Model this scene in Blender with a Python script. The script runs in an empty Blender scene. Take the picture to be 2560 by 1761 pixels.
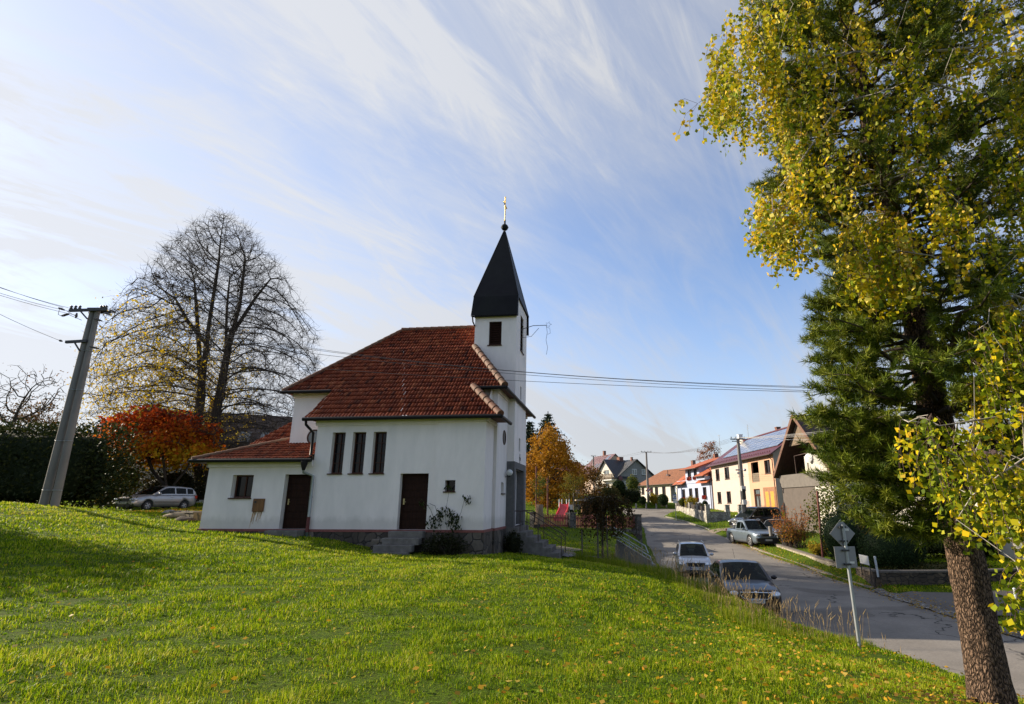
import bpy, bmesh, math, random
import numpy as np
from mathutils import Vector, Matrix
R = math.radians
sc = bpy.context.scene
COL = sc.collection
random.seed(7)
# ------------------------------------------------------------------ camera
F, PX, PY, EYE, TH, RO = 1358.0, 1380.0, 880.5, 1.65, R(15.6), R(0.05)
fw = np.array([0, math.cos(TH), math.sin(TH)]); up0 = np.array([0, -math.sin(TH), math.cos(TH)]); rt0 = np.array([1.0, 0, 0])
rt = math.cos(RO)*rt0 - math.sin(RO)*up0; up = math.cos(RO)*up0 + math.sin(RO)*rt0
EY = np.array([0, 0, EYE])
cd = bpy.data.cameras.new('camera'); cam = bpy.data.objects.new('camera', cd); COL.objects.link(cam)
cd.sensor_width = 36; cd.lens = F/2560*36; cd.shift_x = -(PX-1280)/2560; cd.clip_end = 3000; cd.clip_start = 0.1
cam.matrix_world = Matrix(((rt[0], up[0], -fw[0], 0), (rt[1], up[1], -fw[1], 0), (rt[2], up[2], -fw[2], EYE), (0, 0, 0, 1)))
sc.camera = cam
def ray(x, y): return fw + rt*(x-PX)/F + up*(PY-y)/F
def at(x, y, Y): r = ray(x, y); return EY + r*(Y/r[1])          # photo pixel + distance ahead -> world point
def gz(x, y, z): r = ray(x, y); return EY + r*((z-EYE)/r[2])     # photo pixel -> point at height z
# ------------------------------------------------------------------ sky and sun
SUN_EL, SUN_AZ = R(25), R(-70)     # azimuth from +Y towards +X
sundir = Vector((math.sin(SUN_AZ)*math.cos(SUN_EL), math.cos(SUN_AZ)*math.cos(SUN_EL), math.sin(SUN_EL)))
wd = bpy.data.worlds.new("World"); sc.world = wd; wd.use_nodes = True
nt = wd.node_tree; N = nt.nodes; L = nt.links
bg = N['Background']
sky = N.new('ShaderNodeTexSky'); sky.sky_type = 'NISHITA'; sky.sun_disc = False
sky.sun_elevation = SUN_EL; sky.sun_rotation = SUN_AZ; sky.altitude = 400; sky.air_density = 1.0; sky.dust_density = 0.7; sky.ozone_density = 1.3
def vm(op, a, b=None):
    n = N.new('ShaderNodeVectorMath'); n.operation = op
    for i, q in enumerate((a, b)):
        if q is None: continue
        if isinstance(q, tuple): n.inputs[i].default_value = q
        else: L.new(q, n.inputs[i])
    return n
def mth(op, a, b=None, clamp=False):
    n = N.new('ShaderNodeMath'); n.operation = op; n.use_clamp = clamp
    for i, q in enumerate((a, b)):
        if q is None: continue
        if isinstance(q, (int, float)): n.inputs[i].default_value = q
        else: L.new(q, n.inputs[i])
    return n.outputs[0]
tc = N.new('ShaderNodeTexCoord'); nrm = vm('NORMALIZE', tc.outputs['Generated']).outputs[0]
sep = N.new('ShaderNodeSeparateXYZ'); L.new(nrm, sep.inputs[0])
zz = mth('ADD', mth('MAXIMUM', sep.outputs[2], 0.0), 0.42)
cmb = N.new('ShaderNodeCombineXYZ'); L.new(mth('DIVIDE', sep.outputs[0], zz), cmb.inputs[0]); L.new(mth('DIVIDE', sep.outputs[1], zz), cmb.inputs[1])
def noise(vec, scale, detail, rough, dist=0.0, rot=0.0, sx=1.0, sy=1.0, off=(0, 0, 0)):
    mp = N.new('ShaderNodeMapping'); mp.vector_type = 'TEXTURE'; mp.inputs['Rotation'].default_value = (0, 0, rot); mp.inputs['Scale'].default_value = (1/sx, 1/sy, 1); mp.inputs['Location'].default_value = off
    L.new(vec, mp.inputs[0]); n = N.new('ShaderNodeTexNoise'); L.new(mp.outputs[0], n.inputs['Vector'])
    n.inputs['Scale'].default_value = scale; n.inputs['Detail'].default_value = detail; n.inputs['Roughness'].default_value = rough; n.inputs['Distortion'].default_value = dist
    return n.outputs['Fac']
def mrange(v, a, b, c=0.0, d=1.0, smooth=True):
    n = N.new('ShaderNodeMapRange'); n.interpolation_type = 'SMOOTHSTEP' if smooth else 'LINEAR'
    for i, q in zip((1, 2, 3, 4), (a, b, c, d)): n.inputs[i].default_value = q
    L.new(v, n.inputs[0]); return n.outputs[0]
big = mrange(noise(cmb.outputs[0], 1.1, 4, 0.55, 0.6, R(-38), 1.5, 0.7, (6.1, 2.4, 0)), 0.27, 0.66)
streak = mrange(noise(cmb.outputs[0], 2.0, 10, 0.64, 1.1, R(-44), 2.2, 0.6, (1.7, 5.2, 0)), 0.36, 0.74)
fine = mrange(noise(cmb.outputs[0], 4.2, 9, 0.68, 1.6, R(-36), 2.6, 0.55, (7.1, 2.2, 0)), 0.42, 0.80)
cl = mth('ADD', mth('MULTIPLY', big, 0.40), mth('MULTIPLY', mth('MULTIPLY', streak, mth('ADD', mth('MULTIPLY', big, 0.75), 0.25)), 0.70))
cl = mth('ADD', cl, mth('MULTIPLY', mth('MULTIPLY', fine, mth('ADD', big, 0.35)), 0.36))
sunv = tuple(sundir)
dt = N.new('ShaderNodeVectorMath'); dt.operation = 'DOT_PRODUCT'; L.new(nrm, dt.inputs[0]); dt.inputs[1].default_value = sunv
veil = mrange(dt.outputs['Value'], 0.05, 0.92)
low = mrange(sep.outputs[2], 0.0, 0.30, 1.0, 0.0)
cl = mth('ADD', cl, mth('MULTIPLY', veil, 0.30))
cl = mth('ADD', cl, mth('MULTIPLY', low, 0.60), True)
cl = mth('MULTIPLY', cl, mrange(sep.outputs[1], -0.35, 0.35, 0.80, 0.93))
glow = mth('ADD', mth('MULTIPLY', veil, 1.6), 5.3)
cc = N.new('ShaderNodeVectorMath'); cc.operation = 'SCALE'; cc.inputs[0].default_value = (0.965, 0.985, 1.03); L.new(glow, cc.inputs['Scale'])
skb = N.new('ShaderNodeVectorMath'); skb.operation = 'MULTIPLY'; L.new(sky.outputs[0], skb.inputs[0]); skb.inputs[1].default_value = (1.7, 1.78, 2.0)
mx = N.new('ShaderNodeMix'); mx.data_type = 'RGBA'; L.new(cl, mx.inputs[0]); L.new(skb.outputs[0], mx.inputs[6]); L.new(cc.outputs[0], mx.inputs[7])
L.new(mx.outputs[2], bg.inputs[0]); bg.inputs[1].default_value = 0.062
sl = bpy.data.lights.new('sun', 'SUN'); so = bpy.data.objects.new('sun', sl); COL.objects.link(so)
sl.energy = 5.0; sl.angle = R(0.55); sl.color = (1.0, 0.87, 0.68)
so.rotation_euler = (-sundir).to_track_quat('-Z', 'Y').to_euler(); so.location = sundir*60
vs = sc.view_settings; vs.view_transform = 'Standard'; vs.look = 'None'; vs.exposure = 0.95; vs.gamma = 1; vs.use_curve_mapping = False
sc.render.engine = 'CYCLES'; sc.cycles.max_bounces = 6; sc.cycles.transparent_max_bounces = 6
try: sc.cycles.use_denoising = True
except Exception: pass
# ------------------------------------------------------------------ materials
MATS = {}
def M(name, col=(0.5, 0.5, 0.5), rough=0.75, var=0.18, scale=6.0, bump=0.0, bscale=40.0, metallic=0.0, spec=0.5, stain=0.0, stain_col=None, stretch=(1, 1, 1), attr=None, transl=0.0, kind=None, ks=1.0, col2=None, coat=0.0, alpha=1.0, dirt=0.0, coords='Object'):
    if name in MATS: return MATS[name]
    m = bpy.data.materials.new(name); m.use_nodes = True; MATS[name] = m
    t = m.node_tree; n = t.nodes; l = t.links; b = n['Principled BSDF']
    b.inputs['Roughness'].default_value = rough; b.inputs['Metallic'].default_value = metallic
    b.inputs['Specular IOR Level'].default_value = spec
    if coat: b.inputs['Coat Weight'].default_value = coat; b.inputs['Coat Roughness'].default_value = 0.04
    tcn = n.new('ShaderNodeTexCoord'); mp = n.new('ShaderNodeMapping'); mp.inputs['Scale'].default_value = stretch; l.new(tcn.outputs[coords], mp.inputs[0])
    vec = mp.outputs[0]
    def nz(s, d=5, r=0.6):
        q = n.new('ShaderNodeTexNoise'); l.new(vec, q.inputs['Vector']); q.inputs['Scale'].default_value = s; q.inputs['Detail'].default_value = d; q.inputs['Roughness'].default_value = r; return q.outputs['Fac']
    def ramp(fac, stops):
        q = n.new('ShaderNodeValToRGB'); l.new(fac, q.inputs[0]); e = q.color_ramp.elements
        while len(e) < len(stops): e.new(0.5)
        for k, (p, c) in enumerate(stops): e[k].position = p; e[k].color = (*c, 1)
        return q.outputs[0]
    def mix(fac, a, c, mode='MIX'):
        q = n.new('ShaderNodeMix'); q.data_type = 'RGBA'; q.blend_type = mode
        for i, v in ((0, fac), (6, a), (7, c)):
            if isinstance(v, (int, float)): q.inputs[i].default_value = v
            elif isinstance(v, tuple): q.inputs[i].default_value = (*v, 1)
            else: l.new(v, q.inputs[i])
        return q.outputs[2]
    def sc3(c, k): return tuple(max(0, min(1, q*k)) for q in c)
    height = None
    if attr is not None:      # list of colours picked by per-face random value
        an = n.new('ShaderNodeAttribute'); an.attribute_name = 'rnd'
        c = ramp(an.outputs['Fac'], attr)
        c = mix(0.5, c, ramp(nz(scale), [(0.3, (1-var,)*3), (0.7, (1, 1, 1))]), 'MULTIPLY') if var else c
    else:
        c = ramp(nz(scale), [(0.3, sc3(col, 1-var)), (0.72, sc3(col, 1+var))])
    if kind == 'stones':
        w = n.new('ShaderNodeTexNoise'); l.new(vec, w.inputs['Vector']); w.inputs['Scale'].default_value = ks*1.3
        wv = n.new('ShaderNodeVectorMath'); wv.operation = 'MULTIPLY_ADD'; l.new(w.outputs['Color'], wv.inputs[0]); wv.inputs[1].default_value = (0.45/ks,)*3; l.new(vec, wv.inputs[2])
        v1 = n.new('ShaderNodeTexVoronoi'); v1.inputs['Scale'].default_value = ks; l.new(wv.outputs[0], v1.inputs['Vector'])
        v2 = n.new('ShaderNodeTexVoronoi'); v2.feature = 'DISTANCE_TO_EDGE'; v2.inputs['Scale'].default_value = ks; l.new(wv.outputs[0], v2.inputs['Vector'])
        sepc = n.new('ShaderNodeSeparateColor'); l.new(v1.outputs['Color'], sepc.inputs[0])
        cell = ramp(sepc.outputs[0], [(0.0, sc3(col, 0.55)), (0.5, col), (1.0, col2 or sc3(col, 1.5))])
        c = mix(0.75, cell, ramp(nz(9), [(0.3, (0.6,)*3), (0.7, (1, 1, 1))]), 'MULTIPLY')
        edge = ramp(v2.outputs['Distance'], [(0.015, (0, 0, 0)), (0.07, (1, 1, 1))])
        c = mix(edge, sc3(stain_col or (0.16, 0.145, 0.125), 1.0), c); height = edge
    if kind == 'blocks':
        br = n.new('ShaderNodeTexBrick'); l.new(vec, br.inputs['Vector']); br.inputs['Scale'].default_value = ks; br.inputs['Color1'].default_value = (*sc3(col, 0.75), 1); br.inputs['Color2'].default_value = (*(col2 or sc3(col, 1.25)), 1)
        br.inputs['Mortar'].default_value = (*(stain_col or (0.08, 0.075, 0.07)), 1); br.inputs['Mortar Size'].default_value = 0.025; br.inputs['Bias'].default_value = 0.0
        c = mix(0.6, br.outputs['Color'], ramp(nz(8), [(0.3, (0.6,)*3), (0.7, (1, 1, 1))]), 'MULTIPLY'); height = br.outputs['Fac']
    if kind == 'asphalt':
        w = n.new('ShaderNodeTexNoise'); l.new(vec, w.inputs['Vector']); w.inputs['Scale'].default_value = 1.1; w.inputs['Detail'].default_value = 6
        wv = n.new('ShaderNodeVectorMath'); wv.operation = 'MULTIPLY_ADD'; l.new(w.outputs['Color'], wv.inputs[0]); wv.inputs[1].default_value = (1.3,)*3; l.new(vec, wv.inputs[2])
        v2 = n.new('ShaderNodeTexVoronoi'); v2.feature = 'DISTANCE_TO_EDGE'; v2.inputs['Scale'].default_value = .42; l.new(wv.outputs[0], v2.inputs['Vector'])
        crack = ramp(v2.outputs['Distance'], [(0.004, (1, 1, 1)), (0.016, (0, 0, 0))]); msk = ramp(nz(.28, 3), [(.46, (0, 0, 0)), (.58, (1, 1, 1))]); ck = mix(1.0, crack, msk, 'MULTIPLY')
        patch = ramp(nz(.22, 2, .4), [(.55, (1, 1, 1)), (.565, (.74, .73, .73))]); c = mix(1.0, c, patch, 'MULTIPLY'); c = mix(1.0, c, ramp(nz(.6, 4), [(.3, (.80,)*3), (.7, (1.12,)*3)]), 'MULTIPLY'); c = mix(ck, c, (.022, .02, .019))
    if kind == 'planks' or kind == 'rooftile':
        wv = n.new('ShaderNodeTexWave'); l.new(vec, wv.inputs['Vector']); wv.inputs['Scale'].default_value = ks; wv.bands_direction = 'X' if kind == 'planks' else 'Y'; wv.wave_profile = 'SAW'
        c = mix(0.8, c, ramp(wv.outputs['Fac'], [(0.0, (0.35,)*3), (0.12, (0.95,)*3), (1.0, (1, 1, 1))]), 'MULTIPLY'); height = wv.outputs['Fac']
    if stain:
        sm = ramp(nz(scale*0.23, 6, 0.65), [(0.42, (0, 0, 0)), (0.72, (1, 1, 1))])
        sm2 = n.new('ShaderNodeMath'); sm2.operation = 'MULTIPLY'; l.new(sm, sm2.inputs[0]); sm2.inputs[1].default_value = stain
        c = mix(sm2.outputs[0], c, stain_col or sc3(col, 0.5)) if kind is None else c
    if dirt:
        sz = n.new('ShaderNodeSeparateXYZ'); l.new(tcn.outputs['Object'], sz.inputs[0]); ad_ = n.new('ShaderNodeMath'); ad_.operation = 'MULTIPLY_ADD'; l.new(nz(3.5, 6), ad_.inputs[0]); ad_.inputs[1].default_value = -0.55; l.new(sz.outputs[2], ad_.inputs[2])
        dm = ramp(ad_.outputs[0], [(-0.1, (dirt,)*3), (0.22, (0, 0, 0))]); c = mix(dm, c, (0.30, 0.275, 0.23))
    l.new(c, b.inputs['Base Color'])
    if bump:
        bn = n.new('ShaderNodeBump'); bn.inputs['Strength'].default_value = min(1, bump); bn.inputs['Distance'].default_value = 0.02 if height is None else 0.03
        if height is not None: l.new(height, bn.inputs['Height'])
        else: l.new(nz(bscale, 6, 0.65), bn.inputs['Height'])
        l.new(bn.outputs[0], b.inputs['Normal'])
    if transl:
        tr = n.new('ShaderNodeBsdfTranslucent'); l.new(c, tr.inputs[0]); ms = n.new('ShaderNodeMixShader'); ms.inputs[0].default_value = transl
        out = n['Material Output']; l.new(b.outputs[0], ms.inputs[1]); l.new(tr.outputs[0], ms.inputs[2]); l.new(ms.outputs[0], out.inputs[0])
    return m
def leafmat(name, cols, transl=0.4, rough=0.6, spec=0.12):
    k = len(cols); return M(name, attr=[((i+0.5)/k, c) for i, c in enumerate(cols)], transl=transl, rough=rough, var=0.0, spec=spec)
white_plaster = M('white_plaster', (0.82, 0.745, 0.71), 0.9, 0.06, 1.6, 0.45, 55, stain=0.34, stain_col=(0.52, 0.50, 0.47), spec=0.15, stretch=(1.3, 1.3, .45), dirt=0.30)
dark_metal = M('dark_metal', (0.018, 0.018, 0.02), 0.5, 0.2, 8)
black_gutter = M('black_gutter', (0.010, 0.009, 0.009), 0.5, 0.2, 6, spec=.2)
zinc = M('zinc', (0.33, 0.35, 0.37), 0.45, 0.15, 5, metallic=0.6)
spire_tin = M('spire_tin', (0.007, 0.0065, 0.008), 0.55, 0.35, 3, 0.15, 12, stain=0.5, stain_col=(0.014, 0.016, 0.012), spec=.15)
dark_wood = M('dark_wood', (0.022, 0.008, 0.0045), 0.6, 0.45, 3, 0.3, 20, stretch=(6, 6, 1), spec=.12)
brown_frame = M('brown_frame', (0.060, 0.022, 0.013), 0.55, 0.25, 6, spec=.2)
dark_glass = M('dark_glass', (0.004, 0.004, 0.005), 0.05, 0.1, 3, spec=0.22)
pale_glass = M('pale_glass', (0.10, 0.12, 0.13), 0.08, 0.5, 1.5, spec=0.7)
red_band = M('red_band', (0.20, 0.065, 0.055), 0.8, 0.2, 5)
plinth_stone = M('plinth_stone', (0.085, 0.066, 0.05), 0.9, 0.2, 6, 1.0, kind='stones', ks=2.7, stain_col=(0.035, 0.03, 0.026), col2=(0.18, 0.15, 0.12))
concrete = M('concrete', (0.25, 0.235, 0.215), 0.9, 0.2, 4, 0.5, 30, stain=0.5, stain_col=(0.13, 0.125, 0.11))
old_step = M('old_step', (0.17, 0.155, 0.14), 0.95, 0.25, 5, 0.6, 25, stain=0.6, stain_col=(0.055, 0.05, 0.045), spec=.15)
pole_concrete = M('pole_concrete', (0.19, 0.175, 0.16), 0.9, 0.22, 3, 0.35, 40, stretch=(1, 1, 0.25), stain=0.4, stain_col=(0.11, 0.10, 0.09))
portal_stone = M('portal_stone', (0.11, 0.105, 0.105), 0.9, 0.15, 8, 0.4, 60)
iron_rail = M('iron_rail', (0.055, 0.030, 0.024), 0.6, 0.3, 10)
gold = M('gold', (0.85, 0.55, 0.13), 0.3, 0.1, 5, metallic=0.9)
rust_box = M('rust_box', (0.17, 0.075, 0.022), 0.7, 0.35, 4, stain=0.6, stain_col=(0.08, 0.03, 0.012), stretch=(4, 4, 1))
TILE_COLS = [(0.055, 0.013, 0.009), (0.12, 0.022, 0.011), (0.17, 0.033, 0.014), (0.21, 0.045, 0.018), (0.09, 0.017, 0.010), (0.24, 0.068, 0.03)]
clay_tile = M('clay_tile', attr=[((i+.5)/6, c) for i, c in enumerate(TILE_COLS)], rough=0.75, var=0.5, scale=9.0, bump=0.25, bscale=45, spec=0.08)
ridge_clay = M('ridge_clay', (0.14, 0.05, 0.022), 0.75, 0.35, 7, 0.3, 40, stain=0.75, stain_col=(0.11, 0.085, 0.05))
bark_dark = M('bark_dark', (0.045, 0.033, 0.024), 0.95, 0.4, 4, 0.5, 14, stretch=(2, 2, 0.5))
twig_dark = M('twig_dark', (0.045, 0.030, 0.022), 0.9, 0.3, 4)
car_glass = M('car_glass', (0.004, 0.008, 0.008), 0.02, 0.05, 2, spec=0.3)
t_ = car_glass.node_tree; tr_ = t_.nodes.new('ShaderNodeBsdfTransparent'); tr_.inputs[0].default_value = (.30, .36, .33, 1); mx_ = t_.nodes.new('ShaderNodeMixShader'); mx_.inputs[0].default_value = .55
t_.links.new(t_.nodes['Principled BSDF'].outputs[0], mx_.inputs[1]); t_.links.new(tr_.outputs[0], mx_.inputs[2]); t_.links.new(mx_.outputs[0], t_.nodes['Material Output'].inputs[0])
rubber = M('rubber', (0.015, 0.014, 0.013), 0.85, 0.3, 9)
alloy = M('alloy', (0.42, 0.42, 0.43), 0.35, 0.12, 5, metallic=0.7)
black_plastic = M('black_plastic', (0.012, 0.012, 0.013), 0.5, 0.15, 7)
lamp_glass = M('lamp_glass', (0.55, 0.57, 0.6), 0.08, 0.3, 9, metallic=0.5, spec=0.8)
chrome = M('chrome', (0.75, 0.77, 0.8), 0.12, 0.05, 5, metallic=1.0)
plate_white = M('plate_white', (0.62, 0.62, 0.6), 0.5, 0.05, 5)
plate_ink = M('plate_ink', (0.02, 0.02, 0.025), 0.6, 0.05, 5)
red_lamp = M('red_lamp', (0.35, 0.012, 0.01), 0.15, 0.15, 6)
white_paint = M('white_paint', (0.74, 0.74, 0.72), 0.5, 0.06, 5)
# ------------------------------------------------------------------ object helpers
def tag(o, label=None, cat=None, group=None, kind=None):
    if label: o['label'] = label
    if cat: o['category'] = cat
    if group: o['group'] = group
    if kind: o['kind'] = kind
    return o
def empty(name, loc=(0, 0, 0), rz=0.0, parent=None):
    o = bpy.data.objects.new(name, None); o.location = loc; o.rotation_euler = (0, 0, rz); o.empty_display_size = 0.2; COL.objects.link(o)
    if parent: o.parent = parent
    return o
def thing(name, label, cat, loc=(0, 0, 0), rz=0.0, group=None): return tag(empty(name, loc, rz), label, cat, group)
def link(name, me, parent=None):
    o = bpy.data.objects.new(name, me); COL.objects.link(o)
    if parent: o.parent = parent
    return o
def children(o): return [c for c in bpy.data.objects if c.parent == o]
def copy_tree(o, parent=None):
    c = o.copy(); COL.objects.link(c); c.parent = parent
    for ch in children(o): copy_tree(ch, c)
    return c
class MB:
    def __init__(s): s.v = []; s.f = []; s.m = []; s.s = []
    def add(s, pts, faces, mi=0, sm=False):
        b = len(s.v); s.v += [tuple(map(float, p)) for p in pts]
        for f in faces: s.f.append([b+i for i in f]); s.m.append(mi); s.s.append(sm)
    def poly(s, pts, mi=0): s.add(pts, [list(range(len(pts)))], mi)
    def box(s, x0, x1, y0, y1, z0, z1, mi=0):
        s.add([(x0, y0, z0), (x1, y0, z0), (x1, y1, z0), (x0, y1, z0), (x0, y0, z1), (x1, y0, z1), (x1, y1, z1), (x0, y1, z1)],
              [(0, 3, 2, 1), (4, 5, 6, 7), (0, 1, 5, 4), (1, 2, 6, 5), (2, 3, 7, 6), (3, 0, 4, 7)], mi)
    def bar(s, p, q, w, h, mi=0, upv=(0, 0, 1)):
        p = Vector(p); q = Vector(q); d = (q-p).normalized(); u = Vector(upv); sd = d.cross(u)
        if sd.length < 1e-4: sd = d.cross(Vector((1, 0, 0)))
        sd.normalize(); u = sd.cross(d).normalized(); sd *= w/2; u *= h/2
        pts = [e+a*sd+b*u for e in (p, q) for a, b in ((-1, -1), (1, -1), (1, 1), (-1, 1))]
        s.add(pts, [(0, 1, 2, 3), (7, 6, 5, 4), (0, 4, 5, 1), (1, 5, 6, 2), (2, 6, 7, 3), (3, 7, 4, 0)], mi)
    def tube(s, pts, r, n=8, mi=0, cap=True):
        pts = [Vector(p) for p in pts]; k = len(pts); rs = r if isinstance(r, (list, tuple)) else [r]*k
        ring = []; prev = None
        for i, p in enumerate(pts):
            d = (pts[min(i+1, k-1)]-pts[max(i-1, 0)]).normalized()
            if prev is None:
                a = d.cross(Vector((0, 0, 1)))
                if a.length < 1e-3: a = Vector((1, 0, 0))
            else: a = prev - d*prev.dot(d)
            a.normalize(); prev = a; b = d.cross(a)
            ring += [p + (a*math.cos(2*math.pi*j/n)+b*math.sin(2*math.pi*j/n))*rs[i] for j in range(n)]
        fs = [(i*n+j, i*n+(j+1) % n, (i+1)*n+(j+1) % n, (i+1)*n+j) for i in range(k-1) for j in range(n)]
        s.add(ring, fs, mi, True)
        if cap: s.add(ring[:n], [list(range(n))[::-1]], mi); s.add(ring[-n:], [list(range(n))], mi)
    def lathe(s, prof, c=(0, 0, 0), n=16, mi=0, sm=True):
        pts = [(c[0]+r*math.cos(2*math.pi*j/n), c[1]+r*math.sin(2*math.pi*j/n), c[2]+z) for r, z in prof for j in range(n)]
        s.add(pts, [(i*n+j, i*n+(j+1) % n, (i+1)*n+(j+1) % n, (i+1)*n+j) for i in range(len(prof)-1) for j in range(n)], mi, sm)
    def ball(s, c, r, n=12, mi=0):
        s.lathe([(max(1e-3, r*math.sin(math.pi*i/n)), -r*math.cos(math.pi*i/n)) for i in range(n+1)], c, n+4, mi)
    def wall(s, o, ux, Lw, H, ops, nrm, dep, mi=0, mr=None):
        """front face o+ux*a+z*b with rectangular openings (a0,a1,b0,b1) and reveals going in by dep"""
        o = Vector(o); ux = Vector(ux); nn = Vector(nrm); mr = mi if mr is None else mr
        A = sorted({0.0, Lw, *[q for t in ops for q in t[:2]]}); B = sorted({0.0, H, *[q for t in ops for q in t[2:4]]})
        P = lambda a, b, d=0: o+ux*a+Vector((0, 0, b))-nn*d
        for i in range(len(A)-1):
            for j in range(len(B)-1):
                ca, cb = (A[i]+A[i+1])/2, (B[j]+B[j+1])/2
                if any(t[0] < ca < t[1] and t[2] < cb < t[3] for t in ops): continue
                s.poly([P(A[i], B[j]), P(A[i+1], B[j]), P(A[i+1], B[j+1]), P(A[i], B[j+1])], mi)
        for t in ops:
            a0, a1, b0, b1 = t[:4]
            for (p, q) in (((a0, b0), (a1, b0)), ((a1, b0), (a1, b1)), ((a1, b1), (a0, b1)), ((a0, b1), (a0, b0))):
                s.poly([P(*p), P(*q), P(*q, dep), P(*p, dep)], mr)
    def build(s, name, mats, parent=None, bevel=0.0, seg=2):
        me = bpy.data.meshes.new(name); me.from_pydata(s.v, [], s.f)
        for m in (mats if isinstance(mats, (list, tuple)) else [mats]): me.materials.append(m)
        me.polygons.foreach_set('material_index', s.m); me.polygons.foreach_set('use_smooth', s.s); me.update()
        o = link(name, me, parent)
        if bevel:
            b = o.modifiers.new('bevel', 'BEVEL'); b.width = bevel; b.segments = seg; b.limit_method = 'ANGLE'
        return o
def np_mesh(name, V, Fs, mats, parent=None, rnd=None, smooth=False, midx=None):
    """Fs: list of (M,k) int arrays"""
    me = bpy.data.meshes.new(name); V = np.asarray(V, np.float32); me.vertices.add(len(V)); me.vertices.foreach_set('co', V.ravel())
    tot = np.concatenate([np.full(len(f), f.shape[1], np.int32) for f in Fs]); idx = np.concatenate([f.ravel() for f in Fs]).astype(np.int32)
    me.loops.add(len(idx)); me.loops.foreach_set('vertex_index', idx); me.polygons.add(len(tot))
    st = np.concatenate([[0], np.cumsum(tot)[:-1]]).astype(np.int32); me.polygons.foreach_set('loop_start', st)
    me.polygons.foreach_set('loop_total', tot)
    if smooth: me.polygons.foreach_set('use_smooth', np.ones(len(tot), bool))
    for m in (mats if isinstance(mats, (list, tuple)) else [mats]): me.materials.append(m)
    if midx is not None: me.polygons.foreach_set('material_index', np.asarray(midx, np.int32))
    me.update(calc_edges=True)
    if rnd is not None: a = me.attributes.new('rnd', 'FLOAT', 'FACE'); a.data.foreach_set('value', np.asarray(rnd, np.float32))
    return link(name, me, parent)
def rand_unit(rng, n):
    v = rng.normal(size=(n, 3)); return v/np.linalg.norm(v, axis=1, keepdims=True)
def leaf_geo(rng, C, size, aspect=0.55, droop=0.0, sv=0.35):
    """kite leaves (folded along the midrib) at centres C"""
    n = len(C); d = rand_unit(rng, n); d[:, 2] -= droop; d /= np.linalg.norm(d, axis=1, keepdims=True)
    a = rand_unit(rng, n); w = np.cross(d, a); w /= np.linalg.norm(w, axis=1, keepdims=True)+1e-9; nn = np.cross(w, d)
    s = (size*(1+sv*rng.uniform(-1, 1, n)))[:, None]
    V = np.stack([C-d*s*.5, C+w*s*aspect*.5+nn*s*.10, C+d*s*.5, C-w*s*aspect*.5+nn*s*.10], 1).reshape(-1, 3)
    i = np.arange(n)[:, None]*4
    return V, i+np.array([0, 1, 2, 3])
def leaves(name, C, size, mat, parent=None, seed=0, aspect=0.55, droop=0.0, rnd=None):
    rng = np.random.default_rng(seed); V, Fq = leaf_geo(rng, C, size, aspect, droop)
    r = rng.uniform(0, 1, len(C)) if rnd is None else np.clip(rnd, 0, 1)
    return np_mesh(name, V, [Fq], mat, parent, r)
def segs_geo(P0, P1, R0, R1, n=5):
    P0 = np.asarray(P0); P1 = np.asarray(P1); d = P1-P0; d = d/(np.linalg.norm(d, axis=1, keepdims=True)+1e-9)
    a = np.cross(d, np.array([0.31, 0.17, 0.93])); a /= np.linalg.norm(a, axis=1, keepdims=True)+1e-9; b = np.cross(d, a)
    t = np.arange(n)*2*math.pi/n; ca, sa = np.cos(t)[None, :, None], np.sin(t)[None, :, None]
    off = a[:, None]*ca+b[:, None]*sa
    V = np.concatenate([P0[:, None]+off*np.asarray(R0)[:, None, None], P1[:, None]+off*np.asarray(R1)[:, None, None]], 1).reshape(-1, 3)
    j = np.arange(n); k = (j+1) % n
    Fq = np.stack([j, k, n+k, n+j], 1)[None]+np.arange(len(P0))[:, None, None]*2*n
    return V, Fq.reshape(-1, 4)
def grow(seeds, A, step, infl, kill, tropism=(0, 0, 0.1), iters=120, maxn=9000):
    """space colonisation: seeds = list of polylines (points), A = attractors -> nodes, parents"""
    P = []; par = []
    for pl in seeds:
        pl = [np.array(q, float) for q in pl]; last = -1
        if P:
            dd = np.linalg.norm(np.array(P)-pl[0], axis=1)
            if dd.min() < 1.5*step*2: last = int(dd.argmin())
        for q0, q1 in zip(pl[:-1], pl[1:]):
            k = max(1, int(np.linalg.norm(q1-q0)/step))
            for t in range(k): P.append(q0+(q1-q0)*t/k); par.append(last); last = len(P)-1
        P.append(pl[-1]); par.append(last)
    P = np.array(P); par = list(par); A = np.array(A); nd = np.full(len(A), 1e9); ni = np.zeros(len(A), int); new0 = 0; tp = np.array(tropism)
    for it in range(iters):
        for s0 in range(new0, len(P), 200):
            D = np.linalg.norm(A[:, None]-P[None, s0:s0+200], axis=2); j = D.argmin(1); dj = D[np.arange(len(A)), j]; u = dj < nd
            nd[u] = dj[u]; ni[u] = j[u]+s0
        new0 = len(P); keep = nd > kill; A, nd, ni = A[keep], nd[keep], ni[keep]
        if len(A) == 0 or len(P) > maxn: break
        act = nd < infl
        if not act.any(): break
        v = (A[act]-P[ni[act]])/nd[act][:, None]; S = np.zeros((len(P), 3)); np.add.at(S, ni[act], v)
        ids = np.unique(ni[act]); dv = S[ids]; dv /= np.linalg.norm(dv, axis=1, keepdims=True)+1e-9; dv = dv+tp; dv /= np.linalg.norm(dv, axis=1, keepdims=True)+1e-9
        Q = P[ids]+dv*step
        Dn = np.linalg.norm(Q[:, None]-P[None, max(0, len(P)-1500):], axis=2).min(1) > step*0.35
        if not Dn.any(): break
        P = np.vstack([P, Q[Dn]]); par += list(ids[Dn])
    return P, np.array(par)
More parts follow.
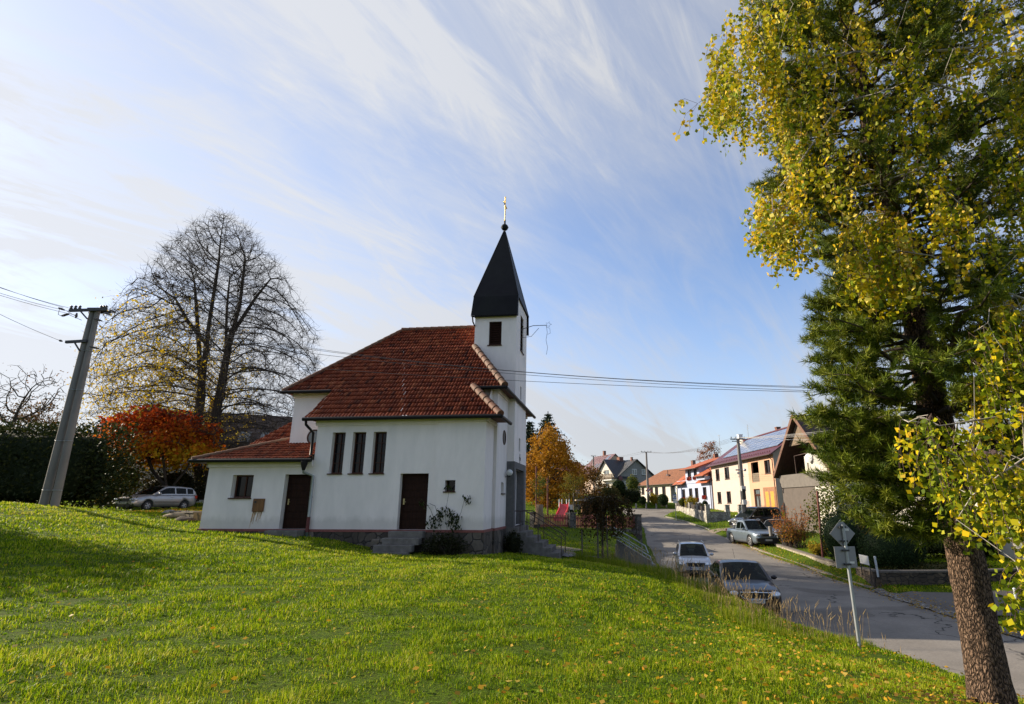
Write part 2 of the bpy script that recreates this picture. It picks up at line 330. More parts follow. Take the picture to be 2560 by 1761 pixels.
def radii(P, par, r_tip, r_max, ex=2.2):
    n = len(P); acc = np.zeros(n); kids = np.zeros(n, int)
    for i in range(n):
        if par[i] >= 0: kids[par[i]] += 1
    for i in range(n-1, -1, -1):
        if acc[i] == 0: acc[i] = r_tip**ex
        if par[i] >= 0: acc[par[i]] += acc[i]
    return np.minimum(acc**(1/ex), r_max), kids
# ------------------------------------------------------------------ ground
CP = np.array([(0,0,0),(0,5,-.02),(-6,5,.35),(-12,5,.8),(4,4,-.3),(5.05,7.1,-.58),(7,5,-1.0),(-2.5,19,-.1),(-2.5,21,-.15),(-6,20.5,-.05),(-9,21.5,.45),
 (-13.8,22.3,.63),(-21.3,24,1.6),(-15,15,.8),(-22,15,1.5),(-30,20,2.0),(-8,12,.3),(-2,12,-.1),(3.6,19,-.63),(4.3,15.5,-.84),(4.2,13.5,-.98),(4.5,12.8,-1.0),(5.0,12,-1.0),(1.6,15.5,-.33),(0.3,13,-.22),(1.2,9,-.25),
 (5.9,11.5,-1.0),(6.2,9,-1.0),(1.9,21,-.5),(1,24,-.7),(0,27,-.5),(-1,30,-.5),(-20,34,1.3),(-25,34,1.3),(-23,28,1.22),(-17.5,24,1.08),(-14,28,.95),(-12,40,.8),(0,38.5,.35),(3,44,.4),(0,33,-.4),
 (0,52,1.3),(-1,60,1.6),(0,80,2.5),(4.5,34,-.95),(13.7,24.0,-1.6),(16.4,23.4,-1.6),(14.2,27,-1.48),(14.5,30.8,-1.42),(15.0,33.5,-1.36),(15.7,40,-1.25),(15,20,-1.74),(17,27,-1.0),(20,27,-.9),(18,40,-1.0),(22,18.5,-1.45),(19,50,-.25),(15.2,52,-.72),(17,52,-.55),(15,47,-1.0),(17,47,-.85),(14.9,60,-.3),(22,58,.6),(26,70,.9),(17,72,.35),(21,95,1.7),(16,112,2.1),(10,130,3.2),(0,150,4),
 (30,40,.5),(25,25,-.6),(18,18,-1.65),(30,10,-1),(15,6,-1.9),(0,-10,.2),(-40,60,2.5),(-60,0,2.8),(60,60,2),(60,0,0),(-40,120,3.5),(60,120,4),(0,300,6),(300,300,6),(-300,300,6),(300,0,3),(-300,0,4),(0,-300,2),(-300,-300,3),(300,-300,2),(0,700,8),(700,700,8),(-700,700,8),(700,-300,4),(-700,-300,4)], float)
def tps(r2): return np.where(r2 > 1e-9, r2*np.log(r2+1e-12), 0)
def rbf_fit(C, lam=2.0):
    n = len(C); K = tps(((C[:, None, :2]-C[None, :, :2])**2).sum(2))+lam*np.eye(n); Pm = np.c_[np.ones(n), C[:, :2]]
    return np.linalg.solve(np.block([[K, Pm], [Pm.T, np.zeros((3, 3))]]), np.r_[C[:, 2], 0, 0, 0])
RW = rbf_fit(CP)
def rbf(x, y):
    x = np.asarray(x, float); y = np.asarray(y, float); sh = x.shape; x = x.ravel(); y = y.ravel(); out = np.empty(len(x))
    for s in range(0, len(x), 8000):
        r2 = (x[s:s+8000, None]-CP[None, :, 0])**2+(y[s:s+8000, None]-CP[None, :, 1])**2
        out[s:s+8000] = tps(r2)@RW[:len(CP)]+RW[-3]+RW[-2]*x[s:s+8000]+RW[-1]*y[s:s+8000]
    return out.reshape(sh)
RD = np.array([(-40,10,14,-2.2),(-15,9,13,-2.1),(0,8.8,12.5,-2.0),(8,8.4,12.2,-1.92),(11.5,7.9,12.3,-1.87),(16,6.7,12.6,-1.84),(20,5.8,12.9,-1.84),(24.3,5.6,13.3,-1.84),(28.4,5.6,13.6,-1.82),(32.5,6.0,14.0,-1.75),(38,6.7,14.2,-1.62),(45,7.4,14.6,-1.32),(55,8.9,14.7,-.7),(62,9.5,14.4,-.3),(70,9.6,13.8,.05),(76,7.5,16,.32),(80,4.5,20,.5),(84,3.5,24,.65),(88,3,22,.8),(92,4,12,.95),(100,3,8,1.5),(130,1,6,3.0),(160,-1,4,4.2)], float)
def road_edges(y): return np.interp(y, RD[:, 0], RD[:, 1]), np.interp(y, RD[:, 0], RD[:, 2]), np.interp(y, RD[:, 0], RD[:, 3])
def ground(x, y):
    x = np.asarray(x, float); y = np.asarray(y, float); z = rbf(x, y); l, r, rz = road_edges(y)
    d = np.maximum(l-x, x-r); ok = (y > -40) & (y < 160)
    wl = np.clip(1-(l-x)/1.5, 0, 1); wr = np.clip(1-(x-r)/.4, 0, 1); w = np.where(x < l, wl, np.where(x > r, wr, 1)); w = w*w*(3-2*w)*ok
    z = z+0.02*np.sin(x*1.7+y*.6)*np.sin(y*1.3-x*.4)*(np.hypot(x, y) < 60)
    return z*(1-w)+(rz-0.07*np.clip(-d*4, 0, 1))*w
def gh(x, y): return float(ground(np.array([x]), np.array([y]))[0])
def axis(a, b, st, far): return np.concatenate([-np.geomspace(far, -a+6, 14) if a < 0 else [], np.arange(a, b+st/2, st), np.geomspace(b+6, far, 14)])
gx = axis(-42, 42, 0.6, 900); gy = np.concatenate([[-300, -120, -60, -30], np.arange(-14, 120.1, 0.6), np.geomspace(126, 1200, 16)])
GX, GY = np.meshgrid(gx, gy); GZ = ground(GX, GY)
nx, ny = len(gx), len(gy); ii = (np.arange(ny-1)[:, None]*nx+np.arange(nx-1)[None]).ravel()
soil = M('meadow_turf', (0.060, 0.098, 0.004), 0.95, 0.75, 22, 1.0, 45, stain=0.5, stain_col=(0.055, 0.055, 0.010), spec=0.1)
tag(np_mesh('ground', np.stack([GX, GY, GZ], 2).reshape(-1, 3), [np.stack([ii, ii+1, ii+nx+1, ii+nx], 1)], soil, smooth=True), kind='structure')
# road sheet
asph = M('asphalt', (0.20, 0.18, 0.158), 0.9, 0.16, 22, 0.35, 120, spec=0.25, kind='asphalt')
ys = np.concatenate([np.arange(-40, 0, 2.5), np.arange(0, 95, 0.8), np.arange(95, 160, 3)]); V = []; us = np.linspace(0, 1, 13)
l, r, rz = road_edges(ys); wob = 0.07*np.sin(ys*1.9)+0.06*np.sin(ys*4.3+1)
for i in range(len(ys)):
    for u in us: V.append((l[i]-.12+wob[i]+(r[i]+.1-l[i]+.12-wob[i])*u, ys[i], rz[i]+0.05*(1-(2*u-1)**2)))
k = len(us); ii = (np.arange(len(ys)-1)[:, None]*k+np.arange(k-1)[None]).ravel()
tag(np_mesh('road', V, [np.stack([ii, ii+1, ii+k+1, ii+k], 1)], asph, smooth=True), kind='structure')
def sheet(name, xy, mat, lift=0.03, n=1, zf=None):
    """thin ground sheet following the ground: xy = rows of points"""
    rows = [np.array(rw, float) for rw in xy]; V = []; k = len(rows[0])
    for rw in rows:
        z = ground(rw[:, 0], rw[:, 1]) if zf is None else np.full(len(rw), zf)
        V += [(p[0], p[1], q+lift) for p, q in zip(rw, z)]
    ii = (np.arange(len(rows)-1)[:, None]*k+np.arange(k-1)[None]).ravel()
    return tag(np_mesh(name, V, [np.stack([ii, ii+1, ii+k+1, ii+k], 1)], mat, smooth=True), kind='structure')
def strip(name, pts, w0, w1, mat, lift=0.03, n=24, m=5):
    pts = [np.array(p[:2], float) for p in pts]; seg = np.r_[0, np.cumsum([np.hypot(*(b-a)) for a, b in zip(pts[:-1], pts[1:])])]
    rows = []
    for t in np.linspace(0, seg[-1], n):
        x = np.interp(t, seg, [p[0] for p in pts]); y = np.interp(t, seg, [p[1] for p in pts]); t2 = min(seg[-1], t+.2); t1 = max(0, t-.2)
        d = np.array([np.interp(t2, seg, [p[0] for p in pts])-np.interp(t1, seg, [p[0] for p in pts]), np.interp(t2, seg, [p[1] for p in pts])-np.interp(t1, seg, [p[1] for p in pts])]); d /= np.hypot(*d)+1e-9
        q = np.array([-d[1], d[0]]); jj = 0.05*math.sin(t*7.3)
        rows.append([(x+q[0]*(w0+jj+(w1-w0)*u), y+q[1]*(w0+jj+(w1-w0)*u)) for u in np.linspace(0, 1, m)])
    return sheet(name, rows, mat, lift)
cobble = M('cobble', (0.20, 0.185, 0.17), 0.85, 0.25, 8, 0.8, kind='stones', ks=11, stain_col=(0.06, 0.055, 0.05), col2=(0.34, 0.32, 0.30))
gravel = M('gravel', (0.19, 0.15, 0.11), 0.95, 0.4, 18, 0.8, 60)
# ------------------------------------------------------------------ church
C0 = at(1208, 1325.4, 21.0); YAW = R(6.5)
ch = thing('church', 'white plastered village church with red tiled roof and dark pointed tower', 'church', C0, -YAW)
def tile_roof(name, O, ua, ub, poly, parent, tw=0.14, tl=0.31, seed=0, amp=0.030, lip=0.030):
    """real clay tiles: O origin, ua along eave, ub up the slope (unit), poly in (a,b) coordinates (convex pieces)"""
    rng = np.random.default_rng(seed); O = Vector(O); ua = Vector(ua).normalized(); ub = Vector(ub).normalized(); nn = ua.cross(ub)
    a0 = min(p[0] for p in poly[0]+sum(poly[1:], [])) ; a1 = max(p[0] for q in poly for p in q); b0 = min(p[1] for q in poly for p in q); b1 = max(p[1] for q in poly for p in q)
    prof = [(0, 0.0), (0.12, 0.25), (0.3, 1.0), (0.5, 1.15), (0.68, 0.9), (0.84, 0.2), (1.0, 0.0)]
    bmo = bmesh.new(); lay = bmo.faces.layers.float.new('rnd')
    for pl in poly:
        bm = bmesh.new(); ly = bm.faces.layers.float.new('rnd'); pa = [p[0] for p in pl]; pb = [p[1] for p in pl]
        A0 = a0+math.floor((min(pa)-a0)/tw)*tw; B0 = b0+math.floor((min(pb)-b0)/tl)*tl
        for i in range(int((max(pa)-A0)/tw)+1):
            for j in range(int((max(pb)-B0)/tl)+1):
                a, b = A0+i*tw, B0+j*tl
                rr = 0.5+0.28*rng.normal()*0.8; jz = rng.normal()*0.004; rows = []
                for (bb, lift) in ((b-0.02, lip), (b+tl, 0.0)):
                    rows.append([bm.verts.new(O+ua*(a+u*tw)+ub*bb+nn*(h*amp+lift+jz)) for u, h in prof])
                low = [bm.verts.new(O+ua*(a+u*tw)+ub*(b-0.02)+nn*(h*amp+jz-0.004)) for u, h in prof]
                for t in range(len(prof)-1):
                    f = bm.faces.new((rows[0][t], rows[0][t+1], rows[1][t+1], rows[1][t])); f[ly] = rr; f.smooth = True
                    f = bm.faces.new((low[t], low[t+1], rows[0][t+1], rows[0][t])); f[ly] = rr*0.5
        m = len(pl); ar = sum(pl[q][0]*pl[(q+1) % m][1]-pl[(q+1) % m][0]*pl[q][1] for q in range(m))
        for q in range(m):
            p, p2 = pl[q], pl[(q+1) % m]; e = (p2[0]-p[0], p2[1]-p[1]); no = (e[1], -e[0]) if ar > 0 else (-e[1], e[0])
            bmesh.ops.bisect_plane(bm, geom=bm.verts[:]+bm.edges[:]+bm.faces[:], plane_co=O+ua*p[0]+ub*p[1], plane_no=ua*no[0]+ub*no[1], clear_outer=True)
        me = bpy.data.meshes.new('tmp'); bm.to_mesh(me); bmo.from_mesh(me); bpy.data.meshes.remove(me); bm.free()
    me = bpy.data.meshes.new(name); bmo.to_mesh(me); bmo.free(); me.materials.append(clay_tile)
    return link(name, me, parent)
def ridge_caps(mb, p, q, r=0.115, ln=0.38):
    p = Vector(p); q = Vector(q); n = max(1, int((q-p).length/ln)); d = (q-p)/n
    for i in range(n): mb.tube([p+d*i-d*0.04, p+d*(i+1)], [r*1.08, r*0.9], 9, 0)
def gutter(mb, p, q, r=0.075): mb.tube([p, q], r, 8, 0)
SL = 0.97; hz = lambda d: 4.2+SL*(d+0.35); RD_, RH = 5.2, 4.2+SL*5.55       # near slope height over depth, ridge
X = Vector((1, 0, 0)); Y = Vector((0, 1, 0)); Z = Vector((0, 0, 1))
# --- walls
w = MB()
w.wall((-6.9, 0, 0), X, 6.9, 4.2, [(0.67, 1.21, 2.07, 3.67), (1.52, 2.06, 2.07, 3.67), (2.37, 2.91, 2.07, 3.67), (3.59, 4.71, 0.0, 2.05), (5.38, 5.78, 1.38, 1.79)], -Y, 0.28)
w.wall((-6.9, 10.4, 0), Y*-1, 10.4, 4.2, [], -X, .1); w.wall((-.12, 0, 0), Y, 10.4, 4.2, [], X, .1); w.wall((-0.12, 10.4, 0), X*-1, 6.78, 4.2, [], Y, .1)
for sx in (-6.9, -.12):      # gable triangles up to the roof
    w.poly([(sx, 0, 4.2), (sx, 10.4, 4.2), (sx, 9.2, 5.5), (sx, 1.2, 5.5)])
w.wall((-1.94, -.045, 0), X, 1.94, 4.0, [(.42, .82, 1.38, 1.79)], -Y, .25); w.poly([(-1.94, -.045, 0), (-1.94, -.001, 0), (-1.94, -.001, 4.0), (-1.94, -.045, 4.0)]); w.box(-.119, 0.0, -.044, 1.32, 0, 4.0)                                   # corner pilaster
w.build('nave_wall', white_plaster, ch)
w = MB(); w.box(-6.95, -1.94, -.09, -.001, 3.98, 4.19); w.box(-6.95, -1.9, -.05, -.0015, 3.93, 3.981); w.box(-1.99, .06, -.13, -.045, 4.0, 4.19); w.box(.001, .1, -.13, 1.40, 4.0, 4.19)
w.build('cornice', white_plaster, ch)
w = MB()                                                           # choir
w.wall((-8.97, 1.5, 0), X, 2.2, 5.75, [], -Y, .1); w.wall((-8.97, 8.9, 0), -Y, 7.4, 5.75, [], -X, .1); w.wall((-6.8, 8.9, 0), -X, 2.17, 5.75, [], Y, .1)
w.box(-9.05, -6.8, 1.42, 1.499, 5.42, 5.6); w.box(-9.05, -8.971, 1.42, 8.98, 5.42, 5.6)
w.build('choir_wall', white_plaster, ch)
w = MB()                                                           # front bay
w.wall((-1.9, 1.5, 0), X, 2.0, 5.9, [], -Y, .1); w.wall((.1, 1.5, 0), Y, 7.4, 5.62, [(1.08, 1.62, 1.36, 1.80)], X, .25); w.wall((.1, 8.9, 0), -X, 2.0, 5.7, [], Y, .1)
w.box(.1005, .17, 1.44, 8.96, 5.42, 5.6)
w.build('front_bay_wall', white_plaster, ch)
w = MB()                                                           # annex
w.wall((-11.33, 0.02, 0), X, 4.43, 2.6, [(1.09, 1.97, 1.16, 2.04), (3.30, 4.44, 0, 2.05)], -Y, .3); w.wall((-11.33, 4.6, 0), -Y, 4.58, 2.6, [], -X, .1)
w.box(-11.4, -6.92, -.07, .019, 2.34, 2.58); w.box(-11.40, -11.331, -.07, 4.6, 2.34, 2.58)
w.build('annex_wall', white_plaster, ch)
w = MB(); TS0, TS1, TD0, TD1 = -1.6, .42, 3.7, 6.75                  # tower
w.wall((TS0, TD0, 0), X, TS1-TS0, 9.7, [(.70, 1.31, 8.19, 9.36)], -Y, .16)
w.wall((TS1, TD0, 0), Y, TD1-TD0, 9.7, [(1.15, 2.05, 8.25, 9.7), (1.32, 1.68, 5.8, 6.45), (1.18, 1.58, 3.3, 3.92), (.30, 2.55, 0, 2.45)], X, .2)
w.wall((TS1, TD1, 0), -X, TS1-TS0, 9.7, [], Y, .1); w.wall((TS0, TD1, 0), -Y, TD1-TD0, 9.7, [], -X, .1)
for sx in (TS0, TS1):
    ops = [(1.15, 2.05, 0.0, .38)] if sx == TS1 else []
    w.wall((sx, TD0, 9.7), Y, TD1-TD0, 1.05, ops, X if sx == TS1 else -X, .2)
w.build('tower_wall', white_plaster, ch)
w = MB(); w.box(TS0-.03, TS1+.03, TD0-.03, TD0-.001, 9.56, 9.7); w.build('tower_band', white_plaster, ch)
# --- plinth and red band
w = MB(); w.box(-6.9, -1.97, -.05, 0.5, -1.6, -.09); w.box(-1.97, .05, -.09, 1.36, -1.6, -.09); w.box(.0, .13, 1.36, 3.6, -1.6, -.095); w.box(-11.36, -6.9, -.02, .5, -1.0, -.09); w.box(-11.36, -11.0, .5, 4.6, -1, -.09); w.box(-.2, .05, 1.36, 9, -1.6, -.1)
w.build('plinth', plinth_stone, ch)
w = MB(); w.box(-6.86, -1.98, -.065, .05, -.09, -.002); w.box(-1.98, .065, -.105, 1.34, -.089, -.003); w.box(.0, .145, 1.34, 3.66, -.091, -.004); w.box(-11.38, -6.86, -.035, .3, -.09, -.002)
w.build('red_band', red_band, ch)
# --- roofs
k = math.hypot(1, SL); UB = Vector((0, 1, SL))
def P2(s, d): return (s, (d+0.35)*k)
main = tile_roof('main_roof', (0, -.35, 4.2), X, UB, [
    [P2(-7.3, -.35), P2(.62, -.35), P2(-.86, 1.12), P2(-7.05, 1.12)],
    [P2(-9.32, 1.12), P2(.46, 1.12), P2(-1.6, 3.7), P2(-7.21, 3.7)],
    [P2(-7.21, 3.7), P2(-1.6, 3.7), P2(-1.6, 5.2), P2(-5.8, 5.2)]], ch, seed=1)
b = MB()
b.poly([(-9.32, 1.12, hz(1.12)-.01), (-9.32, 9.28, hz(1.12)-.01), (-5.8, 5.2, RH)]); b.poly([(-7.25, 10.75, 4.2), (-1.3, 10.75, 4.2), (-1.6, 5.2, RH), (-5.8, 5.2, RH)])
b.poly([(-9.32, 9.28, hz(1.12)), (-7.25, 9.28, hz(1.12)), (-5.8, 5.2, RH)])
b.poly([(.46, 1.12, hz(1.12)), (.46, 9.28, hz(1.12)), (-1.6, 6.7, hz(3.7)), (-1.6, 3.7, hz(3.7))]); b.poly([(.62, -.35, 4.2), (.62, 1.5, 4.2), (-.86, 1.5, 5.62), (-.86, 1.12, 5.62)])
b.poly([(-1.6, 3.7, hz(3.7)), (-1.6, 6.7, hz(3.7)), (-1.6, 5.2, RH)])
b.poly([(-7.3, -.33, 4.16), (.6, -.33, 4.16), (.6, .0, 4.16), (-7.3, .0, 4.16)])      # soffits
b.poly([(-9.3, 1.14, 5.58), (-6.9, 1.14, 5.58), (-6.9, 1.5, 5.58), (-9.3, 1.5, 5.58)]); b.poly([(-9.3, 1.14, 5.58), (-9.3, 9.2, 5.58), (-8.97, 9.2, 5.58), (-8.97, 1.14, 5.58)])
b.poly([(-1.0, 1.14, 5.58), (.44, 1.14, 5.58), (.44, 1.5, 5.58), (-1.0, 1.5, 5.58)]); b.poly([(.1, 1.14, 5.581), (.44, 1.14, 5.581), (.44, 9.2, 5.581), (.1, 9.2, 5.581)]); b.poly([(0, -.33, 4.161), (.6, -.33, 4.161), (.6, 1.5, 4.161), (0, 1.5, 4.161)])
b.poly([(-7.2, -.3, 4.15), (-7.0, 1.5, 5.6), (-6.9, 1.5, 4.1), (-6.9, 0, 4.1)])
b.build('roof_back', M('roof_underside', (0.13, 0.05, 0.03), 0.8, 0.3, 4), ch)
for p_, q_, r_, l_ in (((-5.85, 5.2, RH+.03), (-1.6, 5.2, RH+.03), .115, .38), ((-9.32, 1.12, hz(1.12)+.03), (-5.8, 5.2, RH+.03), .1, .38), ((.44, 1.14, hz(1.14)+.04), (-1.58, 3.68, hz(3.68)+.05), .15, .42), ((.60, -.33, 4.24), (-.9, 1.14, hz(1.14)+.04), .15, .42)):
    c = MB(); ridge_caps(c, p_, q_, r_, l_); c.build('ridge_tile', ridge_clay, ch)
# annex roofs
AS = 0.42; ka = math.hypot(1, AS)
tile_roof('annex_roof', (0, -.4, 2.62), X, Vector((0, 1, AS)), [[(-11.75, 0), (-6.92, 0), (-6.92, 1.9*ka), (-9.0, 1.9*ka), (-9.7, 1.9*ka)], [(-9.75, 1.9*ka), (-8.97, 1.9*ka), (-8.97, 2.75*ka)]], ch, seed=2)
b = MB(); b.poly([(-11.75, -.4, 2.6), (-11.75, 5, 2.6), (-9.0, 5, 3.75), (-9.0, 2.4, 3.75)]); b.poly([(-11.7, -.38, 2.57), (-6.95, -.38, 2.57), (-6.95, .02, 2.57), (-11.7, .02, 2.57)]); b.poly([(-11.74, -.38, 2.571), (-11.33, -.38, 2.571), (-11.33, 5, 2.571), (-11.74, 5, 2.571)])
b.build('roof_back', MATS['roof_underside'], ch)
c = MB(); ridge_caps(c, (-11.78, -.42, 2.64), (-9.0, 2.35, 3.8), .10); c.build('ridge_tile', ridge_clay, ch)
w = MB(); w.box(-12.6, -8.97, 5.0, 9.4, -.5, 3.85); w.build('side_chapel_wall', white_plaster, ch)
tile_roof('side_chapel_roof', (0, 4.6, 3.75), X, Vector((0, 1, 1)), [[(-13.0, 0), (-8.97, 0), (-8.97, 3.53), (-10.5, 3.53)]], ch, seed=3)
b = MB(); b.poly([(-13, 4.6, 3.74), (-13, 9.7, 3.74), (-10.5, 7.1, 6.25)]); b.poly([(-13, 9.7, 3.74), (-8.97, 9.7, 3.74), (-8.97, 7.1, 6.25), (-10.5, 7.1, 6.25)]); b.build('roof_back', MATS['roof_underside'], ch)
# gutters, downpipes
g = MB(); gutter(g, (-7.34, -.4, 4.16), (.66, -.42, 4.14)); gutter(g, (.66, -.42, 4.13), (.66, 1.5, 4.12)); gutter(g, (-9.38, 1.05, 5.58), (-7.1, 1.05, 5.58)); gutter(g, (-.95, 1.06, 5.58), (.52, 1.06, 5.57)); gutter(g, (.52, 1.06, 5.56), (.52, 9.3, 5.56)); gutter(g, (-11.85, -.45, 2.58), (-6.75, -.46, 2.56)); gutter(g, (-11.83, -.45, 2.58), (-11.83, 5, 2.58))
g.build('gutter', black_gutter, ch)
g = MB(); g.tube([(-7.2, -.4, 4.14), (-7.2, -.36, 3.95), (-7.0, -.1, 3.65), (-7.0, -.1, 2.75), (-7.1, -.3, 2.62)], .055, 8); g.lathe([(.05, -.25), (.13, .0), (.13, .1)], (-7.02, -.46, 2.42), 10); g.build('downpipe', black_gutter, ch)
g = MB(); g.tube([(-7.02, -.46, 2.25), (-7.02, -.44, 2.1), (-6.8, -.12, 1.98), (-6.78, -.12, 0.45)], .055, 8); g.tube([(-6.78, -.12, 1.2), (-6.78, -.12, 1.16)], .07, 8); g.build('downpipe', zinc, ch)
g = MB(); g.tube([(-6.78, -.12, .45), (-6.78, -.12, -.1)], .065, 8); g.build('downpipe_foot', M('red_pipe', (.11, .018, .018), .6, .25, 6), ch)
g = MB(); g.tube([(-6.78, -.12, -.1), (-6.78, -.12, -.75)], .06, 8); g.build('drain_pipe', M('green_pipe', (.05, .075, .055), .6, .2, 6), ch)
g = MB(); gutter(g, (TS0-.12, TD0-.16, 9.6), (TS1+.04, TD0-.16, 9.6), .04); g.tube([(TS0-.1, TD0-.16, 9.6), (TS0-.08, TD0-.12, 9.35), (TS0+.0, TD0-.02, 9.15)], .035, 7); g.build('gutter', black_gutter, ch)
# --- windows and doors
def sill(nm, a0, a1, zz, y, mat=brown_frame, par=None): m = MB(); m.box(a0-.05, a1+.02, y-.06, y+.2, zz-.045, zz-.002); m.build('sill', mat, par)
def tall_window(a0):
    f = MB(); y = .2; a1 = a0+.54; z0, z1 = 2.07, 3.67
    for (p, q, r_, s_) in ((a0, a0+.05, z0, z1), (a1-.05, a1, z0, z1)): f.box(p, q, y, y+.06, r_, s_)
    for zz in (z0, z0+.40, z0+.77, z0+1.17, z1-.05): f.box(a0+.05, a1-.05, y+.002, y+.055, zz, zz+(.05 if zz in (z0, z1-.05) else .022))
    f.box((a0+a1)/2-.012, (a0+a1)/2+.012, y+.004, y+.05, z0+.05, z1-.05)
    o = f.build('tall_window', brown_frame, ch); p = MB(); p.poly([(a0, y+.045, z0), (a1, y+.045, z0), (a1, y+.045, z1), (a0, y+.045, z1)]); p.build('pane', dark_glass, o); sill('sill', a0, a1, z0, 0, par=o)
for a in (-6.23, -5.38, -4.53): tall_window(a)
f = MB(); f.box(-10.24, -10.18, .24, .3, 1.16, 2.04); f.box(-9.42, -9.36, .24, .3, 1.16, 2.04); f.box(-10.18, -9.42, .24, .3, 1.16, 1.22); f.box(-10.18, -9.42, .24, .3, 1.98, 2.04); f.box(-9.83, -9.78, .245, .295, 1.22, 1.98)
o = f.build('annex_window', brown_frame, ch); p = MB(); p.poly([(-10.2, .28, 1.18), (-9.4, .28, 1.18), (-9.4, .28, 2.02), (-10.2, .28, 2.02)]); p.build('pane', dark_glass, o); sill('s', -10.24, -9.36, 1.16, .02, par=o)
p = MB(); p.poly([(-10.15, .31, 1.22), (-9.98, .34, 1.22), (-9.98, .34, 1.95), (-10.15, .31, 1.95)]); p.build('curtain', M('curtain', (.25, .25, .24), .9), o)
f = MB(); f.box(-1.52, -1.12, .2, .25, 1.38, 1.42); f.box(-1.52, -1.49, .2, .25, 1.42, 1.79); f.box(-1.15, -1.12, .2, .25, 1.42, 1.79); o = f.build('small_window', brown_frame, ch); p = MB(); p.poly([(-1.52, .24, 1.38), (-1.12, .24, 1.38), (-1.12, .24, 1.79), (-1.52, .24, 1.79)]); p.build('pane', dark_glass, o); sill('s', -1.52, -1.12, 1.38, -.045, par=o)
def door(a0, a1, z1, y, label=None):
    d = MB(); d.box(a0, a1, y, y+.06, 0, z1)
    for k2 in range(7): d.box(a0+.1, a1-.1, y-.015, y, .12+k2*(z1-.2)/7, .05+(k2+1)*(z1-.2)/7)
    d.box(a0, a0+.07, y-.02, y, 0, z1); d.box(a1-.07, a1, y-.02, y, 0, z1); d.box(a0+.07, a1-.07, y-.02, y, z1-.08, z1)
    o = d.build('door', dark_wood, ch, .006, 1); h = MB(); h.tube([(a0+.12, y-.02, 1.0), (a0+.12, y-.07, 1.0), (a0+.22, y-.07, 1.0)], .012, 6); h.box(a0+.09, a0+.15, y-.024, y-.02, .9, 1.12); h.build('handle', M('brass', (.5, .4, .2), .35, .1, 5, metallic=.8), o)
door(-3.31, -2.19, 2.05, .24); door(-8.03, -6.9, 2.05, .27)
def louvre(a0, a1, z0, z1, face):
    f = MB(); n = 9
    def bx(p0, p1, q0, q1, r0, r1):   # p along, q inward, r height
        if face == 'n': f.box(p0, p1, TD0+q0, TD0+q1, r0, r1)
        else: f.box(TS1-q1, TS1-q0, p0, p1, r0, r1)
    bx(a0, a0+.06, .05, .13, z0, z1); bx(a1-.06, a1, .05, .13, z0, z1); bx(a0+.06, a1-.06, .05, .13, z1-.06, z1); bx(a0+.06, a1-.06, .05, .13, z0, z0+.05)
    for i in range(n):
        zz = z0+.08+i*(z1-z0-.14)/n
        if face == 'n': f.add([(a0+.06, TD0+.06, zz), (a1-.06, TD0+.06, zz), (a1-.06, TD0+.13, zz+.1), (a0+.06, TD0+.13, zz+.1), (a0+.06, TD0+.06, zz+.02), (a1-.06, TD0+.06, zz+.02), (a1-.06, TD0+.13, zz+.12), (a0+.06, TD0+.13, zz+.12)], [(0, 1, 2, 3), (4, 5, 6, 7), (0, 1, 5, 4), (1, 2, 6, 5), (2, 3, 7, 6), (3, 0, 4, 7)])
        else: bx(a0+.06, a1-.06, .06, .12, zz, zz+.03)
    bx(a0, a1, .135, .14, z0, z1)
    o = f.build('louvre', dark_wood, ch); s = MB()
    if face == 'n': s.box(a0-.06, a1+.03, TD0-.05, TD0+.1, z0-.05, z0-.002)
    else: s.box(TS1-.1, TS1+.05, a0-.04, a1+.04, z0-.05, z0-.002)
    s.build('sill', brown_frame, o)
louvre(-.90, -.29, 8.19, 9.36, 'n'); louvre(4.85, 5.75, 8.25, 10.08, 'e')
for (d0, d1, z0, z1) in ((5.02, 5.38, 5.8, 6.45), (4.88, 5.28, 3.3, 3.92)):
    p = MB(); p.poly([(TS1-.15, d0, z0), (TS1-.15, d1, z0), (TS1-.15, d1, z1), (TS1-.15, d0, z1)]); p.build('tower_window', dark_glass, ch)
def ring(c, ax, r0, r1, n=20, mb=None, ry=1.0):
    u, v = (X, Z) if ax == 'y' else (Y, Z); c = Vector(c); A = [c+u*r0*math.cos(2*math.pi*i/n)+v*r0*ry*math.sin(2*math.pi*i/n) for i in range(n)]; B = [c+u*r1*math.cos(2*math.pi*i/n)+v*r1*ry*math.sin(2*math.pi*i/n) for i in range(n)]
    mb.add(A+B, [(i, (i+1) % n, n+(i+1) % n, n+i) for i in range(n)])
def disc(c, ax, r, mb, n=20, mi=0):
    u, v = (X, Z) if ax == 'y' else (Y, Z); c = Vector(c); mb.poly([c+u*r*math.cos(2*math.pi*i/n)+v*r*math.sin(2*math.pi*i/n) for i in range(n)], mi)
f = MB(); f.tube([Vector((-7.86, 1.49, 3.68))+X*.3*math.cos(t)+Z*.3*math.sin(t) for t in np.linspace(0, 2*math.pi, 25)], .035, 6, cap=False); o = f.build('round_window', brown_frame, ch); p = MB(); disc((-7.86, 1.485, 3.68), 'y', .28, p); p.build('pane', pale_glass, o)
f = MB(); f.tube([Vector((.1, 2.97, 3.72))+Y*.3*math.cos(t)+Z*.3*math.sin(t) for t in np.linspace(0, 2*math.pi, 25)], .03, 6, cap=False); o = f.build('round_window', brown_frame, ch); p = MB(); disc((.106, 2.97, 3.72), 'x', .28, p); p.build('pane', dark_glass, o)
p = MB(); p.poly([(-.1, 2.58, 1.36), (-.1, 3.12, 1.36), (-.1, 3.12, 1.8), (-.1, 2.58, 1.8)]); o = p.build('slot_window', dark_glass, ch); p = MB(); p.box(-.1, .17, 2.55, 3.2, 1.31, 1.355); p.build('sill', brown_frame, o)
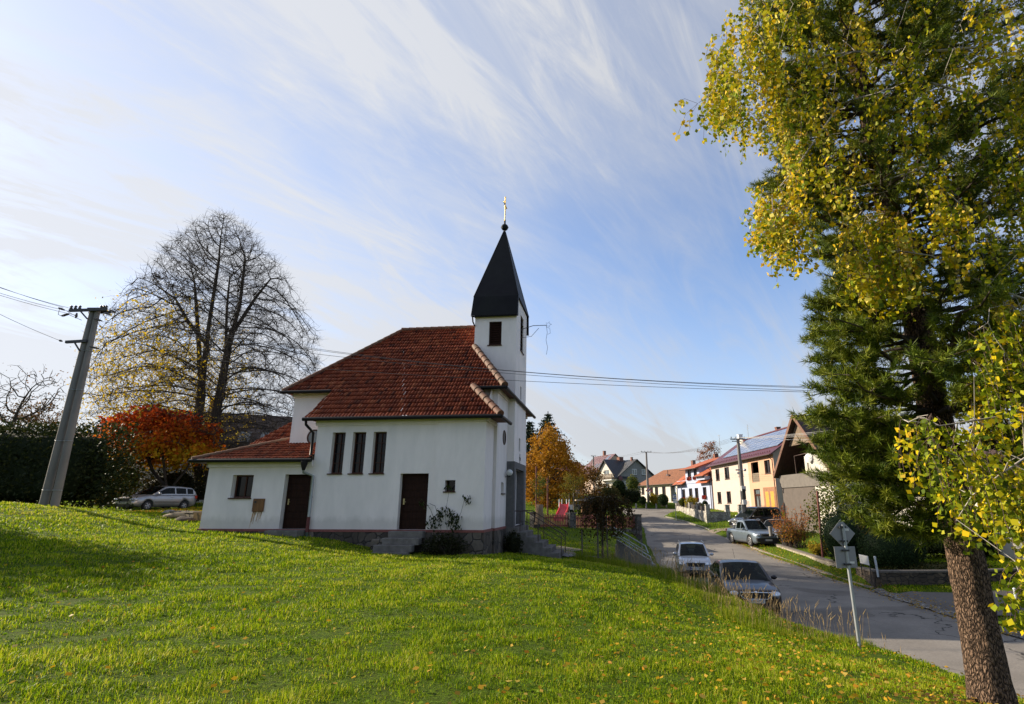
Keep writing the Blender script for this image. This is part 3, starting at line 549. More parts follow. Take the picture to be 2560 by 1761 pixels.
p = MB(); p.tube([(.11, 3.35, 2.06), (.3, 3.35, 2.06), (.3, 3.35, 2.1)], .018, 6); p.lathe([(.02, 0), (.05, .02), (.05, .06)], (.3, 3.35, 2.06), 10); o = p.build('wall_lamp', dark_metal, ch); p = MB(); p.ball((.3, 3.35, 2.24), .14, 10); p.build('lamp_globe', M('opal', (.6, .6, .58), .25, .05, 5), o)
# rusty box and streaks
p = MB(); p.box(-9.2, -8.74, -.045, .019, .64, 1.13); p.box(-9.19, -8.75, -.052, -.045, .65, 1.12); o = p.build('meter_box', rust_box, ch, .006, 1); p = MB(); p.lathe([(.0, 0), (.045, .0)], (0, 0, 0), 10); 
q = p.build('lock', black_plastic, o); q.rotation_euler = (R(90), 0, 0); q.location = (-9.09, -.055, 1.0)
p = MB(); rng = random.Random(3)
for i in range(15):
    a = -9.18+rng.random()*.42; l_ = .12+.34*rng.random(); l_ = .62 if i < 2 else l_; a = -9.19+.03*i if i < 2 else a
    w0 = .012+.02*rng.random(); p.poly([(a, .0155, .64), (a+w0, .0155, .64), (a+w0*.6-l_*.12, .0155, .64-l_), (a+w0*.2-l_*.12, .0155, .64-l_)])
p.build('rust_streak', M('rust_streak', (.42, .25, .13), .95, .3, 9), ch)
# tower portal, steps, rails
p = MB()
p.box(.06, .46, TD0-.03, TD0+.32, -.2, 2.75); p.box(.3, .46, 6.25, 6.78, -.2, 2.75); p.box(.3, .459, TD0+.32, 6.25, 2.45, 2.749); p.box(-1.3, .25, TD0+.25, TD0+.31, -.2, 2.45); p.box(-1.3, .25, 6.26, 6.3, -.2, 2.45); p.box(-1.3, -1.25, TD0+.31, 6.26, -.2, 2.45); p.box(-1.3, .25, TD0+.31, 6.26, 2.43, 2.446)
p.box(-1.24, .459, 6.2, 6.248, -.05, 2.44); p.box(-1.24, .23, TD0+.312, TD0+.35, -.05, 2.42); p.box(-1.24, -1.2, TD0+.36, 6.19, -.05, 2.42)
p.build('portal', portal_stone, ch)
p = MB(); p.box(-1.0, -.94, 4.6, 5.85, -.05, 2.2)
for k2 in range(2): p.box(-.938, -.92, 4.68+.6*k2, 5.18+.6*k2, .15, 2.0)
p.build('entrance_door', dark_wood, ch)
p = MB(); p.box(-1.3, .62, TD0-.1, 6.9, -.28, -.06); p.box(-.3, .6, TD0-.06, 6.85, -1.7, -.281); p.build('portal_threshold', old_step, ch)
p = MB(); p.tube([(.44, 5.12, 2.75), (.44, 5.12, 3.2)], .012, 6); p.bar((.445, 4.98, 3.02), (.445, 5.26, 3.02), .02, .03); p.box(.43, .47, 5.08, 5.16, 2.88, 3.02); p.build('crucifix', dark_metal, ch)
# spire
s = MB(); AP = Vector((-.59, 5.225, 14.95)); e = .09
q0 = [(TS0-e, TD0-e*1.4, 10.62), (TS1+e, TD0-e*1.4, 10.62), (TS1+e, TD1+e*1.4, 10.62), (TS0-e, TD1+e*1.4, 10.62)]
tp = [AP+Vector((dx*.04, dy*.05, 0)) for dx, dy in ((-1, -1), (1, -1), (1, 1), (-1, 1))]
for i in range(4): s.poly([q0[i], q0[(i+1) % 4], tp[(i+1) % 4], tp[i]])
fl = .17
s.poly([(TS0-fl, TD0-.22, 9.62), (TS1+e, TD0-.22, 9.62), q0[1], q0[0]]); s.poly([(TS1+e, TD1+.22, 9.62), (TS0-fl, TD1+.22, 9.62), q0[3], q0[2]])
for sx in (TS0-e, TS1+e):
    for dd, sg in ((TD0, -1), (TD1, 1)): s.poly([(sx, dd+sg*.22, 9.62), (sx, dd+sg*.01, 9.62), (sx, dd+sg*.0, 10.6), (sx, dd+sg*e*1.4, 10.62)])
s.poly([(TS0-fl, TD0-.21, 9.615), (TS1+e, TD0-.21, 9.615), (TS1+e, TD0, 9.615), (TS0-fl, TD0, 9.615)]); s.poly([q0[i] for i in (0, 3, 2, 1)])
sp = s.build('spire', spire_tin, ch)
s = MB()
for i in range(1, 12):
    t = i/12; pa = [Vector(q0[j]).lerp(tp[j], t) for j in range(4)]
for j in range(4): s.tube([Vector(q0[j])+Vector((0, 0, .0)), tp[j]], .022, 5)
s.box(-.7, -.48, 4.95, 5.0, 13.75, 14.0); s.build('spire_seam', spire_tin, sp)
s = MB(); s.ball((AP.x, AP.y, 15.2), .19, 12); s.tube([(AP.x, AP.y, 14.85), (AP.x, AP.y, 15.6)], .05, 8); s.lathe([(.195, -.02), (.21, 0), (.195, .02)], (AP.x, AP.y, 15.2), 16); s.build('finial_ball', spire_tin, ch)
s = MB(); s.tube([(AP.x, AP.y, 15.55), (AP.x, AP.y, 17.0)], .028, 8); s.bar((AP.x, AP.y-.34, 16.55), (AP.x, AP.y+.34, 16.55), .05, .05); s.ball((AP.x, AP.y, 15.62), .05, 8)
for c2 in ((AP.x, AP.y-.36, 16.55), (AP.x, AP.y+.36, 16.55), (AP.x, AP.y, 17.02)): s.ball(c2, .04, 6)
s.build('cross', gold, ch)
# comet star lamp bracket on the tower
st = tag(empty('christmas_star', C0, -YAW), 'thin wire comet star on a bracket out of the tower belfry', 'star ornament')
s = MB(); s.tube([(.42, 5.3, 9.45), (1.0, 5.25, 9.6), (1.7, 5.2, 9.58)], .018, 5); s.tube([(.42, 5.3, 9.0), (.9, 5.3, 9.05), (1.3, 5.2, 9.45)], .012, 5); s.build('bracket', dark_metal, st)
s = MB(); c2 = Vector((1.78, 5.2, 9.62)); ps = [c2+X*(.16 if i % 2 == 0 else .07)*math.cos(i*math.pi/5)+Z*(.16 if i % 2 == 0 else .07)*math.sin(i*math.pi/5) for i in range(11)]; s.tube(ps, .008, 4); s.build('wire_star', dark_metal, st)
s = MB(); s.tube([(1.68, 5.2, 9.55), (1.72, 5.2, 9.2), (1.66, 5.2, 8.8), (1.74, 5.2, 8.4), (1.68, 5.2, 8.05)], .009, 4); s.tube([(1.68, 5.2, 9.5), (1.85, 5.2, 9.4), (1.88, 5.2, 9.15), (1.72, 5.2, 9.1)], .008, 4); s.build('light_cable', dark_metal, st)
# side door steps (nave) and annex step, front steps with handrail
def c2w(s_, d, h): return Vector(C0)+Vector((math.cos(YAW), -math.sin(YAW), 0))*s_+Vector((math.sin(YAW), math.cos(YAW), 0))*d+Vector((0, 0, h))
t = thing('stone_steps', 'worn grey concrete steps below the middle side door of the church', 'steps', C0, -YAW); m = MB()
for i, (a0, a1, y0) in enumerate(((-3.46, -2.15, -.42), (-3.56, -2.17, -.74), (-3.72, -2.31, -1.05), (-3.68, -2.38, -1.3))): m.box(a0, a1, y0, -.067 if i == 0 else y0+.34, -.04-.22*(i+1)-(.3 if i == 3 else .02), -.04-.22*i-.002*i)
m.build('stair_flight', old_step, t, .02, 1); m = MB(); m.box(-3.95, -3.5, -.75, -.067, -.9, -.3); m.build('side_stone', plinth_stone, t, .05, 2)
t = thing('door_step', 'single grey concrete step below the left annex door', 'step', C0, -YAW); m = MB(); m.box(-8.2, -6.88, -.62, -.037, -.45, -.03); m.build('tread', old_step, t, .02, 1)
t = thing('entrance_steps', 'concrete entrance steps descending from the tower portal to the path', 'steps', C0, -YAW)
m = MB()
for i in range(5): m.box(.6+.36*i, .6+.36*(i+1)+.03, 3.75, 5.9, -1.9, -.25-.21*i)
m.build('stair_flight', old_step, t, .015, 1)
for dd in (3.9, 5.8):
    m = MB(); m.tube([(.45, dd, .62), (.95, dd, .62), (2.55, dd, -.32), (2.62, dd, -.45)], .022, 6)
    for i, (x_, z_) in enumerate(((.7, .62), (1.5, .3), (2.5, -.28))): m.tube([(x_, dd, z_), (x_, dd, z_-.95)], .018, 6)
    m.tube([(.7, dd, .2), (.95, dd, .2), (2.5, dd, -.7)], .014, 6); m.build('handrail', iron_rail, t)
# ------------------------------------------------------------------ houses of the street
z7 = lambda x, y: (1560+x*500/2280, 1050+y*500/2280)
z6 = lambda x, y: (1440+x*240/2320, 1120+y*240/2320)
zg = lambda x, y: (1960+x*300/1596, 1000+y*300/1596)
class Frame:
    """house frame: local x along a wall, local y outward (to the viewer's side), z up"""
    def __init__(s, p0, p1): s.p0 = np.array(p0, float); d = np.array(p1, float)-s.p0; d[2] = 0; s.L = float(np.hypot(*d[:2])); s.d = d/s.L; s.n = np.array([-s.d[1], s.d[0], 0]); s.rz = math.atan2(s.d[1], s.d[0])
    def uv(s, px, py, off=0.0): r = ray(px, py); t = ((s.p0+s.n*off-EY)@s.n)/(r@s.n); q = EY+r*t-s.p0; return float(q@s.d), float(q[2])
    def rect(s, zf, x0, y0, x1, y1, off=0.0):
        a, b = s.uv(*zf(x0, y0), off), s.uv(*zf(x1, y1), off); return (min(a[0], b[0]), max(a[0], b[0]), min(a[1], b[1]), max(a[1], b[1]))
    def w(s, a, y, z): return s.p0+s.d*a+s.n*y+np.array([0, 0, z])
def hwindow(par, r, frame_m, y=-0.14, nm='window', glass=None, vert=True, axis='x', x0=0.0, sillm=None):
    a0, a1, z0, z1 = r; f = MB(); t = 0.07
    def bx(p, q, d0, d1, r0, r1, mb):
        if axis == 'x': mb.box(p, q, y+d0, y+d1, r0, r1)
        else: mb.box(x0-y-d1 if axis == 'X' else x0+y+d0, x0-y-d0 if axis == 'X' else x0+y+d1, p, q, r0, r1)
    bx(a0, a0+t, 0, .05, z0, z1, f); bx(a1-t, a1, 0, .05, z0, z1, f); bx(a0+t, a1-t, 0, .05, z0, z0+t, f); bx(a0+t, a1-t, 0, .05, z1-t, z1, f)
    if vert: m = (a0+a1)/2; bx(m-.045, m+.045, .001, .051, z0+t, z1-t, f)
    o = f.build(nm, frame_m, par); p = MB(); bx(a0+.02, a1-.02, .008, .014, z0+.02, z1-.02, p); p.build('pane', glass or dark_glass, o)
    s = MB(); bx(a0-.05, a1+.05, .0, -y+.08, z0-.06, z0-.003, s); s.build('sill', sillm or frame_m, o); return o
def slab(mb, pts, th=0.14, mi=0):
    n = len(pts); lo = [(p[0], p[1], p[2]-th) for p in pts]; mb.add(list(pts)+lo, [tuple(range(n)), tuple(range(2*n-1, n-1, -1))]+[(i, (i+1) % n, n+(i+1) % n, n+i) for i in range(n)], mi)
cream = M('cream_render', (0.50, 0.40, 0.345), 0.9, 0.05, 1.2, 0.2, 60); orange_r = M('orange_render', (0.50, 0.29, 0.185), 0.9, 0.05, 1.2, 0.2, 60)
shaded_r = M('shaded_render', (0.21, 0.205, 0.20), 0.92, 0.10, 2.5, 0.5, 50); pale_r = M('pale_render', (0.50, 0.47, 0.41), 0.9, 0.06, 1.2, 0.2, 60)
bluewhite = M('blue_white_render', (0.36, 0.40, 0.52), 0.9, 0.06, 1.2, 0.2, 60); creamwhite = M('cream_white_render', (0.56, 0.51, 0.44), 0.9, 0.06, 1.2, 0.2, 60); beige_r = M('beige_render', (0.45, 0.33, 0.25), 0.9, 0.08, 2, 0.2, 50)
maroon = M('maroon_roof', (0.085, 0.016, 0.020), 0.45, 0.2, 5, 0.8, kind='rooftile', ks=1.6); orange_tile = M('orange_roof', (0.36, 0.085, 0.025), 0.75, 0.3, 5, 0.8, kind='rooftile', ks=1.4)
brown_tile = M('brown_roof', (0.20, 0.075, 0.030), 0.85, 0.4, 3, 0.8, kind='rooftile', ks=1.4); black_tile = M('slate_roof', (0.022, 0.022, 0.026), 0.5, 0.3, 4, 0.8, kind='rooftile', ks=1.6)
darkbrown_tile = M('dark_brown_roof', (0.05, 0.024, 0.016), 0.7, 0.35, 4, 0.8, kind='rooftile', ks=1.4)
solar = M('solar_panel', (0.10, 0.13, 0.20), 0.18, 0.1, 4, 0.3, kind='blocks', ks=0.5, col2=(0.14, 0.17, 0.25), stain_col=(0.3, 0.3, 0.32), spec=0.8)
weathered = M('weathered_boards', (0.16, 0.115, 0.075), 0.85, 0.35, 5, 0.5, kind='planks', ks=2.6, stretch=(1, 1, 1)); panel_wood = M('panel_wood', (0.27, 0.12, 0.055), 0.7, 0.2, 5, 0.4, kind='planks', ks=2.2); yellow_p = M('yellow_paint', (0.72, 0.42, 0.03), 0.6, 0.06, 5)
frame_w = M('white_frame', (0.72, 0.72, 0.7), 0.5, 0.05, 5); frame_b = M('dark_brown_frame', (0.045, 0.022, 0.015), 0.55, 0.2, 5); chim = M('chimney_brick', (0.22, 0.085, 0.055), 0.9, 0.2, 6, 0.6, kind='blocks', ks=3.2, col2=(0.27, 0.11, 0.07), stain_col=(0.2, 0.18, 0.16)); red_flower = leafmat('red_flower', [(.28, .01, .01), (.4, .015, .015), (.05, .09, .02), (.33, .012, .02)], .25)
def chimney(par, x, y, z0, z1, w=.5, m=None): c = MB(); c.box(x-w/2, x+w/2, y-w/2, y+w/2, z0, z1); c.box(x-w/2-.05, x+w/2+.05, y-w/2-.05, y+w/2+.05, z1, z1+.09); c.build('chimney', m or chim, par)
def gutter_set(par, a0, a1, y, z, drops=(), zb=0, mat=None):
    g = MB(); g.tube([(a0, y, z), (a1, y, z)], .07, 6); g.build('gutter', mat or frame_b, par)
    for a in drops: g = MB(); g.tube([(a, y, z), (a, -.02+.08, z-.55), (a, .07, zb)], .045, 6); g.build('downpipe', mat or frame_b, par)
# --- cream and orange house with maroon roof
A = Frame(at(1948, 1280, 58.), at(1948, 1280, 58.)+np.array([math.sin(R(-2.2)), math.cos(R(-2.2)), 0])*20.5)
h = thing('house', 'long two-storey cream and orange house with maroon roof and solar panels', 'house', A.p0, A.rz)
wins = [A.rect(z7, *q) for q in ((1040, 565, 1093, 688), (1142, 545, 1206, 672), (1298, 515, 1362, 640), (1062, 823, 1115, 952), (1167, 817, 1226, 948), (1320, 805, 1383, 900))]
wl = wins[5]; wins[5] = (wl[0], wl[1], .95, wl[3]); w5 = A.rect(z7, 1597, 465, 1678, 606); bal = A.rect(z7, 1447, 490, 1553, 708); dr = (4.2, 5.95, 0.1, 2.4)
w = MB(); w.wall((7.0, 0, -.6), X, 13.5, 6.65, [(q[0]-7, q[1]-7, q[2]+.6, q[3]+.6) for q in wins], Y, .2); w.wall((20.5, 0, -.6), -Y, 9.5, 6.65, [], X, .1); w.poly([(20.5, 0, 6.05), (20.5, -9.5, 6.05), (20.5, -4.75, 9.25)]); w.build('wall', cream, h)
w = MB(); w.wall((0, .03, -.6), X, 7.0, 6.64, [(q[0], q[1], q[2]+.6, q[3]+.6) for q in (w5, bal, dr)], Y, .2); w.build('wall', orange_r, h)
w = MB(); w.wall((0, 0.028, -.6), -Y, 9.5, 6.65, [], -X, .1); w.poly([(0, 0, 6.05), (0, -9.5, 6.05), (0, -4.75, 9.25)]); w.poly([(0, -9.5, -.6), (20.5, -9.5, -.6), (20.5, -9.5, 6), (0, -9.5, 6)]); w.build('wall', M('side_render', (0.40, 0.33, 0.28), 0.9, 0.07, 2), h)
for q in wins+[w5]: hwindow(h, q, frame_b, -.16)
lb = MB(); lb.box(bal[0]-.1, bal[1]+.1, -1.5, -1.4, bal[2]-.1, bal[3]+.1); lb.box(bal[0]-.1, bal[1]+.1, -1.4, -.17, bal[2]-.15, bal[2]-.02); lb.build('loggia_back', M('loggia', (.2, .12, .07), .9), h)
b = MB(); n_ = 14
for i in range(n_+1): a = bal[0]+.05+(bal[1]-bal[0]-.1)*i/n_; b.box(a-.05, a+.05, -.06, -.03, bal[2]+.08, bal[2]+.92)
b.box(bal[0], bal[1], -.07, -.02, bal[2]+.92, bal[2]+1.0); b.box(bal[0], bal[1], -.08, -.03, bal[2]+.02, bal[2]+.08); b.build('balcony_railing', M('rail_boards', (.22, .17, .12), .8, .2, 6), h)
d = MB(); d.box(dr[0], dr[1], -.2, -.16, dr[2], dr[3]); d.box(dr[0], dr[0]+.12, -.158, -.1, dr[2], dr[3]); d.box(dr[1]-.12, dr[1], -.158, -.1, dr[2], dr[3]); d.box(dr[0]+.12, dr[1]-.12, -.158, -.1, 1.72, 1.84); d.box(dr[0]+.12, dr[1]-.12, -.158, -.1, dr[3]-.1, dr[3]); d.box((dr[0]+dr[1])/2-.06, (dr[0]+dr[1])/2+.06, -.157, -.1, dr[2], 1.72); o = d.build('front_door', brown_frame, h); d = MB(); d.box(dr[0]+.14, dr[1]-.14, -.157, -.15, 1.86, dr[3]-.12); d.box(dr[0]+.2, (dr[0]+dr[1])/2-.12, -.157, -.15, .45, 1.6); d.box((dr[0]+dr[1])/2+.12, dr[1]-.2, -.157, -.15, .45, 1.6); d.build('pane', pale_glass, o)
p = MB(); p.box(.08, 3.2, .032, .1, -.3, 2.5); o = p.build('wood_panel', panel_wood, h); p = MB()
for g0 in (.65, 1.95):
    for i in range(3): p.box(g0+i*.27, g0+i*.27+.13, .1, .112, .1, 2.05)
p.build('panel_stripe', yellow_p, o)
rf = MB(); sl_ = (9.3-6.05)/4.75; ez = 6.05-sl_*.45+.12
slab(rf, [(-.55, .5, ez), (21.0, .5, ez), (21.0, -4.75, 9.42), (-.55, -4.75, 9.42)]); slab(rf, [(-.55, -4.75, 9.42), (21.0, -4.75, 9.42), (21.0, -10, ez), (-.55, -10, ez)]); o = rf.build('roof', maroon, h)
c = MB(); c.tube([(-.6, -4.75, 9.45), (21.05, -4.75, 9.45)], .13, 8); c.build('ridge', maroon, o)
def onroof(zx, zy):      # photo point -> point on the street slope
    r = ray(*z7(zx, zy)); nn = A.n*1.0*sl_+np.array([0, 0, 1.0]); p0 = A.w(0, .5, ez); t = ((p0-EY)@nn)/(r@nn); q = EY+r*t-A.p0; return float(q@A.d), float(q@A.n), float(q[2])
q = [onroof(*z_) for z_ in ((1185, 400), (1700, 285), (1925, 98), (1375, 250))]
a0, a1 = q[1][0]+.3, q[0][0]; yb, yt = -.75, -4.3; rz_ = lambda y: ez+(.5-y)*sl_
s = MB()
for i in range(10):
    for j in range(2):
        x0 = a0-5+i*(a1-a0+5)/10; x1 = a0-5+(i+1)*(a1-a0+5)/10-.06; y0 = yb+(yt-yb)*j/2; y1 = yb+(yt-yb)*(j+1)/2+.05
        x0 = max(x0, .3)
        if x1 > x0: slab(s, [(x0, y0, rz_(y0)+.12), (x1, y0, rz_(y0)+.12), (x1, y1, rz_(y1)+.12), (x0, y1, rz_(y1)+.12)], .05)
s.build('solar_panels', solar, h)
s = MB()
for i in range(34): s.box(.4+i*.6, .46+i*.6, .12, .18, rz_(.15), rz_(.15)+.16)
s.bar((.3, .15, rz_(.15)+.1), (20.5, .15, rz_(.15)+.1), .03, .03); s.build('snow_guard', maroon, h)
gutter_set(h, -.5, 20.95, .56, ez-.08, (.25, 20.3), 0)
chimney(h, 18.7, -3.9, 7.6, 10.1, .55, white_paint); chimney(h, 9.5, -5.2, 8.9, 9.9, .5)
an = MB(); an.tube([(17.2, -4.5, 9.2), (17.2, -4.5, 11.4)], .03, 5); an.bar((16.7, -4.5, 11.1), (17.7, -4.5, 11.1), .03, .03); an.bar((16.8, -4.5, 10.8), (17.6, -4.5, 10.8), .03, .03); an.build('aerial', zinc, h)
an = MB(); an.lathe([(.0, .08), (.25, .05), (.38, -.03)], (0, 0, 0), 14); o = an.build('satellite_dish', pale_r, h); o.location = (17.6, -3.6, 9.0); o.rotation_euler = (R(-100), 0, R(20))
st = MB()
for i in range(4): st.box(dr[0]-.3, dr[1]+.2+.3*(3-i)+.0, .04, 1.5, -.7, .06-.17*(3-i)-.001)
for i in range(4): st.box(dr[1]+.2+.3*i, dr[1]+.5+.3*i, .04, 1.5, -.8, .06-.17*(i+1))
st.build('entrance_steps', concrete, h)
st = MB(); st.tube([(dr[0]-.3, 1.5, 1.0), (dr[1]+.2, 1.5, 1.0), (dr[1]+1.6, 1.5, .25)], .025, 6)
for i in range(15): a = dr[0]-.3+i*.25; zt = 1.0 if a < dr[1]+.2 else 1.0-(a-dr[1]-.2)*.536; st.tube([(a, 1.5, zt), (a, 1.5, zt-.9)], .012, 5)
st.build('stair_railing', iron_rail, h)
# --- blue-white house with orange roofs
B0 = A.w(20.9, 0, 0); B1 = at(1695, 1256, 92.); Bf = Frame(B0, B1); h = thing('house', 'pale blue house with orange tiled dormers and red window flowers', 'house', Bf.p0, Bf.rz)
lw = [Bf.rect(z7, *q) for q in ((660, 793, 702, 895), (738, 783, 785, 895), (805, 778, 853, 900), (895, 768, 945, 872))]; uw = [Bf.rect(z7, *q) for q in ((723, 575, 770, 660), (792, 563, 835, 650))]
z0b = -1.0; eb = 4.15
w = MB(); w.wall((0, 0, z0b), X, Bf.L, eb-z0b+.2, [(q[0], q[1], q[2]-z0b, q[3]-z0b) for q in lw], Y, .2); w.wall((Bf.L, 0, z0b), -Y, 9, eb-z0b+.2, [], X, .1); w.wall((0, 0, z0b), -Y, 9, eb-z0b+.2, [], -X, .1); w.poly([(Bf.L, 0, 4.3), (Bf.L, -9, 4.3), (Bf.L, -4.5, 7.3)]); w.build('wall', bluewhite, h)
for q in lw:
    o = hwindow(h, q, frame_b, -.16); 
    rng = np.random.default_rng(int(q[0]*10)); C = np.stack([rng.uniform(q[0]-.05, q[1]+.05, 300), rng.uniform(.03, .26, 300), q[2]-rng.uniform(-.12, .4, 300)], 1); leaves('window_flowers', C, .18, red_flower, o, 3)
d0, d1 = uw[1][0]-.9, uw[0][1]+.9
w = MB(); w.wall((d0, .02, eb), X, d1-d0, 2.0, [(q[0]-d0, q[1]-d0, q[2]-eb, q[3]-eb) for q in uw], Y, .2); w.poly([(d0, .02, eb), (d0, -3.2, eb+1.4), (d0, -3.2, eb+3.2), (d0, .02, eb+2)]); w.poly([(d1, .02, eb), (d1, -3.2, eb+1.4), (d1, -3.2, eb+3.2), (d1, .02, eb+2)]); w.build('dormer_wall', bluewhite, h)
for q in uw:
    o = hwindow(h, q, frame_b, -.16); rng = np.random.default_rng(int(q[0]*10)); C = np.stack([rng.uniform(q[0]-.05, q[1]+.05, 300), rng.uniform(.03, .26, 300), q[2]-rng.uniform(-.12, .36, 300)], 1); leaves('window_flowers', C, .18, red_flower, o, 4)
rf = MB(); slab(rf, [(-.2, .7, eb-.35), (d0, .7, eb-.35), (d0, -4.5, 7.4), (-.2, -4.5, 7.4)]); slab(rf, [(d1, .7, eb-.35), (Bf.L+.3, .7, eb-.35), (Bf.L+.3, -4.5, 7.4), (d1, -4.5, 7.4)]); slab(rf, [(-.2, -4.5, 7.4), (Bf.L+.3, -4.5, 7.4), (Bf.L+.3, -9.5, eb-.3), (-.2, -9.5, eb-.3)]); slab(rf, [(d0-.4, .75, eb+1.85), (d1+.4, .75, eb+1.85), (d1+.4, -4.4, 7.75), (d0-.4, -4.4, 7.75)]); slab(rf, [(-.1, 1.2, eb+.55), (d0-.7, 1.2, eb+.55), (d0-.7, -1.6, eb+1.9), (-.1, -1.6, eb+1.9)])
rf.build('roof', orange_tile, h); w = MB(); w.box(.05, d0-.8, .02, .9, eb-.05, eb+.45); w.build('bay_wall', bluewhite, h)
gutter_set(h, d0-.4, d1+.4, .82, eb+1.72, (), 0); gutter_set(h, -.1, d0-.7, 1.28, eb+.42, (.3,), -.5); gutter_set(h, d1, Bf.L+.3, .78, eb-.45, (Bf.L-.1,), -.5)
b = MB(); b.box(.1, Bf.L-.1, .005, .03, 3.75, 3.85); b.build('string_course', M('blue_band', (.22, .25, .33), .9), h)
an = MB(); an.tube([(6.0, -4.6, 7.2), (6.0, -4.6, 11.2)], .04, 5); an.bar((5.6, -4.6, 11.1), (6.5, -4.6, 11.1), .04, .04); an.build('aerial', zinc, h); chimney(h, 8.6, -5, 6.8, 8.4, .6)
# --- brown roofed cottage
Cf = Frame(at(1697, 1250, 98.5), at(1601, 1246, 112.)); h = thing('cottage', 'low cream cottage with a broad brown tiled hip roof', 'house', Cf.p0, Cf.rz); L_ = Cf.L; z0c = -.8
cw = [Cf.rect(z7, *q) for q in ((200, 770, 235, 850), (295, 772, 335, 862), (350, 768, 393, 860), (432, 760, 478, 858))]; porch = (.3, 2.6, -.3, 2.75)
e_c = Cf.uv(*z7(400, 727))[1]
w = MB(); w.wall((0, 0, z0c), X, L_, e_c-z0c, [(q[0], q[1], q[2]-z0c, q[3]-z0c) for q in cw+[porch]], Y, .25); w.wall((L_, 0, z0c), -Y, 8, e_c-z0c, [], X, .1); w.wall((0, 0, z0c), -Y, 8, e_c-z0c, [], -X, .1); w.build('wall', creamwhite, h)
for q in cw: hwindow(h, q, brown_frame, -.16)
p = MB(); p.box(porch[0]-.1, porch[1]+.1, -1.4, -1.3, -.4, 2.8); p.build('porch_brick', M('porch_brick', (.35, .16, .08), .9, .2, 5, .5, kind='blocks', ks=2.5), h); p = MB(); p.box(porch[0], porch[0]+.35, -.24, .02, -.3, 2.7); p.build('porch_post', creamwhite, h)
rz0 = e_c-.1; rr = rz0+2.9; rf = MB(); slab(rf, [(-.3, .6, rz0), (L_+.6, .6, rz0), (L_-2.6, -4, rr), (-.3, -4, rr)]); slab(rf, [(L_+.6, .6, rz0), (L_+.6, -8.6, rz0), (L_-2.6, -4, rr)]); slab(rf, [(-.3, -4, rr), (L_-2.6, -4, rr), (L_+.6, -8.6, rz0), (-.3, -8.6, rz0)]); o = rf.build('roof', brown_tile, h)
s = MB(); s.box(5.6, 6.0, -1.9, -1.3, rz0+1.55, rz0+1.75); s.build('roof_window', pale_glass, o); s = MB(); s.tube([(6.6, -2, rz0+1.3), (6.6, -2, rz0+2.6)], .06, 6); s.build('vent_pipe', dark_metal, o)
gutter_set(h, -.3, L_+.6, .66, rz0-.12, (L_+.2,), -.4); chimney(h, 1.0, -4.1, rr-.3, rr+1.1, .6)
# --- brown alpine house with wooden gable
G = Frame((20.4, 40.6, -.85), (19.9, 50.9, -.85)); h = thing('house', 'brown chalet house with weathered wooden gable and dark balcony recess', 'house', G.p0, G.rz)
pk = G.uv(*zg(190, 225)); lf = G.uv(*z7(1775, 625)); gb = [G.uv(*zg(80, 620))[1], G.uv(*zg(360, 560))[1]]; zb = (gb[0]+gb[1])/2; ex0, ex1 = -.6, lf[0]; pz = pk[1]; pa = pk[0]; ze = lf[1]
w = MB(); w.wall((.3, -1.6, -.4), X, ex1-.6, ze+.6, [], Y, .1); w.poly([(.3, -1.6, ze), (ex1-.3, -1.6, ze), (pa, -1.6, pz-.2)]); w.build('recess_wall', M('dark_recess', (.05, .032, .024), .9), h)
w = MB(); w.box(.3, ex1-.2, -9, -1.61, -.4, ze); w.box(0.0, ex1-.1, -1.6, .0, -.4, ze-1.15); w.build('wall', M('shaded_brown_render', (.10, .082, .07), .92, .15, 2, .4, 40), h); w = MB(); w.box(.02, ex1*.45, -1.55, -.02, ze-1.14, ze+1.2); w.box(-.02, ex1*.30, -9.02, .03, -.38, ze-.8); w.build('white_wall', pale_r, h)  # lower wall and balcony front coloured darker to look shaded
w = MB(); w.box(-.05, ex1-.05, -.02, .1, ze-1.15, ze-.1); w.build('balcony_front', M('shaded_balcony_grey', (.13, .115, .10), .9, .15, 4), h); w = MB(); w.tube([(ex1*.62, .05, ze-.1), (ex1*.62, .05, ze+1.35), (ex1*.38, .05, ze+1.4), (ex1*.38, .05, ze-.1)], .04, 5); w.build('balcony_rail', iron_rail, h)
fl_ = (zb-ze)/(pz-ze); w = MB(); w.add([(ex0+(pa-ex0)*fl_, .05, zb), (ex1+(pa-ex1)*fl_, .05, zb), (pa, .05, pz), (ex0+(pa-ex0)*fl_, -.1, zb), (ex1+(pa-ex1)*fl_, -.1, zb), (pa, -.1, pz)], [(0, 1, 2), (5, 4, 3), (0, 3, 4, 1)]); w.build('gable_boards', weathered, h)
rf = MB(); slab(rf, [(ex1+.15, .45, ze-.1), (ex1+.15, -9.5, ze-.1), (pa, -9.5, pz+.15), (pa, .45, pz+.15)], .2); slab(rf, [(ex0-.15, .45, ze-.1), (ex0-.15, -9.5, ze-.1), (pa, -9.5, pz+.15), (pa, .45, pz+.15)], .2); rf.build('roof', darkbrown_tile, h)
w = MB(); w.bar((ex1+.1, .5, ze-.1), (pa, .5, pz+.1), .06, .28); w.bar((ex0-.1, .5, ze-.1), (pa, .5, pz+.1), .06, .28); w.build('bargeboard', M('bargeboard', (.13, .06, .035), .7, .25, 4), h); chimney(h, pa+.3, -6.5, pz-.5, pz+1.3, .6, M('chimney_white', (.5, .47, .42), .9, .1, 5, .4, kind='blocks', ks=3)); 
an = MB(); an.lathe([(.0, .08), (.25, .05), (.38, -.03)], (0, 0, 0), 14); o = an.build('satellite_dish', white_paint, h); o.location = (ex1*.32, .2, ze+1.0); o.rotation_euler = (R(-80), 0, R(20))
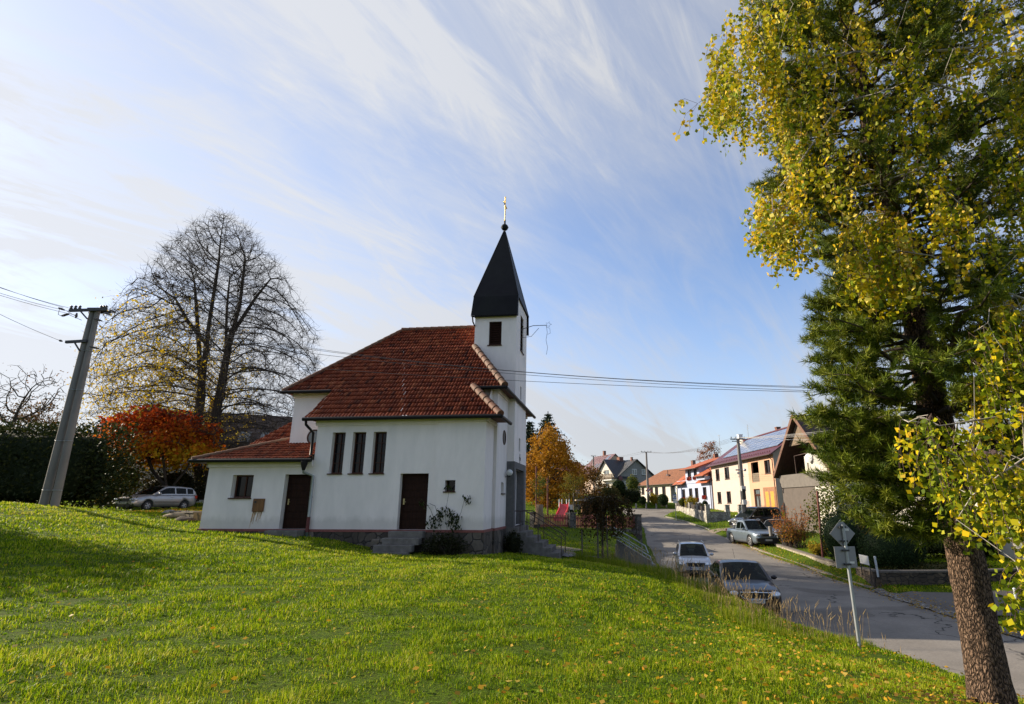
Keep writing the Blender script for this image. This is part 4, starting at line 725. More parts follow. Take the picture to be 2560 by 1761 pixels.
# --- white house behind the pine
W0 = Frame((21.5, 20.0, -.9), (21.0, 35.0, -.9)); h = thing('house', 'white house with brown roof half hidden behind the pine needles', 'house', W0.p0, W0.rz)
wins = [(2.0, 3.3, 1.2, 2.6), (6.0, 7.3, 1.2, 2.6), (10.5, 11.8, 1.2, 2.6)]; w = MB(); w.wall((0, 0, 0), X, W0.L, 3.4, wins, Y, .2); w.wall((W0.L, 0, 0), -Y, 9, 3.4, [], X, .1); w.wall((0, 0, 0), -Y, 9, 3.4, [], -X, .1); w.build('wall', pale_r, h)
for q in wins: hwindow(h, q, frame_w, -.16)
rf = MB(); slab(rf, [(-.4, .5, 3.3), (W0.L+.4, .5, 3.3), (W0.L+.4, -4.5, 6.2), (-.4, -4.5, 6.2)]); slab(rf, [(-.4, -9.5, 3.3), (W0.L+.4, -9.5, 3.3), (W0.L+.4, -4.5, 6.2), (-.4, -4.5, 6.2)]); rf.build('roof', darkbrown_tile, h); w = MB(); 
for xx in (0, W0.L): w.poly([(xx, 0, 3.4), (xx, -9, 3.4), (xx, -4.5, 6.0)])
w.build('gable', pale_r, h)
# --- far house with balcony, one gable coloured grey for shade
be = R(27); K = np.array([15.6, 135., 4.0]); Kb = Frame(K+np.array([math.cos(be), math.sin(be), 0])*11.8, K); Ka = Frame(K, K+np.array([-math.sin(be), math.cos(be), 0])*9.6)
h = thing('house', 'house with a gable coloured grey for its shade, black roof and wooden balcony at the street end', 'house', Ka.p0, Ka.rz)     # local x along the balcony gable, y outward (left)
# in this frame the grey gable wall lies in the plane x=0, running to -y
eA = 3.95; gA = 8.1
aw = [Ka.rect(z6, *q) for q in ((535, 860, 605, 1000), (705, 838, 790, 985), (885, 820, 970, 950))]; ad = Ka.rect(z6, 680, 548, 800, 660)
w = MB(); w.wall((0, 0, -1.5), X, 9.6, eA+1.5, [(q[0], q[1], q[2]+1.5, q[3]+1.5) for q in aw], Y, .2)
for tri in ([(0, 0, eA), (ad[0], 0, eA), (ad[0], 0, eA+(gA-eA)*ad[0]/4.8)], [(ad[1], 0, eA), (9.6, 0, eA), (ad[1], 0, eA+(gA-eA)*(9.6-ad[1])/4.8)], [(ad[0], 0, ad[3]), (ad[1], 0, ad[3]), (ad[1], 0, eA+(gA-eA)*(9.6-ad[1])/4.8), (4.8, 0, gA), (ad[0], 0, eA+(gA-eA)*ad[0]/4.8)], [(ad[0], 0, eA), (ad[1], 0, eA), (ad[1], 0, ad[2]), (ad[0], 0, ad[2])]): w.poly(tri)
w.build('balcony_gable_wall', creamwhite, h)
for q in aw+[ad]: hwindow(h, q, frame_w, -.15, glass=pale_glass)
bw = [Kb.rect(z6, *q) for q in ((1352, 512, 1468, 655), (1590, 518, 1700, 655), (1172, 812, 1310, 950))]
w = MB(); cv = lambda q: (11.8-q[1], 11.8-q[0], q[2], q[3]); bq = [cv(q) for q in bw]
w.wall((0, 0, -1.5), -Y, 11.8, eA+1.5, [(q[0], q[1], q[2]+1.5, min(q[3]+1.5, eA+1.49)) for q in bq if q[2] < eA-1], -X, .2); w.poly([(0, 0, eA), (0, -11.8, eA), (0, -5.9, gA+.1)]); w.build('shaded_gable_wall', shaded_r, h)  # this gable's shade is put into its grey colour
for q in bq:
    f = MB(); a0, a1, zz0, zz1 = q
    f.box(-.05, .02, -a1, -a0, zz0, zz1); o = f.build('window', frame_w, h); p = MB()
    m_ = (a0+a1)/2; p.box(-.062, -.05, -a1+.09, -m_-.06, zz0+.09, zz1-.09); p.box(-.062, -.05, -m_+.06, -a0-.09, zz0+.09, zz1-.09); p.build('pane', pale_glass, o); p = MB(); p.box(-.15, -.05, -a1-.08, -a0+.08, zz0-.1, zz0-.01); p.build('sill', dark_metal, o)
rf = MB(); o_ = .6
slab(rf, [(-o_, .3, eA-.25), (9.6+o_*.3, .3, eA-.25), (9.6, -5.9, gA+.25), (-o_, -5.9, gA+.25)], .2); slab(rf, [(-o_, -12.2, eA-.25), (9.9, -12.2, eA-.25), (9.9, -5.9, gA+.25), (-o_, -5.9, gA+.25)], .2)
rf.build('roof', black_tile, h); rf = MB(); slab(rf, [(-.4, .6, eA-.3), (-.4, -5.9, eA-.3+.0), (4.8, -5.9, gA+.3), (4.8, .6, gA+.3)], .2); slab(rf, [(10.0, .6, eA-.3), (10.0, -5.9, eA-.3), (4.8, -5.9, gA+.3), (4.8, .6, gA+.3)], .2); rf.build('cross_roof', black_tile, h)
b = Ka.rect(z6, 575, 655, 850, 775, 1.2); p = MB(); p.box(b[0]-.2, b[1]+.2, .01, 1.25, b[2]-.05, b[2]+.12); o = p.build('balcony', white_paint, h); p = MB()
for i in range(22): a = b[0]-.2+(b[1]-b[0]+.4)*i/21; p.box(a-.07, a+.07, 1.19, 1.23, b[2]+.15, b[3])
for yy in (.2, .5, .8, 1.1): p.box(b[0]-.2, b[0]-.17, yy-.1, yy+.1, b[2]+.15, b[3]); p.box(b[1]+.17, b[1]+.2, yy-.1, yy+.1, b[2]+.15, b[3])
p.box(b[0]-.22, b[1]+.22, 1.17, 1.25, b[3], b[3]+.07); p.build('balcony_boards', weathered, o)
cp = Ka.rect(z6, 500, 1030, 720, 1085, 1.0); p = MB(); slab(p, [(cp[0], .02, cp[3]+.4), (cp[1], .02, cp[3]+.4), (cp[1], 1.6, cp[2]), (cp[0], 1.6, cp[2])], .08); p.build('porch_canopy', M('blue_sheet', (.12, .14, .32), .5, .1, 4), h)
chimney(h, 5.0, -4.6, gA-.5, gA+.95, 1.2); chimney(h, 1.3, -5.6, gA-.3, gA+.7, .45)
an = MB(); an.lathe([(.0, .1), (.5, .06), (.7, -.05)], (0, 0, 0), 14); o = an.build('satellite_dish', M('dish_brown', (.10, .03, .03), .6), h); o.location = (-.5, -.9, eA-.4); o.rotation_euler = (0, R(-80), R(10))
g = MB(); g.tube([(-.3, .4, eA-.4), (.1, .1, eA-.9), (.1, .1, -1)], .07, 6); g.build('downpipe', pale_r, h)
# --- far maroon-roofed houses
def simple_house(label, p0, rz, Lx, Dy, eave, ridge, wallm, roofm, hip=0.0, skylights=0, over=.5, wins=()):
    h = thing('house', label, 'house', p0, rz); w = MB(); w.wall((0, 0, -2), X, Lx, eave+2, [(a, b, c+2, d+2) for a, b, c, d in wins], Y, .15); w.wall((Lx, 0, -2), -Y, Dy, eave+2, [], X, .1); w.wall((0, 0, -2), -Y, Dy, eave+2, [], -X, .1); w.wall((0, -Dy, -2), X, Lx, eave+2, [], -Y, .1)
    if not hip: w.poly([(0, 0, eave), (0, -Dy, eave), (0, -Dy/2, ridge-.1)]); w.poly([(Lx, 0, eave), (Lx, -Dy, eave), (Lx, -Dy/2, ridge-.1)])
    w.build('wall', wallm, h)
    for q in wins: hwindow(h, q, frame_w, -.12)
    rf = MB(); e = eave-.2; o = over; slab(rf, [(-o, o, e), (Lx+o, o, e), (Lx+o-hip, -Dy/2, ridge), (-o+hip, -Dy/2, ridge)]); slab(rf, [(-o, -Dy-o, e), (Lx+o, -Dy-o, e), (Lx+o-hip, -Dy/2, ridge), (-o+hip, -Dy/2, ridge)])
    if hip: slab(rf, [(-o, o, e), (-o, -Dy-o, e), (-o+hip, -Dy/2, ridge)]); slab(rf, [(Lx+o, o, e), (Lx+o, -Dy-o, e), (Lx+o-hip, -Dy/2, ridge)])
    r_ = rf.build('roof', roofm, h)
    for i in range(skylights):
        s = MB(); y0 = -Dy*.10; y1 = -Dy*.24; f = lambda y: e+(o-y)*(ridge-e)/(Dy/2+o)+.03; x0 = 1.0+i*1.7; slab(s, [(x0, y0, f(y0)), (x0+.9, y0, f(y0)), (x0+.9, y1, f(y1)), (x0, y1, f(y1))], .02); s.build('skylight', pale_glass, r_)
    chimney(h, Lx*.55, -Dy/2-.2, ridge-.5, ridge+1.2, .7); return h
p1 = at(1500, 1232, 158.); p0 = at(1476, 1232, 170.); f_ = Frame(at(1497, 1230, 155.), at(1450, 1230, 165.)); hz1 = simple_house('tall pinkish house with plum roof, skylights and solar strip, beside the grey balcony house', f_.p0, f_.rz, f_.L, 11, 5.3, 10.6, beige_r, maroon, skylights=3)
s = MB(); y0, y1 = -2.6, -5.0; e = 5.1; ff = lambda y: e+(.5-y)*(10.6-e)/6+.06; slab(s, [(1.0, y0, ff(y0)), (2.6, y0, ff(y0)), (2.6, y1, ff(y1)), (1.0, y1, ff(y1))], .05); s.build('solar_strip', solar, hz1)
simple_house('distant plum hip-roofed house behind the orange tree', at(1476, 1225, 200.), R(172), 16, 12, 6.2, 10.2, beige_r, maroon, hip=5)
# --- houses at the left behind the trees
simple_house('white house with dark brown roof behind the bare lime tree', (-23.6, 48, 1.3), R(205), 11.5, 11, 4.6, 8.6, pale_r, darkbrown_tile, skylights=2, wins=((6.5, 7.6, 1.2, 2.5), (2.5, 3.6, 1.2, 2.5)))
simple_house('house with red-brown tiled roof behind the hedge, beside the concrete pole', (-40.5, 54, 1.6), R(200), 9, 10, 3.6, 7.2, pale_r, brown_tile)
# ------------------------------------------------------------------ trees and shrubs
def skeleton(name, P, par, rad, mat, parent=None, n=6, extra=None):
    i = np.where(par >= 0)[0]; P0, P1 = P[par[i]], P[i]; R0, R1 = rad[par[i]], rad[i]; R0 = np.minimum(R0, R1*1.6)
    big = R1 > 0.05; Vs = []; Fs = []; o = 0
    for m, k in ((big, 10), (~big, 4)):
        if m.any(): V, Fq = segs_geo(P0[m], P1[m]+(P1[m]-P0[m])*0.06, R0[m], R1[m], k); Vs.append(V); Fs.append(Fq+o); o += len(V)
    if extra is not None: V, Fq = segs_geo(*extra, 3); Vs.append(V); Fs.append(Fq+o)
    return np_mesh(name, np.concatenate(Vs), Fs, mat, parent, smooth=True)
def twigs(rng, T, D, n, ln, r):
    P0 = np.repeat(T, n, 0); d = np.repeat(D, n, 0)+0.75*rng.normal(size=(len(P0), 3)); d /= np.linalg.norm(d, axis=1, keepdims=True); l = ln*rng.uniform(.5, 1.2, len(P0))[:, None]
    m = P0+d*l*.55; d2 = d+0.4*rng.normal(size=d.shape); d2 /= np.linalg.norm(d2, axis=1, keepdims=True); e = m+d2*l*.5
    return np.concatenate([P0, m]), np.concatenate([m, e]), np.concatenate([np.full(len(P0), r), np.full(len(P0), r*.8)]), np.concatenate([np.full(len(P0), r*.8), np.full(len(P0), r*.35)]), e
def tips(P, par, kids): t = np.where((kids == 0) & (par >= 0))[0]; d = P[t]-P[par[t]]; return P[t], d/(np.linalg.norm(d, axis=1, keepdims=True)+1e-9)
# --- big bare lime
rng = np.random.default_rng(11); YT = 42.0
prof = [(528, 548, 556), (560, 500, 610), (600, 450, 655), (650, 415, 700), (700, 385, 735), (760, 345, 765), (800, 315, 785), (860, 285, 797), (920, 262, 800), (980, 245, 796), (1040, 250, 780), (1090, 290, 745), (1130, 360, 690)]
pz = [at(550, y, YT)[2] for y, a, b in prof]; pl = [at(a, y, YT)[0] for y, a, b in prof]; pr_ = [at(b, y, YT)[0] for y, a, b in prof]
A = []
while len(A) < 9000:
    z = rng.uniform(pz[-1], pz[0]); xl = np.interp(z, pz[::-1], pl[::-1]); xr = np.interp(z, pz[::-1], pr_[::-1]); c, rr = (xl+xr)/2, (xr-xl)/2
    u = rng.normal(size=2); u /= np.hypot(*u)+1e-9; q = rng.uniform(0.12, 1)**0.55; p = (c+u[0]*q*rr, YT+u[1]*q*rr*.85, z)
    if rng.uniform() < 0.4+rr/8: A.append(p)
T = lambda *q: [at(x, y, Y_+6) for x, y, Y_ in q]
seeds = [T((510, 1250, 36), (543, 1021, 36), (572, 862, 36), (600, 760, 35.6), (613, 650, 35.5)), T((508, 1225, 36), (482, 1120, 36.2), (500, 1010, 36.3), (521, 821, 36.3), (540, 700, 36.3), (549, 640, 36.3)),
         T((565, 880, 36), (568, 760, 36.6), (575, 690, 36.8)), T((583, 830, 36), (640, 740, 36), (678, 690, 36)), T((505, 990, 36.3), (494, 800, 36.8), (488, 700, 37)), T((516, 860, 36.3), (470, 800, 35.5), (440, 740, 35.2))]
CX = P_c = at(520, 1000, 42)[0]; zt0, zt1 = pz[-1], pz[0]
def warp(p, sg):
    p = np.array(p, float).reshape(-1, 3).copy(); rho = np.hypot(p[:, 0]-CX, p[:, 1]-YT); hh = np.clip((p[:, 2]-zt0)/(zt1-zt0), 0, 1)
    p[:, 2] += sg*((.32+.85*hh)*rho-(.062+.03*hh)*rho**2)*np.clip((p[:, 2]-2.5)/3, 0, 1); return p
A = warp(A, -1); seeds = [list(warp(q, -1)) for q in seeds]
P, par = grow(seeds, A, 0.40, 4.6, 0.49, (0, 0, .06), 120, 17000); P = warp(P, 1)
rad, kids = radii(P, par, 0.014, 0.66, 2.08)
tp_, td = tips(P, par, kids); mid = rng.choice(len(P), 7000); tw = twigs(rng, np.concatenate([tp_, P[mid]]), np.concatenate([td, rand_unit(rng, 7000)*np.array([1, 1, .4])+np.array([0, 0, .45])]), 3, 0.95, 0.0085)
t = thing('lime_tree', 'tall bare lime tree with forked trunk and a few yellow leaves', 'tree', P[0]); mi = t.matrix_world
def under(o, root): o.parent = root; o.matrix_parent_inverse = Matrix.Translation(root.location).inverted(); return o
under(skeleton('trunk', P, par, rad, bark_dark, None, extra=tw[:4]), t)
E_ = tw[4]; m = (E_[:, 0] < P[0][0]+.6) & (E_[:, 2] < 16.8) & (E_[:, 2] > 6.5) & (rng.uniform(size=len(E_)) < np.clip((17.5-E_[:, 2])/10, .03, .55)*np.clip((P[0][0]+1.2-E_[:, 0])/4, .15, 1))
E2 = np.repeat(E_[m], 3, 0); E2 = E2+rng.normal(size=E2.shape)*.22; Tn = P[(rad > .05) & (P[:, 2] < 13)]; Tn = Tn[rng.choice(len(Tn), 700)]+rng.normal(size=(700, 3))*.35
under(leaves('foliage', np.concatenate([E2, Tn]), 0.16, leafmat('lime_leaf', [(.46, .32, .012), (.55, .37, .015), (.34, .27, .012), (.60, .40, .02)], .5), None, 1, .7, .3), t)
nest_c = [at(393, 692, 42), at(430, 715, 42), at(468, 745, 41.6)]
for c in nest_c: P0 = c+rng.normal(size=(60, 3))*.18; V_, F_ = segs_geo(P0, P0+rng.normal(size=(60, 3))*.3, np.full(60, .02), np.full(60, .015), 3); under(np_mesh('mistletoe_clump', V_, [F_], twig_dark), t)
# --- generic broadleaf tree
def broad_tree(name, label, cat, base, crown, rxyz, nA, leafm, nleaf, lsize, seed, seeds=None, tip=.012, rmax=.15, step=.3, spread=.25, barkm=None, shape=None, aspect=.6, droop=.2, colour=None, group=None, twig_n=2, bareness=0):
    rng = np.random.default_rng(seed); base = np.array(base, float); crown = np.array(crown, float); A = rand_unit(rng, nA)*(rng.uniform(.08, 1, nA)**.45)[:, None]
    if shape: A = shape(rng, A)
    A = crown+A*np.array(rxyz); sd = seeds or [[base, base+(crown-base)*np.array([.6, .6, .55])+np.array([0, 0, 0.01])]]
    P, par = grow(sd, A, step, max(rxyz)*1.2, step*1.3, (0, 0, .08), 70, 2600); rad, kids = radii(P, par, tip, rmax); tp_, td = tips(P, par, kids); tw = twigs(rng, tp_, td, twig_n, step*1.6, tip*.8)
    t = thing(name, label, cat, base, group=group); under(skeleton('trunk', P, par, rad, barkm or bark_dark, extra=tw[:4]), t)
    if nleaf:
        src = np.concatenate([tw[4], tp_]); k = rng.choice(len(src), nleaf); C = src[k]+rng.normal(size=(nleaf, 3))*spread
        rr = (k*0.6180339) % 1*.6+rng.uniform(0, .4, nleaf) if colour is None else colour(rng, C); under(leaves('foliage', C, lsize, leafm, None, seed+1, aspect, droop, rr), t)
    return t
# red sumac
sumac = leafmat('sumac_leaf', [(.42, .30, .012), (.52, .31, .012), (.52, .22, .010), (.52, .14, .010), (.46, .085, .010), (.36, .05, .010)], .45)
def sc_col(rng, C): h = (C[:, 2]-3.8)/4.6; return np.clip(h*1.05+.16+rng.normal(size=len(C))*.14-.02*(C[:, 0]+27), 0, 1)
cc_ = at(392, 1090, 38)
broad_tree('sumac_tree', 'low umbrella-shaped tree with red and orange leaves above the silver car', 'tree', (-26.0, 38, 1.35), (cc_[0], 38, 4.5), (4.1, 3.4, 3.65), 480, sumac, 10500, .28, 21, seeds=[[(-26, 38, 1.3), (-25.8, 38, 2.8), (-24.9, 37.9, 4.1)], [(-25.9, 38, 2.4), (-27.4, 38, 3.9)], [(-25.95, 38, 1.9), (-26.3, 37.5, 4.2)]], tip=.018, rmax=.14, step=.35, spread=.26, shape=lambda r, A: np.c_[A[:, :2], np.abs(A[:, 2])*.95+.0], colour=sc_col, droop=.35)
# far-left bare tree and neighbours
c0 = at(60, 975, 45); broad_tree('bare_tree', 'small crooked bare tree behind the hedge at the left edge', 'tree', (c0[0]-.5, 45, 2), (c0[0], 45, c0[2]-.4), (3.3, 2.6, 2.7), 260, leafmat('brown_leaf', [(.14, .07, .02), (.2, .1, .03)], .4), 250, .16, 31, tip=.022, rmax=.2, step=.45, spread=.3)
c0 = at(95, 1040, 50); broad_tree('brown_tree', 'round brownish tree beyond the hedge, left of the concrete pole', 'tree', (c0[0], 50, 2), (c0[0], 50, c0[2]-1.2), (2.8, 2.4, 2.4), 260, leafmat('brown_leaf2', [(.10, .06, .02), (.16, .08, .025), (.07, .06, .02)], .4), 3500, .2, 32, tip=.02, step=.4)
# dense shrubs and hedges
def shrub(name, label, cat, c, r, n, size, mat, seed=0, box=False, lump=.18, group=None, stem=True, aspect=.6, fill=.35, zflat=True, par=None, stems=0):
    rng = np.random.default_rng(seed); c = np.array(c, float); r = np.array(r, float); d = rand_unit(rng, n)
    if box: d = d/np.abs(d).max(axis=1, keepdims=True)*rng.uniform(.9, 1, (n, 1))
    lf = rng.normal(size=(14, 3)); ph = rng.uniform(0, 6, 14); wv = sum(np.sin(d@lf[k]*2.2+ph[k]) for k in range(14))/14**.5; q = (1+lump*wv)*rng.uniform(1-fill, 1, n)
    C = c+d*q[:, None]*r
    if zflat: C[:, 2] = np.maximum(C[:, 2], c[2]-r[2]*.97)
    t = thing(name, label, cat, c-np.array([0, 0, r[2]]), group=group); under(leaves('foliage', C, size, mat, None, seed+1, aspect, .1), t)
    core = MB(); core.ball((0, 0, 0), 1, 14); cv = np.array(core.v); cv /= np.linalg.norm(cv, axis=1, keepdims=True)+1e-9
    if box: cv = cv/np.abs(cv).max(axis=1, keepdims=True)
    cw = (1+lump*sum(np.sin(cv@lf[k]*2.2+ph[k]) for k in range(14))/14**.5)*(1-fill*.8)*.9; cv = c+cv*cw[:, None]*r
    if fill < .55: core.v = [tuple(q) for q in cv]; under(core.build('inner_foliage', mat), t)
    P0 = np.repeat((c-np.array([0, 0, r[2]*1.15]))[None], 9+stems, 0)+rng.normal(size=(9+stems, 3))*np.array([r[0], r[1], 0])*.18; P1 = c+rand_unit(rng, 9+stems)*r*.6; P1[:, 2] = np.abs(P1[:, 2]-c[2])*.8+c[2]; V, Fq = segs_geo(P0, P1, np.full(9+stems, .03+.01*r[0]), np.full(9+stems, .012), 5); under(np_mesh('stem', V, [Fq], bark_dark), t)
    return t
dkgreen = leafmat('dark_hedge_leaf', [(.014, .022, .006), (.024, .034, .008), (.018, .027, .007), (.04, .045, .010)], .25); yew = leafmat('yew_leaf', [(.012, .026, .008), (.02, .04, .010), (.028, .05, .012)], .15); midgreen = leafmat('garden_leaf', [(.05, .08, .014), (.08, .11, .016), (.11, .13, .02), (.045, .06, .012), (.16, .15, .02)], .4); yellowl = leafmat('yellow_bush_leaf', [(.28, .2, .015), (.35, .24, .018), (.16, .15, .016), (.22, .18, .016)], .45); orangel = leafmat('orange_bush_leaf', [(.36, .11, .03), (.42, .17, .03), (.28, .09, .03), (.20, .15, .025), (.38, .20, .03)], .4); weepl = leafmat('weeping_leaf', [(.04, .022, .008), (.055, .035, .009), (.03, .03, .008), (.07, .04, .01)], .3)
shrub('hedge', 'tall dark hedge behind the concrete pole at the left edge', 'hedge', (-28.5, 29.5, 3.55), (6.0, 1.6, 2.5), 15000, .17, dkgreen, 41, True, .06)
shrub('hedge', 'unseen tall dark hedge left of the lawn, added to shade its corner', 'hedge', (-22.6, 16.3, 4.4), (1.5, 3.2, 3.4), 7000, .2, dkgreen, 42, True, .06)  # out-of-view evergreen mass, added for its shadow on the lawn corner
shrub('bush', 'bush with yellowing leaves between the hedge and the red tree', 'bush', (-29.6, 37.5, 3.2), (2.1, 1.5, 1.9), 2600, .19, leafmat('turning_leaf', [(.06, .07, .012), (.2, .14, .015), (.28, .15, .02), (.09, .09, .012)], .45), 43)
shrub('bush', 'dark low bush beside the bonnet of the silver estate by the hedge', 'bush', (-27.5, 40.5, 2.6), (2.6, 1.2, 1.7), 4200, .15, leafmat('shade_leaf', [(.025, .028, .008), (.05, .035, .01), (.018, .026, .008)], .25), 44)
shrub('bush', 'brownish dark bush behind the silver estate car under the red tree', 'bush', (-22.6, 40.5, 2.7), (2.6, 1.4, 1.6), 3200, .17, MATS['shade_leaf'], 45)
# --- playground trees
def spruce(label, x, y, z0, h, r, seed):
    rng = np.random.default_rng(seed); t = thing('spruce', label, 'tree', (x, y, z0), group='dark spruces behind the tower'); P0 = []; P1 = []; R0 = []; C = []; D = []
    P0.append((x, y, z0)); P1.append((x, y, z0+h)); R0.append(.2)
    for zz in np.arange(1.0, h-.2, .33):
        L0 = r*(1-zz/h)**.8*rng.uniform(.85, 1.15)
        for k in range(9):
            a = rng.uniform(0, 6.28); L1 = L0*rng.uniform(.7, 1.1); d = np.array([math.cos(a), math.sin(a), 0]); b = np.array([x, y, z0+zz]); e = b+d*L1+np.array([0, 0, -.18*L1+.1*L1**1.2*0]); P0.append(b); P1.append(e); R0.append(.025)
            m = int(12*L1+5); u = rng.uniform(.15, 1.03, m)[:, None]; c = b+(e-b)*u+rng.normal(size=(m, 3))*np.array([.14, .14, .06]); c[:, 2] += .12*(u[:, 0]-.5); C.append(c)
    V, Fq = segs_geo(P0, P1, np.array(R0), np.array(R0)*.3, 5); under(np_mesh('trunk', V, [Fq], bark_dark), t); C = np.concatenate(C); under(leaves('foliage', C, .42, leafmat('spruce_needles', [(.012, .026, .014), (.02, .036, .02), (.03, .048, .026)], .1), None, seed, .3, .55), t)
spruce('tall dark spruce behind the orange tree, taller of the two', at(1370, 1100, 70)[0], 70, 1.8, 11.4, 5.6, 51)
spruce('dark spruce close behind the tower edge, lower of the two', at(1322, 1100, 68)[0], 68, 1.8, 9.9, 4.4, 52)
orl = leafmat('orange_tree_leaf', [(.34, .15, .010), (.44, .20, .012), (.25, .11, .010), (.52, .26, .015), (.18, .10, .010)], .35)
c0 = at(1374, 1175, 52); broad_tree('maple_tree', 'full orange-brown autumn tree behind the red slide', 'tree', (c0[0], 52, 1.2), (c0[0], 52, c0[2]-.1), (2.75, 2.6, 3.9), 520, orl, 15000, .2, 61, tip=.02, rmax=.2, step=.42, spread=.27, shape=lambda r, A: A*np.c_[(1.05-.45*np.clip(A[:, 2], -1, 1)**1)[:, None]*np.ones((1, 2)), np.ones(len(A))])
c0 = at(1458, 1215, 60); broad_tree('maple_tree', 'lower dark orange tree right of the full orange one', 'tree', (c0[0], 60, 1.6), (c0[0], 60, c0[2]), (2.2, 2.0, 2.1), 220, leafmat('dull_orange', [(.14, .07, .014), (.2, .1, .018), (.09, .06, .014)], .35), 4500, .2, 62, tip=.02, rmax=.15, step=.42, spread=.26)
c0 = at(1347, 1225, 40); broad_tree('sapling', 'slim green sapling above the tree stump', 'young tree', (c0[0], 40, .6), (c0[0], 40, c0[2]), (.55, .5, 1.1), 70, midgreen, 500, .11, 63, tip=.008, rmax=.035, step=.2, spread=.14)
c0 = at(1432, 1222, 48); broad_tree('sapling', 'young yellow-green tree tied to wooden stakes by the slide', 'young tree', (c0[0], 48, .9), (c0[0], 48, c0[2]), (.95, .9, 1.35), 120, leafmat('sapling_leaf', [(.14, .14, .02), (.2, .16, .02), (.1, .11, .02), (.25, .15, .02)], .45), 1600, .12, 64, tip=.01, rmax=.04, step=.22, spread=.15)
t = thing('tree_stake', 'three thin wooden stakes round the young yellow-green tree', 'stakes', (c0[0], 48, .9)); 
for dx, dy in ((-.35, 0), (.05, -.4), (.4, .2)): m = MB(); m.tube([(dx, dy, -.1), (dx*.9, dy*.9, 1.7)], .035, 6); m.build('stake', M('stake_wood', (.2, .16, .11), .9, .25, 6), t)
# weeping tree
rng = np.random.default_rng(71); wb = np.array([2.35, 27.0, gh(2.35, 27.0)]); top = at(1512, 1262, 27); t = thing('weeping_tree', 'dark weeping tree with hanging branches in front of the picket fence', 'tree', wb)
Pt = [wb, np.array([wb[0]+.02, 27, (wb[2]+top[2])/2]), np.array([top[0], 27, top[2]])]; S0 = []; S1 = []; RR = []; C = []
for a, b, r_ in ((Pt[0], Pt[1], .05), (Pt[1], Pt[2], .045)): S0.append(a); S1.append(b); RR.append(r_)
for k in range(46):
    a = rng.uniform(0, 6.28); L0 = rng.uniform(.35, 1.35); p = Pt[2]+rng.normal(size=3)*.06; zt = p[2]+rng.uniform(.0, .35); n = 9; prev = p; Ld = rng.uniform(.5, 1.9)
    for i in range(1, n+1):
        u = i/n; q = np.array([p[0]+math.cos(a)*L0*min(1, u*1.7), p[1]+math.sin(a)*L0*min(1, u*1.7), p[2]+(zt-p[2])*math.sin(min(1, u*1.9)*math.pi/2)*1.0-Ld*max(0, u-.35)**1.25/.58]); S0.append(prev); S1.append(q); RR.append(.012*(1-u*.6)); prev = q
        mm = 13; C.append(q+rng.normal(size=(mm, 3))*np.array([.10, .10, .10]))
V, Fq = segs_geo(S0, S1, np.array(RR), np.array(RR)*.85, 5); under(np_mesh('trunk', V, [Fq], bark_dark), t); under(leaves('foliage', np.concatenate(C), .12, weepl, None, 72, .5, .9), t)
t = thing('tree_stake', 'tall grey stakes holding the dark weeping tree', 'stakes', wb)
for dx, dy, hh in ((-.22, -.2, 2.0), (.22, -.2, 2.0), (.05, .25, 2.0), (-.95, -.1, 1.3)): m = MB(); m.tube([(dx, dy, -.1), (dx, dy, hh)], .035, 6); m.build('stake', M('grey_stake', (.11, .095, .08), .9, .25, 6), t)
# --- hedges and topiary by the far houses
def ball_bush(px, py, Y_, rpx, label, mat=yew, ry=1.0, n=2200, size=.13, seed=0, name='topiary', cat='bush', group=None):
    c = at(px, py, Y_); r = rpx*Y_/1410; shrub(name, label, cat, c, (r, r, r*ry), n, size, mat, seed, lump=.04, fill=.15, group=group)
ball_bush(1547, 1219, 92, 17, 'large dark clipped ball in front of the grey balcony house', n=2600, size=.22, seed=81)
shrub('hedge', 'dark mass of hedge left of the triangular warning sign', 'hedge', at(1574, 1243, 93), (1.9, 1.2, 1.3), 2600, .22, dkgreen, 82, True, .08)
shrub('bush', 'pale green loose bush above the dark hedge beneath the grey gable', 'bush', at(1582, 1212, 96), (1.3, 1.0, 1.6), 1100, .22, midgreen, 83)
shrub('bush', 'brown-green garden bush at the left of the dark clipped ball', 'bush', at(1520, 1234, 90), (2.0, 1.2, 1.4), 1700, .22, leafmat('garden_brown', [(.05, .06, .015), (.1, .07, .02), (.04, .05, .012)], .35), 84)
ball_bush(1606, 1251, 90, 10, 'small dark clipped ball left of the far sign pole', n=900, size=.16, seed=85); ball_bush(1657, 1250, 88, 14, 'dark clipped ball in front of the cottage wall', n=1400, size=.18, seed=86)
shrub('bush', 'yellowing bush between two dark clipped balls by the cottage', 'bush', at(1635, 1247, 91), (1.0, .8, 1.0), 800, .18, yellowl, 87)
ball_bush(1706, 1256, 74, 9.5, 'green clipped ball beside the yellow bush, nearer the cottage', midgreen, 1.0, 900, .13, 88); shrub('bush', 'bright yellow-green loose bush behind the white stone wall', 'bush', at(1727, 1259, 72), (.95, .8, .95), 1100, .15, leafmat('golden_bush', [(.25, .21, .02), (.32, .26, .025), (.2, .18, .02)], .4), 89)
ball_bush(1751, 1268, 70, 7, 'yellowish rounded conifer right of the yellow bush', leafmat('gold_conifer', [(.12, .13, .015), (.18, .17, .02)], .3), 1.6, 700, .11, 90); ball_bush(1763, 1264, 69, 8, 'dark rounded conifer against the cream house wall', yew, 1.5, 800, .11, 91)
c0 = at(1774, 1135, 108); broad_tree('rowan_tree', 'reddish tree top showing above the orange roofs', 'tree', (c0[0], 108, 3), (c0[0], 108, c0[2]-.5), (1.9, 1.6, 2.6), 150, leafmat('rowan_leaf', [(.25, .07, .02), (.3, .1, .02), (.14, .08, .02)], .35), 1800, .24, 92, tip=.02, step=.5)
